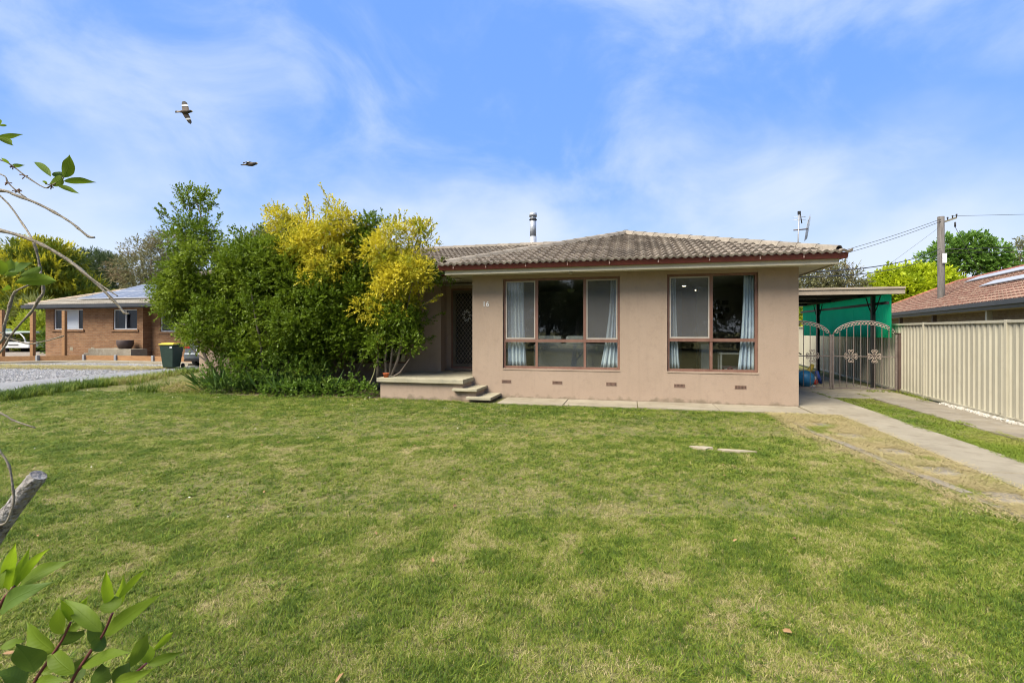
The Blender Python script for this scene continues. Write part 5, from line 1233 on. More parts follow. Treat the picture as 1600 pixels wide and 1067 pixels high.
F_LEAF1 = [(-1.679, 1.137, 2.066, -1.627, 1.119, 2.126, 0.0329, 0), (-1.717, 1.128, 2.069, -1.807, 1.137, 2.13, 0.0204, 0), (-1.722, 1.127, 2.046, -1.645, 1.114, 2.063, 0.0246, 0), (-1.679, 1.137, 2.055, -1.613, 1.184, 2.062, 0.0204, 0), (-1.698, 1.132, 2.043, -1.598, 1.126, 2.009, 0.0145, 0), (-1.748, 1.151, 2.084, -1.73, 1.187, 2.098, 0.0197, 1), (-1.727, 1.125, 2.046, -1.708, 1.099, 2.048, 0.0066, 0), (-1.877, 1.089, 2.186, -1.835, 1.13, 2.21, 0.0158, 0), (-1.877, 1.089, 2.186, -1.787, 1.08, 2.153, 0.0191, 0), (-1.871, 1.091, 2.225, -1.883, 1.119, 2.238, 0.0066, 0), (-1.839, 1.098, 2.109, -1.827, 1.07, 2.116, 0.0079, 0), (-1.832, 1.1, 2.102, -1.83, 1.131, 2.114, 0.0112, 0), (-1.867, 1.091, 2.227, -1.829, 1.07, 2.232, 0.0066, 0)]
F_LEAF2 = [(-1.581, 0.955, 1.727, -1.433, 0.96, 1.731, 0.033, 0), (-1.667, 0.986, 1.75, -1.684, 1.012, 1.803, 0.0348, 0), (-1.581, 0.955, 1.76, -1.502, 0.943, 1.775, 0.0174, 1), (-1.575, 0.957, 1.763, -1.613, 0.978, 1.789, 0.0097, 0), (-1.636, 0.962, 1.75, -1.616, 0.936, 1.795, 0.0313, 0), (-1.608, 0.948, 1.713, -1.625, 0.975, 1.712, 0.0174, 0), (-1.64, 1.002, 1.751, -1.542, 0.995, 1.773, 0.0209, 1), (-1.635, 0.973, 1.76, -1.619, 1.008, 1.767, 0.0104, 1)]
F_LEAF3 = [(-1.412, 0.842, 0.995, -1.362, 0.823, 1.122, 0.0249, 2), (-1.426, 0.859, 0.988, -1.424, 0.89, 1.074, 0.0228, 2), (-1.398, 0.845, 1.002, -1.28, 0.843, 1.115, 0.0194, 2), (-1.412, 0.862, 0.995, -1.326, 0.914, 1.043, 0.0318, 0), (-1.432, 0.837, 0.945, -1.285, 0.842, 1.031, 0.038, 1), (-1.398, 0.814, 1.008, -1.422, 0.839, 1.075, 0.0228, 0), (-1.475, 0.868, 0.978, -1.424, 0.849, 1.06, 0.0242, 2)]
F_LEAF4 = [(-1.33, 1.016, 0.86, -1.318, 0.988, 0.986, 0.0242, 2), (-1.357, 1.04, 0.845, -1.359, 1.07, 0.93, 0.0258, 2), (-1.315, 1.019, 0.893, -1.214, 1.013, 0.99, 0.0172, 2), (-1.311, 1.0, 0.869, -1.336, 1.025, 0.899, 0.043, 0), (-1.351, 1.011, 0.797, -1.177, 1.022, 0.925, 0.0352, 0), (-1.356, 1.009, 0.807, -1.491, 1.008, 0.88, 0.041, 0), (-1.399, 1.03, 0.757, -1.4, 0.999, 0.842, 0.0449, 1), (-1.36, 0.988, 0.769, -1.359, 1.019, 0.791, 0.041, 1), (-1.406, 0.997, 0.719, -1.255, 1.003, 0.776, 0.0371, 0), (-1.407, 0.977, 0.711, -1.512, 0.982, 0.764, 0.041, 0), (-1.476, 1.032, 0.667, -1.427, 1.013, 0.731, 0.0371, 1), (-1.502, 1.036, 0.636, -1.491, 1.069, 0.66, 0.043, 1)]
F_LEAF5 = [(-1.44, 0.989, 0.834, -1.429, 0.961, 0.909, 0.0219, 2), (-1.458, 1.005, 0.827, -1.446, 1.039, 0.874, 0.0274, 2), (-1.455, 0.985, 0.803, -1.438, 0.959, 0.89, 0.0344, 0), (-1.468, 1.003, 0.789, -1.452, 1.038, 0.815, 0.0219, 0), (-1.495, 1.007, 0.753, -1.4, 0.999, 0.815, 0.0391, 1), (-1.478, 0.98, 0.754, -1.59, 0.984, 0.817, 0.0449, 0), (-1.506, 0.953, 0.715, -1.517, 0.919, 0.807, 0.0645, 1), (-1.539, 0.986, 0.684, -1.505, 1.025, 0.699, 0.0274, 0), (-1.53, 0.947, 0.683, -1.564, 0.908, 0.738, 0.0508, 1), (-1.618, 0.946, 0.764, -1.588, 0.984, 0.767, 0.0227, 0), (-1.527, 0.968, 0.674, -1.414, 0.965, 0.701, 0.0274, 0)]
F_LEAF6 = [(-1.282, 1.027, 0.715, -1.21, 1.014, 0.823, 0.0375, 0), (-1.263, 1.052, 0.71, -1.284, 1.078, 0.746, 0.0328, 2), (-1.225, 1.041, 0.756, -1.145, 1.03, 0.828, 0.018, 2), (-1.239, 1.038, 0.721, -1.176, 1.084, 0.735, 0.0258, 0), (-1.304, 1.002, 0.686, -1.175, 1.002, 0.744, 0.0328, 0), (-1.357, 1.04, 0.649, -1.341, 1.075, 0.689, 0.041, 1), (-1.385, 1.002, 0.67, -1.303, 0.991, 0.736, 0.0508, 1)]
F_STEM = [[(-1.508, 1.014, 0.324, 0.006), (-1.468, 1.003, 0.583, 0.004), (-1.436, 0.99, 0.673, 0.004), (-1.384, 1.003, 0.758, 0.004), (-1.354, 1.01, 0.801, 0.003), (-1.33, 1.016, 0.857, 0.003)], [(-1.618, 0.987, 0.324, 0.006), (-1.568, 0.979, 0.601, 0.004), (-1.531, 0.967, 0.673, 0.004), (-1.49, 0.977, 0.737, 0.004), (-1.459, 0.984, 0.785, 0.003), (-1.438, 0.99, 0.832, 0.003)], [(-1.398, 1.041, 0.324, 0.006), (-1.352, 1.031, 0.583, 0.004), (-1.307, 1.021, 0.673, 0.004), (-1.274, 1.029, 0.697, 0.003), (-1.243, 1.037, 0.724, 0.003)], [(-1.676, 0.829, 0.458, 0.006), (-1.544, 0.841, 0.783, 0.004), (-1.432, 0.837, 0.959, 0.004), (-1.41, 0.842, 0.991, 0.003), (-1.397, 0.845, 1.006, 0.003)]]

# ------------------------------------------------------------------ shrubs in front of the house
M['bark'] = pm('bark_grey', (.16,.13,.10), (.24,.20,.155), scale=6, rough=.9, bump=.5, bscale=40)
M['l_green'] = leafmat('privet_green', (.075,.12,.008), (.13,.195,.013), (.19,.25,.02), trans=.35, nscale=1.0, clo=.48, chi=.72, rough=.5, spec=.25)
M['l_gold'] = leafmat('privet_gold', (.46,.40,.022), (.57,.50,.045), (.22,.25,.018), trans=.4, nscale=1.9, clo=.48, chi=.66)
M['l_mid'] = leafmat('privet_mid', (.075,.12,.008), (.13,.195,.014), (.26,.26,.025), trans=.35, nscale=1.4, clo=.6, chi=.76, rough=.5, spec=.25)
M['l_low'] = leafmat('low_leaf', (.07,.13,.014), (.12,.20,.022), (.18,.25,.04), trans=.35, nscale=2.0, clo=.5, chi=.72)
M['l_strap'] = leafmat('strap_leaf', (.06,.12,.025), (.12,.20,.05), trans=.3)

def spike_leaves(S, n, leaf, wid, thick=.05):
    """long leafy whips from a to b with side sprigs"""
    P = []
    for a, c in S:
        a, c = np.array(a), np.array(c); d_ = c-a; L_ = np.linalg.norm(d_)
        k = int(9*L_)+4; t = rng.uniform(0, 1, k)
        bend = np.stack([rng.normal(0,.03,k), rng.normal(0,.05,k), rng.normal(0,.02,k)], -1)
        o = a+d_*t[:, None]+bend*(1-t[:, None])
        dd = unit(d_/L_+rng.normal(0,.55,(k,3))*(1-.6*t[:, None]))
        P.append(leaves(o, dd, rng.uniform(.10,.26,k)*(1.15-.6*t), n, leaf, wid, .9))
        P.append(leaves(a[None]+d_[None]*.02, d_[None], np.array([L_]), int(L_*26)+6, leaf, wid, 1.0))
    return joinVF(P)
def shrub(name, label, base, T, L, S, mat, dens, leaf=.064, wid=.30, nl=9, sl=(.10,.24), up=.35, group='shrubs in front of the house', cat='shrub', sn=9):
    t = thing(name, label, cat, (0,0,0), 0, group)
    for pts in T:
        n = len(pts); r0 = .05 if n > 5 else .036
        MB().tube(pts, [r0*(1-.75*i/(n-1)) for i in range(n)], 8, wob=.08).build('stem', M['bark'], t)
    if S:
        b = MB()
        for a, c in S: b.tube([a, tuple((np.array(a)+np.array(c))/2+rng.normal(0,.02,3)), c], [.008,.006,.002], 5)
        b.build('twigs', M['bark'], t)['kind'] = 'stuff'
    O, D = lobe_shoots(clumps(L), dens, up=up, shell=.35)
    ok = (O[:, 1] < 12.5) & ~((O[:,2] > 2.8) & (O[:,1] > 11.85)) & (O[:,2] > .05)
    O, D = O[ok], D[ok]
    VF = [leaves(O, D, rng.uniform(*sl, len(O)), nl, leaf, wid, .85, droop=.15)]
    if S: VF.append(spike_leaves(S, sn, leaf, wid))
    V, F = joinVF(VF)
    me = mesh_np('crown', V, F); link('crown', me, mat, t)['kind'] = 'stuff'
    return t
shrub('privet_shrub', 'largest dark green privet shrub hiding the left half of the house', None, T_GREEN, L_GREEN, S_GREEN, M['l_green'], 330)
shrub('privet_shrub', 'green privet between the two golden shrubs', None, T_MID, L_MID, S_MID, M['l_mid'], 330)
shrub('golden_privet', 'taller yellow privet rising from the middle of the green shrubs', None, T_GOLD1, L_GOLD1, S_GOLD1, M['l_gold'], 360, leaf=.055)
shrub('golden_privet', 'yellow privet beside the porch, right end of the shrubs', None, T_GOLD2, L_GOLD2, S_GOLD2, M['l_gold'], 360, leaf=.055)
# undergrowth
for k, (lb, lab, strap) in enumerate((( (L_LOW[0],), 'leafy clump at the left foot of the shrubs by the house corner', True), ((L_LOW[1],L_LOW[3]), 'tall-leaved clump under the left privet trunk', False), ((L_LOW[2],), 'bright green clump below the tallest shrub\'s trunk', False), ((L_LOW[4],), 'green clump at the middle foot of the shrubs', False))):
    t = thing('undergrowth_plant', lab, 'plant', (0,0,0), 0, 'plants at the foot of the shrubs')
    O, D = lobe_shoots(list(lb), 330, up=.7, shell=.45); ok = (O[:,2] > .02); O, D = O[ok], D[ok]
    V, F = leaves(O, D, rng.uniform(.12,.3,len(O)), 9, .075, .24, .9, droop=.3)
    link('foliage', mesh_np('foliage', V, F), M['l_low'], t)['kind'] = 'stuff'
    c_ = lb[0]; P = []
    n = 90 if strap else 60
    o = np.array([c_[0],c_[1],.05])+rng.normal(0,1,(n,3))*np.array([c_[3]*.6,.2,0]); dd = unit(np.stack([rng.normal(0,.5,n), rng.normal(-.35,.4,n), np.full(n,1.0)], -1))
    V, F = leaves(o, dd, np.full(n,.1), 2, .5, .035, .35); link('strap_leaves', mesh_np('strap_leaves', V, F), M['l_strap'], t)['kind'] = 'stuff'
for k, (c_, lab) in enumerate(zip(L_LOW2, ('low flowering plant left of the ground ivy', 'dense round-leaved ground cover patch in the middle of the bed', 'dense round-leaved ground cover against the porch end', 'low sprawling plant at the front of the bed', 'thin climbing weed against the wall left of the porch'))):
    t = thing('ground_cover', lab, 'plant', (0,0,0), 0, 'plants at the foot of the shrubs')
    O, D = lobe_shoots([c_], 600 if k < 4 else 400, up=.6, shell=.3); O[:,2] = np.maximum(O[:,2], .02)
    V, F = leaves(O, D, rng.uniform(.06,.14,len(O)), 6, .06, .42, 1.0); link('foliage', mesh_np('foliage', V, F), M['l_low'], t)['kind'] = 'stuff'
# dark bed soil under the shrubs
b = MB(); b.add([(-13.0,12.6,.012),(-13.0,10.9,.012),(-10.0,10.25,.012),(-8.0,10.3,.012),(-5.85,10.6,.012),(-5.85,12.6,.012)], [(0,1,2,3,4,5)]); b.build('garden_bed', M['soil'], kind='structure')

# ------------------------------------------------------------------ trees
def tree(name, label, base, h, lobes, mat, dens, leaf, wid=.3, nl=10, sl=(.4,.9), trunk=.25, up=.3, group='trees behind the houses', limbs=6, shell=.5, bark=None, ang=.9, droop=.0, jit=.35):
    t = thing(name, label, 'tree', base, 0, group)
    LB = [(x,y,z,rx,ry,rz,w) for (x,y,z,rx,ry,rz,w) in lobes]
    MB().tube([(0,0,-.1),(.05*h*.1,0,h*.25),(-.03*h*.1,.02,h*.5),(0,0,h*.75)], [trunk,trunk*.8,trunk*.55,trunk*.2], 10, wob=.06).build('trunk', bark or M['bark'], t)
    for i in range(min(limbs, len(LB))):
        q = LB[i]; z0 = h*random.uniform(.2,.45)
        MB().tube([(0,0,z0),(q[0]*.4,q[1]*.4,z0+(q[2]-z0)*.5),(q[0]*.9,q[1]*.9,q[2]+q[5]*.4)], [trunk*.5,trunk*.3,trunk*.08], 7, wob=.06).build('limb', bark or M['bark'], t)
    O, D = lobe_shoots(LB, dens*1.9, up=up, shell=shell, jit=jit)
    V, F = leaves(O, D, rng.uniform(*sl, len(O)), nl, leaf, wid, ang, droop=droop)
    link('crown', mesh_np('crown', V, F), mat, t)['kind'] = 'stuff'
    return t
def rl(n, R_, zc, rz, r0, r1, seed, flat=1.0):
    g = np.random.default_rng(seed); L = []
    for i in range(n):
        a = 2*math.pi*i/n*2.4+g.uniform(0,1); q = math.sqrt((i+.5)/n); r_ = g.uniform(r0, r1)
        z = zc+rz*(g.uniform(-1,1)*math.sqrt(max(.05,1-q*q*.8)))
        L.append((R_*q*math.cos(a), R_*q*math.sin(a)*flat, z, r_, r_, r_*.75, 1))
    return L
M['l_euc'] = leafmat('gum_leaf', (.13,.135,.06), (.19,.185,.085), (.22,.165,.09), trans=.3, nscale=.5, clo=.5, chi=.7)
M['l_pine'] = leafmat('pine_needle', (.055,.085,.028), (.09,.125,.045), trans=.2)
M['l_cyp'] = leafmat('golden_cypress', (.42,.38,.02), (.56,.50,.035), (.12,.16,.015), trans=.3, nscale=.9, clo=.38, chi=.55)
M['l_lime'] = leafmat('lime_leaf', (.36,.42,.012), (.46,.52,.025), (.26,.33,.012), trans=.45, nscale=.6)
M['l_fresh'] = leafmat('fresh_leaf', (.10,.20,.03), (.16,.27,.05), trans=.4)
M['l_dark'] = leafmat('street_leaf', (.04,.055,.022), (.065,.085,.034), trans=.25)
tree('gum_tree', 'tall olive gum tree rising behind the brick house roof', (-45.5,38.4,0), 11.6, [(-2.2,0,7.6,1.8,1.6,1.4,1),(1.0,0,8.2,2.2,1.8,1.7,1),(2.6,0,9.3,1.9,1.5,1.5,1),(-.5,0,6.0,2.2,1.8,1.2,1),(3.4,0,6.6,2.2,1.6,1.8,1),(-1.6,0,9.6,1.1,1,.7,.7),(1.2,.5,10.2,1.3,1.2,.8,.8),(3.2,0,4.4,2.6,2,1.5,.8)], M['l_euc'], 26, .24, .16, sl=(.5,1.1), up=.1, droop=.15)
tree('gum_tree', 'grey-green gum tree top showing just behind the tall yellow shrub', (-32.2,38.5,0), 10.8, [(-.6,0,9.2,1.5,1.4,1.2,1),(.6,0,9.7,1.5,1.4,1.1,1),(1.9,0,8.6,1.6,1.4,1.2,1),(-1.8,0,8.0,1.6,1.4,1.1,1),(3.6,0,9.6,1.8,1.4,1.3,1),(0,0,7.4,2.2,1.8,1.4,1)], M['l_euc'], 26, .24, .16, sl=(.5,1.1), up=.1, droop=.15)
tree('pine_tree', 'rounded dark pine tree behind the golden cypress', (-58.5,42.5,0), 10.4, [(-2,0,8.3,2,1.8,1.3,1),(0,0,9.0,2.4,2,1.4,1),(2.2,0,8.4,2.0,1.8,1.4,1),(3.3,0,6.9,1.7,1.6,1.2,1),(-1,0,7,2.4,2,1.3,1),(1.2,0,6.6,2.2,1.8,1.2,.8),(4.6,0,5.2,1.3,1.2,.7,.6),(-3.4,0,7.2,1.5,1.4,1.1,.9)], M['l_pine'], 34, .34, .09, sl=(.3,.6), up=.4)
# golden cypress: layered flat sprays
cl = []
g_ = np.random.default_rng(5)
for k in range(34):
    z = .8+6.6*k/33; rr_ = (4.7*(1-(z/8.2)**1.6)+.5)
    for m_ in range(3):
        a = g_.uniform(0, 6.28); r_ = rr_*g_.uniform(.55, .95)
        cl.append((r_*math.cos(a), r_*math.sin(a), z+g_.uniform(-.2,.2), 1.1, 1.1, .22, 1.0))
tree('golden_cypress', 'broad golden cypress with layered yellow-green sprays at far left', (-43.6,28.0,.2), 7.9, cl, M['l_cyp'], 30, .30, .14, nl=9, sl=(.5,1.0), up=.18, limbs=8, shell=.1, ang=.5, jit=.25)
tree('golden_cypress', 'golden cypress top at the left picture edge behind the near leaves', (-48.8,26.5,.2), 7.6, [(x*.9,y*.9,z,rx,ry,rz,w) for (x,y,z,rx,ry,rz,w) in cl], M['l_cyp'], 26, .30, .14, nl=9, sl=(.5,1.0), up=.18, limbs=6, shell=.1, ang=.5, jit=.25)
M['l_ybush'] = leafmat('yellow_bush', (.30,.34,.02), (.40,.43,.03), (.14,.20,.02), trans=.35, nscale=1.3, clo=.45, chi=.65)
tree('conifer_bush', 'rounded yellow-green conifer bush behind the white truck', (-38.6,24.4,.2), 2.6, [(0,0,1.1,1.2,1.1,1.0,1),(.1,0,1.9,.85,.8,.75,1),(-.9,0,.8,.9,.9,.75,1),(1.0,0,.8,.8,.8,.7,1)], M['l_ybush'], 130, .12, .2, nl=8, sl=(.2,.4), trunk=.08, limbs=2, up=.5, group='bushes left of the brick house')
tree('cordyline_palm', 'spiky pale green cabbage palm clump left of the brick house', (-41.5,25.6,.2), 3.2, [(0,0,2.8,.5,.5,.4,1),(-1.0,0,2.5,.5,.5,.4,1),(.9,.2,2.7,.45,.45,.4,1)], leafmat('cordyline', (.28,.30,.08), (.38,.40,.14), trans=.3), 60, .95, .05, nl=5, sl=(.1,.3), trunk=.09, limbs=3, up=.5, group='bushes left of the brick house')
tree('hedge_bush', 'small green bush against the brick house\'s left corner', (-33.4,21.9,.2), 1.6, [(0,0,.8,.35,.5,.75,1)], M['l_low'], 220, .1, .3, nl=8, sl=(.12,.25), trunk=.05, limbs=1, group='bushes left of the brick house')
tree('gum_tree', 'olive tree showing under the right eave above the carport', (14.2,42.6,0), 6.9, [(-1.6,0,5.2,1.5,1.3,.9,1),(.2,0,5.6,1.4,1.3,1.0,1),(1.6,0,5.3,1.3,1.2,.9,1),(-.5,0,4.4,2,1.6,1,1),(1.4,0,4.4,1.6,1.3,.9,1),(-3,0,4.6,1.5,1.3,.9,1),(.9,0,6.3,.8,.7,.5,.8)], M['l_euc'], 34, .22, .18, sl=(.4,.8), up=.1)
tree('lime_tree', 'bright lime-yellow tree behind the carport\'s green sheet', (20.5,44.0,0), 6.9, rl(11, 2.3, 4.7, 1.35, 1.0, 1.35, 3)+[(-1.9,0,4.4,1.1,1,.7,1)], M['l_lime'], 60, .26, .3, nl=9, sl=(.35,.75), up=.35)
tree('open_tree', 'fresh green open-branched tree right of the power pole', (29.4,53.6,0), 10.2, [(-2.0,0,8.2,1.1,1,.8,1),(-.7,0,9.1,1.2,1,.9,1),(.9,0,9.4,1.2,1,.8,1),(2.2,0,8.6,1.1,1,.8,1),(.3,0,8.1,1.3,1.1,.8,.9),(-2.7,0,7.0,.8,.8,.5,.7),(2.9,0,7.5,.9,.8,.6,.8),(1.4,0,7.4,.8,.7,.5,.5),(-1.3,0,7.2,.9,.8,.5,.6),(4.4,0,7.9,.8,.7,.5,.7),(-3.2,0,5.9,.7,.6,.4,.5)], M['l_fresh'], 40, .26, .32, sl=(.35,.7), up=.3, limbs=11, trunk=.22)
tree('gum_tree', 'grey-green gum at the right picture edge above the red roof', (36.0,55.0,0), 10.5, [(0,0,8.6,1.8,1.5,1.3,1),(1.8,0,9.2,1.8,1.5,1.2,1),(-1.8,0,7.2,1.6,1.3,.8,1),(-3.4,0,6.7,1.3,1.1,.6,.9),(1,0,7,2,1.6,1.2,1)], M['l_euc'], 30, .25, .18, sl=(.4,.9), up=.1)
tree('lime_bush', 'yellow-green bush above the back fence beside the house wall', (8.6,27.0,0), 3.3, [(0,0,2.4,.8,.7,.6,1),(-.6,0,2.0,.6,.6,.5,1),(.3,0,1.4,.9,.8,.7,1)], M['l_ybush'], 120, .12, .3, nl=8, sl=(.15,.3), trunk=.06, limbs=2, group='bushes behind the carport')
# street trees behind the camera: only their reflections show in the front windows
for k, (x, y, s_) in enumerate(((-13,-19,1.05),(-7.5,-22,.95),(-2.2,-18,1.15),(3.5,-23,1.0),(8.5,-19,1.1),(14,-22,.9),(20,-20,1.0))):
    tree('street_tree', 'dark street tree behind the viewer, seen only reflected in the front windows', (x,y,0), 6.6*s_, [(a*s_,b_*s_,c_*s_,r1*s_,r2*s_,r3*s_,w) for a,b_,c_,r1,r2,r3,w in rl(9, 2.3, 4.0, 1.8, 1.3, 1.8, 20+k)+[(0,0,1.6,2.4,1.8,1.2,.8)]], M['l_dark'], 26, .24, .32, nl=8, sl=(.4,.8), group='street trees reflected in the windows', limbs=3)

# ------------------------------------------------------------------ lawn
def gmat(name):
    m = bpy.data.materials.new(name); m.use_nodes = True; nt = m.node_tree; L = nt.links; b = nt.nodes['Principled BSDF']; out = nt.nodes['Material Output']
    b.inputs['Roughness'].default_value = .6; b.inputs['Specular IOR Level'].default_value = .25
    a = nd(m, 'ShaderNodeAttribute'); a.attribute_type = 'INSTANCER'; a.attribute_name = 'dry'
    g = nd(m, 'ShaderNodeNewGeometry'); oi = nd(m, 'ShaderNodeObjectInfo')
    s1 = nd(m, 'ShaderNodeMath'); s1.operation = 'MULTIPLY_ADD'; s1.inputs[1].default_value = .56; L.new(g.outputs['Random Per Island'], s1.inputs[0])
    L.new(a.outputs['Fac'], s1.inputs[2])
    s2 = nd(m, 'ShaderNodeMath'); s2.operation = 'SUBTRACT'; s2.inputs[1].default_value = .28; L.new(s1.outputs[0], s2.inputs[0])
    cr_ = nd(m, 'ShaderNodeValToRGB'); e = cr_.color_ramp.elements
    e[0].position = 0; e[0].color = (.050,.095,.012,1); e[1].position = 1; e[1].color = (.44,.36,.18,1)
    for p, c in ((.25,(.128,.192,.014,1)),(.50,(.218,.262,.032,1)),(.70,(.300,.290,.080,1)),(.84,(.39,.34,.15,1))):
        q = e.new(p); q.color = c
    L.new(s2.outputs[0], cr_.inputs['Fac']); L.new(cr_.outputs['Color'], b.inputs['Base Color'])
    t = nd(m, 'ShaderNodeBsdfTranslucent'); L.new(cr_.outputs['Color'], t.inputs['Color'])
    x = nd(m, 'ShaderNodeMixShader'); x.inputs[0].default_value = .3; L.new(b.outputs[0], x.inputs[1]); L.new(t.outputs[0], x.inputs[2]); L.new(x.outputs[0], out.inputs['Surface'])
    return m
M['grass'] = gmat('grass_blades')
def tuft(name, nb, hmin, hmax, w, spread, lean, mat, seed, seg=2):
    g = np.random.default_rng(seed); b = MB()
    for i in range(nb):
        a = g.uniform(0, 6.283); r_ = spread*math.sqrt(g.uniform()); x, y = r_*math.cos(a), r_*math.sin(a)
        da = g.uniform(0, 6.283); hh = g.uniform(hmin, hmax); le = g.uniform(*lean)*hh; ww = w*g.uniform(.7,1.3)
        dx, dy = math.cos(da), math.sin(da); px_, py_ = -dy, dx
        pts = []
        for s_ in range(seg+1):
            t = s_/seg; pts.append((x+dx*le*t*t, y+dy*le*t*t, hh*t*(1-.18*t)-.004))
        o = len(b.v)
        for s_ in range(seg):
            q = pts[s_]; k = ww*(1-.35*s_/seg)
            b.v.append((q[0]-px_*k, q[1]-py_*k, q[2])); b.v.append((q[0]+px_*k, q[1]+py_*k, q[2]))
        b.v.append(pts[-1])
        for s_ in range(seg-1): b.f.append([o+2*s_, o+2*s_+1, o+2*s_+3, o+2*s_+2]); b.m.append(0); b.sm.append(False)
        b.f.append([o+2*seg-2, o+2*seg-1, o+2*seg]); b.m.append(0); b.sm.append(False)
    me = b.mesh(name); me.materials.append(mat); return me
NEARX = [p[0] for p in near]; NEARY = [p[1] for p in near]
def lawn_mask(x, y):
    xl = np.interp(y, NEARY, NEARX)+.05
    xr = np.interp(y, [e[1] for e in ep][::-1], [e[0] for e in ep][::-1])-.06
    yb = np.where(x > -2.95, 10.47, np.where(x > -3.65, 10.42, np.where(x > -5.9, 10.55, np.interp(x, [-13.1,-10,-8,-5.9], [10.9,10.25,10.3,10.55]))))
    yb = np.where(x < -13.1, np.interp(x, [-17.2,-13.1], [19,13.5]), yb)
    edge = (fbm(x*1.7, y*1.7, 9, 3)-.5)*.25
    return (x > xl+edge) & (x < xr) & (y < yb+edge*.35)
ca, sa = math.cos(R(13.6)), math.sin(R(13.6))
def cone(n, d0, d1):
    """random ground points between depths d0 and d1 in front of the camera, a little wider than the view"""
    d_ = np.sqrt(rng.uniform(d0*d0, d1*d1, n)); u_ = rng.uniform(-1.22, 1.22, n)
    l_ = d_*u_; return np.stack([-sa*d_+ca*l_, ca*d_+sa*l_], -1)
P = np.concatenate([cone(90000, 1.5, 4.2), cone(80000, 4.2, 7.5), cone(80000, 7.5, 13), cone(20000, 13, 22)])
x, y = P[:,0], P[:,1]
strip = ((x > 4.60-.22*(fbm(y*1.6, y*0+3, 4, 4)-.35)) & (x < 5.50+.20*(fbm(y*1.9, y*0+9, 6, 4)-.4)) & (y > 1.0) & (y < 14.2))
ok = lawn_mask(x, y) | strip
x, y, strip = x[ok], y[ok], strip[ok]
# patches: lush, worn, dry
n_big = fbm(x*.33+3, y*.33+8, 21, 3); n_mid = fbm(x*.95+1, y*.95, 31, 4); n_fin = fbm(x*4.2, y*4.2, 41, 3)
dry = .29+.20*(n_big-.5)+.24*(n_mid-.5)+1.05*(n_fin-.5)+rng.normal(0,.22,len(x))
dry += .10*np.exp(-((x+1.6)/2.2)**2-((y-5.6)/1.6)**2)                       # worn middle of the lawn
dry += .45*np.clip(1-(2.9-x)/1.6, 0, 1)*np.clip((y-4.6)/1.5, 0, 1)*(fbm(x*1.3,y*1.3,77,3)+.2)*np.where(y > 9.6, .3, 1)  # drier beside the edging
dry -= .16*np.clip((y-8.2)/1.5, 0, 1)                                        # lusher by the house
dry += .05*np.clip((4.5-y)/2, 0, 1)
dry = np.where(strip, .34+.9*(fbm(x*1.5,y*.8,55,4)-.5)+.12*np.clip((9-y)/4,0,1), dry)
bare = (fbm(x*1.1+9, y*1.1+2, 61, 4) > .73) & (rng.uniform(size=len(x)) < .45)
bare |= strip & (fbm(x*2.2, y*1.2, 63, 3) > .56+.03*(y-6)) & (rng.uniform(size=len(x)) < .8)
x, y, dry, strip = x[~bare], y[~bare], dry[~bare], strip[~bare]
dist = np.hypot(x, y)
n = len(x); z = gh(x, y); z = np.where(strip & ((x < 4.60) | (x > 5.49)), .024, z)
s_ = rng.uniform(.65, 1.25, n)*np.clip(.85+.5*(fbm(x*.8, y*.8, 71, 3)-.5), .6, 1.3)
lushy = np.clip(1.25-dry, .7, 1.2)
sc = np.stack([s_*np.clip(dist/5.5, .9, 2.0), s_*np.clip(dist/5.5, .9, 2.0), s_*lushy], -1)
rot = np.stack([rng.normal(0,.15,n), rng.normal(0,.15,n), rng.uniform(0,6.283,n)], -1)
prot = [tuft('tuft', 9, .010, .037, .0023, .035, (.3,1.6), M['grass'], q) for q in range(5)]
scatter('lawn', np.stack([x,y,z],-1), rot, sc, prot, {'dry': np.clip(dry,0,1)}, label='short mown patchy green lawn across the front yard', kind='stuff')
# coarse taller weeds scattered in the lawn
Pw = np.concatenate([cone(2600, 1.6, 6), cone(1500, 6, 12)]); x, y = Pw[:,0], Pw[:,1]
ok = lawn_mask(x, y) & (fbm(x*.7+5, y*.7, 91, 3) > .5); x, y = x[ok], y[ok]; n = len(x)
prw = [tuft('weed', 12, .025, .07, .0036, .035, (.6,1.6), M['grass'], 50+q) for q in range(3)]
s_ = rng.uniform(.6,1.1,n)
scatter('lawn_weeds', np.stack([x,y,gh(x,y)],-1), np.stack([np.zeros(n),np.zeros(n),rng.uniform(0,6.28,n)],-1), np.stack([s_,s_,s_*.8],-1), prw, {'dry': rng.uniform(0,.35,n)}, label='coarser dark green weed tufts in the lawn', kind='stuff')
# long grass along the neighbour's driveway, at the wall foot and gate
tl = []
for (x0,y0,x1,y1,m_,wd) in ((-13.6,7.0,-14.3,8.5,220,.2),(-14.3,8.5,-15.1,10.3,500,.25),(-15.1,10.3,-15.4,12.4,420,.35),(-15.4,12.4,-16.8,16,300,.25),(-5.8,10.55,-3.7,10.55,260,.05),(5.9,14.55,6.75,14.7,60,.08),(6.4,12.9,6.75,14.5,90,.06),(-13.0,10.4,-6.0,10.35,260,.12),(-12.6,10.9,-10.9,10.9,160,.25)):
    t = rng.uniform(size=m_); tl.append(np.stack([x0+(x1-x0)*t+rng.normal(0,wd,m_), y0+(y1-y0)*t+rng.normal(0,wd,m_), rng.uniform(.55,1.2,m_)], -1))
tl = np.concatenate(tl); n = len(tl)
prl = [tuft('long_grass', 16, .10, .30, .004, .07, (.2,.9), M['grass'], 80+q, 3) for q in range(3)]
s_ = tl[:,2]; s_ = np.where((tl[:,0] > -6) & (tl[:,0] < 0), s_*.45, s_); s_ = np.where((tl[:,0] > -12) & (tl[:,1] < 10.7), s_*.45, s_); s_ = np.where(tl[:,0] > 4, s_*.4, s_)
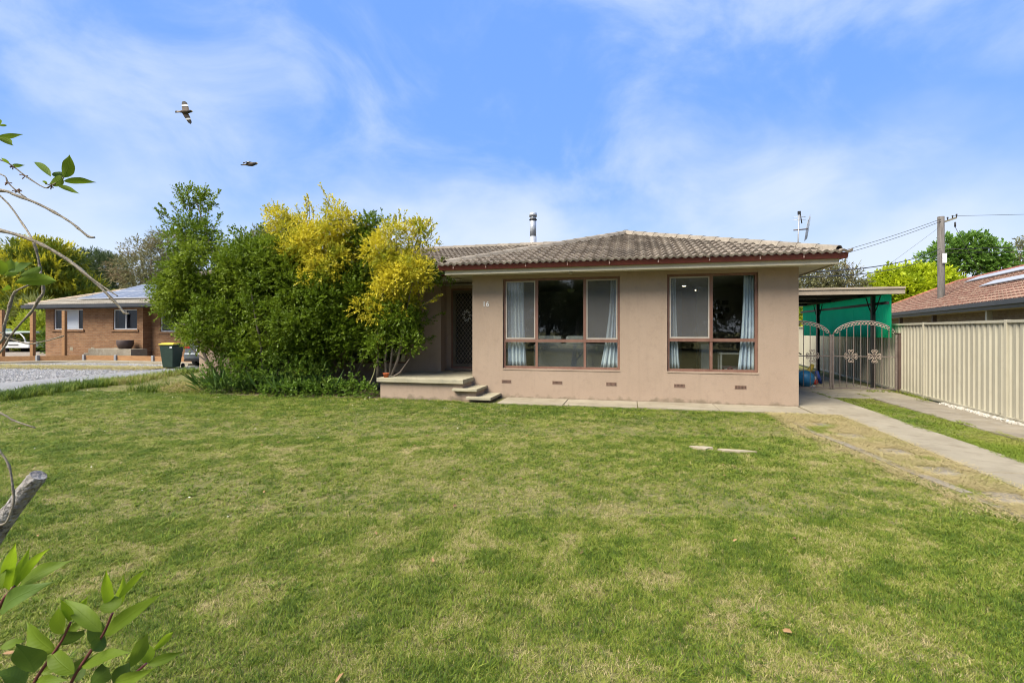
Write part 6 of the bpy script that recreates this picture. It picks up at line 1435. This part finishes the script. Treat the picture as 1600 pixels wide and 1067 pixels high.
scatter('long_grass', np.stack([tl[:,0],tl[:,1],np.zeros(n)],-1), np.stack([np.zeros(n),np.zeros(n),rng.uniform(0,6.28,n)],-1), np.stack([s_,s_,s_],-1), prl, {'dry': np.clip(.3+1.3*(fbm(tl[:,0]*1.2,tl[:,1]*1.2,5,3)-.45),0,1)}, label='unmown grass along the driveway edge and wall feet', kind='stuff')
# dead straw on the strip beside the driveway
Ps = np.stack([rng.uniform(2.55,3.82,26000), rng.uniform(3.0,10.42,26000)], -1); x, y = Ps[:,0], Ps[:,1]
xe = np.interp(y, [e[1] for e in ep][::-1], [e[0] for e in ep][::-1])
ok = (x > xe+.02-np.where(y > 9.3, .5*(y-9.3)+.1*rng.normal(size=len(x)), 0)) | ((rng.uniform(size=len(x)) < .25) & (x > xe-.25) )
for (px_, py_, ps_, pr__) in ((3.12,9.30,.36,0),(3.22,8.42,.38,0),(3.34,7.46,.38,0),(3.40,6.55,.40,0),(3.45,5.65,.38,0)):
    ok &= ~((abs(x-px_) < ps_*.46) & (abs(y-py_) < ps_*.46) & (rng.uniform(size=len(x)) < .88))
x, y = x[ok], y[ok]; n = len(x)
M['straw_base'] = None
dr_s = np.clip(.93+.5*(fbm(x*1.6,y*1.6,15,3)-.5)-.5*(fbm(x*1.4+4,y*1.4,16,3) > .70), 0, 1)
prs = [tuft('straw', 7, .010, .035, .0026, .05, (1.5,4.5), M['grass'], 120+q, 3) for q in range(4)]
s_ = rng.uniform(.7,1.3,n)
scatter('dry_straw', np.stack([x,y,np.full(n,.012)],-1), np.stack([rng.normal(0,.1,n),rng.normal(0,.1,n),rng.uniform(0,6.28,n)],-1), np.stack([s_,s_,s_],-1), prs, {'dry': dr_s}, label='dead yellow straw grass beside the concrete driveway', kind='stuff')
b = MB(); b.add([(2.45,10.4,.006),(2.74,9.9,.006),(2.85,8.5,.006),(3.0,7.4,.006),(3.14,6.3,.006),(3.33,5.1,.006),(3.71,2.7,.006),(3.79,2.7,.006),(3.79,10.4,.006)], [tuple(range(9))])
b.build('straw_bed', pm('straw_ground', (.36,.31,.19), (.48,.42,.27), scale=4, rough=.95, bump=.8, bscale=90, c3=(.16,.125,.07), scale3=14, lo3=.5, hi3=.68), kind='structure', fix=False)
# white fallen petals and specks on the lawn
pb = MB(); pb.add([(0,0,0),(.012,-.006,.004),(.02,.004,.002),(.008,.012,.006)], [(0,1,2,3)]); pme = pb.mesh('petal'); pme.materials.append(pm('petal_white', (.70,.68,.55), (.8,.78,.66), scale=9))
Pp = np.concatenate([cone(160, 2.5, 9), cone(900, 9, 13.5)]); x, y = Pp[:,0], Pp[:,1]; ok = lawn_mask(x, y) & ((y > 9.0) | (rng.uniform(size=len(x)) < .35)) & ((x < -2) | (rng.uniform(size=len(x)) < .3)); x, y = x[ok], y[ok]; n = len(x)
s_ = rng.uniform(.5,1.5,n)
scatter('fallen_petals', np.stack([x,y,gh(x,y)+.028],-1), rng.uniform(-.6,.6,(n,3))*np.array([1,1,5]), np.stack([s_,s_,s_],-1), [pme], label='tiny pale petals fallen on the lawn', kind='stuff')
lb_ = MB(); lb_.add([(0,0,0),(.012,-.011,.003),(.034,-.008,.006),(.045,0,.003),(.03,.011,.008),(.01,.010,.004)], [(0,1,2,3,4,5)]); lme = lb_.mesh('dead_leaf'); lme.materials.append(pm('dead_leaf_brown', (.22,.12,.05), (.34,.22,.10), scale=12, rnd=.4))
Pp = cone(110, 1.8, 9); x, y = Pp[:,0], Pp[:,1]; ok = lawn_mask(x, y); x, y = x[ok], y[ok]; n = len(x); s_ = rng.uniform(.5,1.2,n)
scatter('fallen_leaves', np.stack([x,y,gh(x,y)+.022],-1), rng.uniform(-.5,.5,(n,3))*np.array([1,1,6]), np.stack([s_,s_,s_],-1), [lme], label='a few small brown dead leaves on the lawn', kind='stuff')
# gravel stones, white pebbles by the fence, bark and cuttings heap
def pebble(mat, seed):
    bm = bmesh.new(); bmesh.ops.create_icosphere(bm, subdivisions=1, radius=1); g = random.Random(seed)
    for v in bm.verts: v.co *= g.uniform(.75,1.2); v.co.z *= .6
    me = bpy.data.meshes.new('pebble'); bm.to_mesh(me); bm.free(); me.materials.append(mat); return me
wp = pm('white_pebble', (.40,.375,.32), (.52,.49,.43), scale=3, rough=.8, rnd=.2); gp = pm('grey_stone', (.36,.355,.345), (.48,.475,.46), scale=3, rough=.9, rnd=.4)
yy = rng.uniform(7.2,12.6,900); xx = np.array([fxl(v) for v in yy])-.04-np.abs(rng.normal(0,.055,900)); n = 900; s_ = rng.uniform(.014,.034,n)
scatter('white_pebbles', np.stack([xx,yy,rng.uniform(.01,.035,n)],-1), rng.uniform(0,6,(n,3)), np.stack([s_,s_,s_],-1), [pebble(wp,1),pebble(wp,2),pebble(wp,3)], label='white pebbles strewn along the foot of the cream fence', kind='stuff')
n = 16000; xx = -18.5-np.abs(rng.uniform(0,10,n)); yy = rng.uniform(7.5,18.4,n); s_ = rng.uniform(.010,.03,n)
strawz = np.exp(-((yy-(16.6+.12*(xx+20)))/.6)**2)
ok = (yy < np.interp(xx, [-35,-28,-25,-19], [13,17.4,18.4,17.9])) & (rng.uniform(size=n) > strawz*.95); xx, yy, s_ = xx[ok], yy[ok], s_[ok]; n = len(xx)
scatter('gravel_stones', np.stack([xx,yy,np.full(n,.045)],-1), rng.uniform(0,6,(n,3)), np.stack([s_,s_,s_],-1), [pebble(gp,4),pebble(gp,5)], label='grey gravel stones over the neighbour\'s yard', kind='stuff')
n = 2600; xx = rng.uniform(-31,-18.7,n); yy = 16.0+.10*(xx+22)+rng.normal(0,.45,n); s_ = rng.uniform(1.0,2.2,n)
scatter('gravel_straw', np.stack([xx,yy,np.full(n,.05)],-1), np.stack([np.zeros(n),np.zeros(n),rng.uniform(0,6.28,n)],-1), np.stack([s_*1.6,s_*1.6,s_*2],-1), prs, {'dry': rng.uniform(.75,1,n)}, label='band of dry brown grass across the gravel', kind='stuff')
hp = thing('cuttings_heap', 'low heap of dry garden cuttings on the lawn left of the shrubs', 'heap', (-11.55,10.75,0))
b = MB(); nr, na_ = 6, 26
for i in range(nr+1):
    for k in range(na_):
        t = 2*math.pi*k/na_; q = i/nr; rr_ = 1+.18*math.sin(3*t+1)+.1*math.cos(5*t)
        b.v.append((.72*q*rr_*math.cos(t), .36*q*rr_*math.sin(t), .15*(1-q*q)*(1+.25*math.sin(7*t+5*q))-.01))
for i in range(nr):
    for k in range(na_): b.f.append([i*na_+k, (i+1)*na_+k, (i+1)*na_+(k+1)%na_, i*na_+(k+1)%na_]); b.m.append(0); b.sm.append(True)
b.build('mound', pm('heap_soil', (.13,.10,.06), (.24,.19,.11), scale=8, rough=.95, bump=1), hp)
n = 700; t = rng.uniform(0,6.28,n); q = np.sqrt(rng.uniform(0,1,n)); s_ = rng.uniform(.7,1.8,n)
o = scatter('dry_stalks', np.stack([.75*q*np.cos(t),.4*q*np.sin(t),.14*(1-q*q)],-1), np.stack([rng.normal(0,.5,n),rng.normal(0,.5,n),rng.uniform(0,6.28,n)],-1), np.stack([s_*1.3,s_*1.3,s_*2.5],-1), prs, {'dry': np.clip(rng.normal(.72,.2,n),0.3,1)}, parent=hp, kind='stuff')

# ------------------------------------------------------------------ near plant at the left edge
M['leaf_near'] = [leafmat('near_leaf_green', (.10,.155,.010), (.10,.155,.010), (.125,.185,.015), trans=.42, nscale=9, rough=.55, spec=.22), leafmat('near_leaf_dark', (.062,.108,.014), (.062,.108,.014), (.085,.135,.018), trans=.35, nscale=9, rough=.55, spec=.22), leafmat('near_leaf_young', (.18,.27,.012), (.18,.27,.012), (.22,.31,.016), trans=.5, nscale=9, rough=.55, spec=.2)]
M['twig'] = pm('twig_bark', (.20,.17,.12), (.32,.28,.21), scale=40, rough=.85, bump=.4, bscale=200, c3=(.11,.09,.07), scale3=90, lo3=.5, hi3=.65)
M['redstem'] = pm('red_stem', (.10,.025,.03), (.16,.05,.045), scale=30, rough=.5)
M['limb'] = pm('cut_limb_bark', (.24,.22,.20), (.46,.44,.41), scale=22, rough=.95, bump=1.0, bscale=70, c3=(.09,.08,.07), scale3=45, lo3=.50, hi3=.62)
CAMP = Vector((0,0,1.6))
for m_ in M['leaf_near']:
    nt_ = m_.node_tree; a_ = nd(m_, 'ShaderNodeAttribute'); a_.attribute_name = 'leafuv'
    sp2 = nd(m_, 'ShaderNodeSeparateXYZ'); nt_.links.new(a_.outputs['Vector'], sp2.inputs[0])
    ab = nd(m_, 'ShaderNodeMath'); ab.operation = 'ABSOLUTE'; nt_.links.new(sp2.outputs['X'], ab.inputs[0])
    f1 = nd(m_, 'ShaderNodeMath'); f1.operation = 'MULTIPLY_ADD'; f1.inputs[1].default_value = -.16; nt_.links.new(ab.outputs[0], f1.inputs[0]); nt_.links.new(sp2.outputs['Y'], f1.inputs[2])
    f2 = nd(m_, 'ShaderNodeMath'); f2.operation = 'MULTIPLY'; f2.inputs[1].default_value = 62.0; nt_.links.new(f1.outputs[0], f2.inputs[0])
    f3 = nd(m_, 'ShaderNodeMath'); f3.operation = 'SINE'; nt_.links.new(f2.outputs[0], f3.inputs[0])
    mr_ = nd(m_, 'ShaderNodeMapRange'); mr_.inputs['From Min'].default_value = 0; mr_.inputs['From Max'].default_value = .09; nt_.links.new(ab.outputs[0], mr_.inputs['Value'])
    f4 = nd(m_, 'ShaderNodeMath'); f4.operation = 'MULTIPLY_ADD'; f4.inputs[1].default_value = .14; nt_.links.new(f3.outputs[0], f4.inputs[0]); nt_.links.new(mr_.outputs[0], f4.inputs[2])
    bp_ = nd(m_, 'ShaderNodeBump'); bp_.inputs['Strength'].default_value = .30; bp_.inputs['Distance'].default_value = .002; nt_.links.new(f4.outputs[0], bp_.inputs['Height']); nt_.links.new(bp_.outputs['Normal'], nt_.nodes['Principled BSDF'].inputs['Normal'])
def big_leaf(parent, L8, seed):
    g = random.Random(seed)
    a, c, w, mi = Vector(L8[0:3]), Vector(L8[3:6]), L8[6]*.9, L8[7]
    ax = c-a; ln = ax.length; ax.normalize()
    view = ((a+c)/2-CAMP).normalized()
    sd_ = ax.cross(view).normalized(); nn = sd_.cross(ax).normalized()
    # tilt the blade out of the plane facing the viewer, as real leaves lie at all angles
    tl_ = g.uniform(-.7,.7); sd2 = sd_*math.cos(tl_)+nn*math.sin(tl_); nn = sd2.cross(ax).normalized(); sd_ = sd2
    if nn.z < 0: nn = -nn
    w = w/max(.55, math.cos(tl_))
    b = MB(); NS = 12; cv = g.uniform(.03,.13)*ln; tw = g.uniform(-.4,.4); fold = g.uniform(.12,.35)
    for i in range(NS+1):
        t = i/NS; hw = w*.5*min(1.0, 1.06*math.sin(math.pi*t**.80)**(.85 if t < .42 else 1.35))+.0005
        p = a+ax*ln*t+nn*cv*math.sin(math.pi*t)*1.0-nn*cv*.5*t
        s2 = (sd_*math.cos(tw*t)+nn*math.sin(tw*t)); n2 = (nn*math.cos(tw*t)-sd_*math.sin(tw*t))
        wav = .05*w*math.sin(9*t+seed)
        for q in (-1,-.55,0,.55,1): b.v.append(tuple(p+s2*hw*q+n2*(abs(q)*hw*fold+(wav*abs(q) if abs(q) > .9 else 0))))
    for i in range(NS):
        for q in range(4): b.f.append([i*5+q, i*5+q+1, (i+1)*5+q+1, (i+1)*5+q]); b.m.append(0); b.sm.append(True)
    o = b.build('leaf', M['leaf_near'][mi], parent, fix=False)
    at_ = o.data.attributes.new('leafuv', 'FLOAT_VECTOR', 'POINT')
    at_.data.foreach_set('vector', [v for i in range(NS+1) for q in (-1,-.55,0,.55,1) for v in (q, i/NS, 0)])
    return o
def densify(pts, k=4):
    P = [Vector(p[:3]) for p in pts]; r_ = [p[3] for p in pts]; o = []; rr_ = []
    for i in range(len(P)-1):
        p0, p1, p2, p3 = P[max(i-1,0)], P[i], P[i+1], P[min(i+2,len(P)-1)]
        for j in range(k):
            t = j/k; o.append(.5*((2*p1)+(p2-p0)*t+(2*p0-5*p1+4*p2-p3)*t*t+(3*p1-p0-3*p2+p3)*t**3)); rr_.append(r_[i]+(r_[i+1]-r_[i])*t)
    o.append(P[-1]); rr_.append(r_[-1]); return o, rr_
ft = thing('lopped_tree', 'half-bare lopped tree close to the camera at the left edge', 'tree', (0,0,0))
for pts in F_TRUNK:
    p, r_ = densify(pts); MB().tube(p, r_, 12, wob=.05).build('trunk', M['limb'], ft)
for pts in F_LIMB:
    p, r_ = densify(pts, 7); b = MB(); b.tube(p, [q*.85 for q in r_], 16, wob=.07); o = b.build('cut_limb', M['limb'], ft); o['label'] = 'thick grey sawn-off limb'
for i, pts in enumerate(F_BR):
    p, r_ = densify(pts); b = MB(); r2 = [q*.62*(1+(.35 if k % 5 == 2 else random.uniform(-.08,.08))) for k, q in enumerate(r_)]
    b.tube(p, r2, 8, wob=.05).build('branch', M['twig'], ft)
for i, L8 in enumerate(F_LEAF1+F_LEAF2): big_leaf(ft, L8, i)
b = MB()      # withered flower remains on the upper twigs
for c_ in (F_BR[5][3], F_BR[5][4], F_BR[6][2], F_BR[6][3], F_BR[6][3], F_BR[5][6]):
    for k in range(7):
        p = Vector(c_[:3]); d_ = Vector((random.uniform(-1,1),random.uniform(-1,1),random.uniform(-1,.6))).normalized()*random.uniform(.006,.018)
        b.tube([p, p+d_*.8], [.0008,.0017], 5)
b.build('withered_buds', pm('bud_brown', (.14,.07,.04), (.22,.12,.07), scale=60, rough=.9), ft)['kind'] = 'stuff'
fs = thing('leafy_shrub', 'young leafy shrub with dark red stems at the bottom left corner', 'shrub', (0,0,0))
for pts in F_STEM:
    p, r_ = densify(pts); MB().tube(p, r_, 8).build('stem', M['redstem'], fs)
p0 = Vector(F_STEM[0][0][:3]); gb = Vector((p0.x-.12, p0.y, 0))
for pts in F_STEM:
    a = Vector(pts[0][:3]); MB().tube([gb+(a-gb)*0.0, gb.lerp(a,.5)+Vector((0,0,.05)), a], [.009,.0075,.006], 8).build('stem', M['redstem'], fs)
for i, L8 in enumerate(F_LEAF3+F_LEAF4+F_LEAF5+F_LEAF6): big_leaf(fs, L8, 100+i)

# ------------------------------------------------------------------ birds
def bird(label, loc, fwd, up, wings, seed):
    """one continuous bird: body rings along fwd, wings lofted from the flanks"""
    f_ = Vector(fwd).normalized(); u_ = Vector(up); r_ = f_.cross(u_).normalized(); u_ = r_.cross(f_).normalized()
    mt = [pm('bird_brown_%d' % seed, (.07,.05,.035), (.11,.08,.055), scale=40), pm('bird_white_%d' % seed, (.75,.75,.72), (.8,.8,.78), scale=20), pm('bird_black_%d' % seed, (.02,.018,.016), (.035,.03,.026), scale=30), pm('bird_beak_%d' % seed, (.5,.36,.06), (.55,.4,.08), scale=20), pm('bird_buff_%d' % seed, (.22,.16,.10), (.28,.21,.14), scale=30)]
    b = MB(); n = 12; prof = [(-.165,.004,.020),(-.135,.006,.022),(-.10,.010,.016),(-.07,.018,.018),(-.03,.030,.030),(.015,.036,.035),(.05,.030,.030),(.075,.024,.024),(.095,.023,.022),(.112,.014,.014),(.122,.006,.006),(.14,.001,.001)]
    def W(x, y, z): return f_*x+r_*y+u_*z
    for x, hz_, hy_ in prof:
        for k in range(n):
            t = 2*math.pi*k/n; b.v.append(tuple(W(x, hy_*math.cos(t), hz_*math.sin(t)+(.006 if x > .06 else 0))))
    for i in range(len(prof)-1):
        mi = 2 if i == 0 or 6 <= i < 9 else 3 if i >= 9 else 4 if i < 3 else 0
        for k in range(n): b.f.append([i*n+k, i*n+(k+1)%n, (i+1)*n+(k+1)%n, (i+1)*n+k]); b.m.append(mi); b.sm.append(True)
    for s_, poly in wings:   # stations: (span, lift, lead, trail)
        o = len(b.v); m_ = len(poly)
        for (sp, li, le, tr_) in poly:
            ch = le-tr_
            for (q, th) in ((0,0),(.25,.006),(1,.001),(.3,-.004)): b.v.append(tuple(W(le-ch*q, s_*sp, li+th)))
        for i in range(m_-1):
            mi = 1 if i in (3,) else 0 if i < 2 else 2
            for k in range(4): b.f.append([o+i*4+k, o+i*4+(k+1)%4, o+(i+1)*4+(k+1)%4, o+(i+1)*4+k]); b.m.append(mi); b.sm.append(False)
        b.f.append([o+(m_-1)*4+k for k in range(4)]); b.m.append(2); b.sm.append(False)
    o = b.build('flying_bird', mt); o.location = loc; tag(o, label, 'bird', 'birds in flight')
wv = [(.015,.005,.055,-.055),(.06,.01,.058,-.052),(.10,.012,.06,-.05),(.125,.013,.058,-.046),(.155,.013,.056,-.042),(.19,.012,.052,-.038),(.22,.01,.040,-.028),(.236,.009,.02,-.012)]
wv1 = [(q*.98,-.12*q,le-.30*q+.012,tr_-.30*q+.01) for q,l_,le,tr_ in wv]
wv2 = [(q*.82,-.30*q,le+.28*q-.02,tr_+.34*q-.01) for q,l_,le,tr_ in wv]
bx = Vector((ca,sa,0)); bz = Vector((0,0,1)); bv = Vector((-sa,ca,0))
bird('brown bird with white wing patches, wings spread, higher of the two', (-7.48,6.94,5.38), bx+bz*.06+bv*.1, bv*-1.0+bz*.25, [(-1,wv1),(1,wv2)], 1)
wf_ = [(.012,.01,.04,-.05),(.02,.03,.03,-.07),(.03,.035,.01,-.09),(.035,.033,0,-.095),(.04,.03,-.02,-.10),(.045,.02,-.05,-.105),(.045,.01,-.08,-.11),(.044,.005,-.10,-.112)]
bird('brown bird gliding with folded wings, lower of the two', (-6.38,7.2,4.47), bx+bz*.08, bz, [(1,wf_),(-1,wf_)], 2)
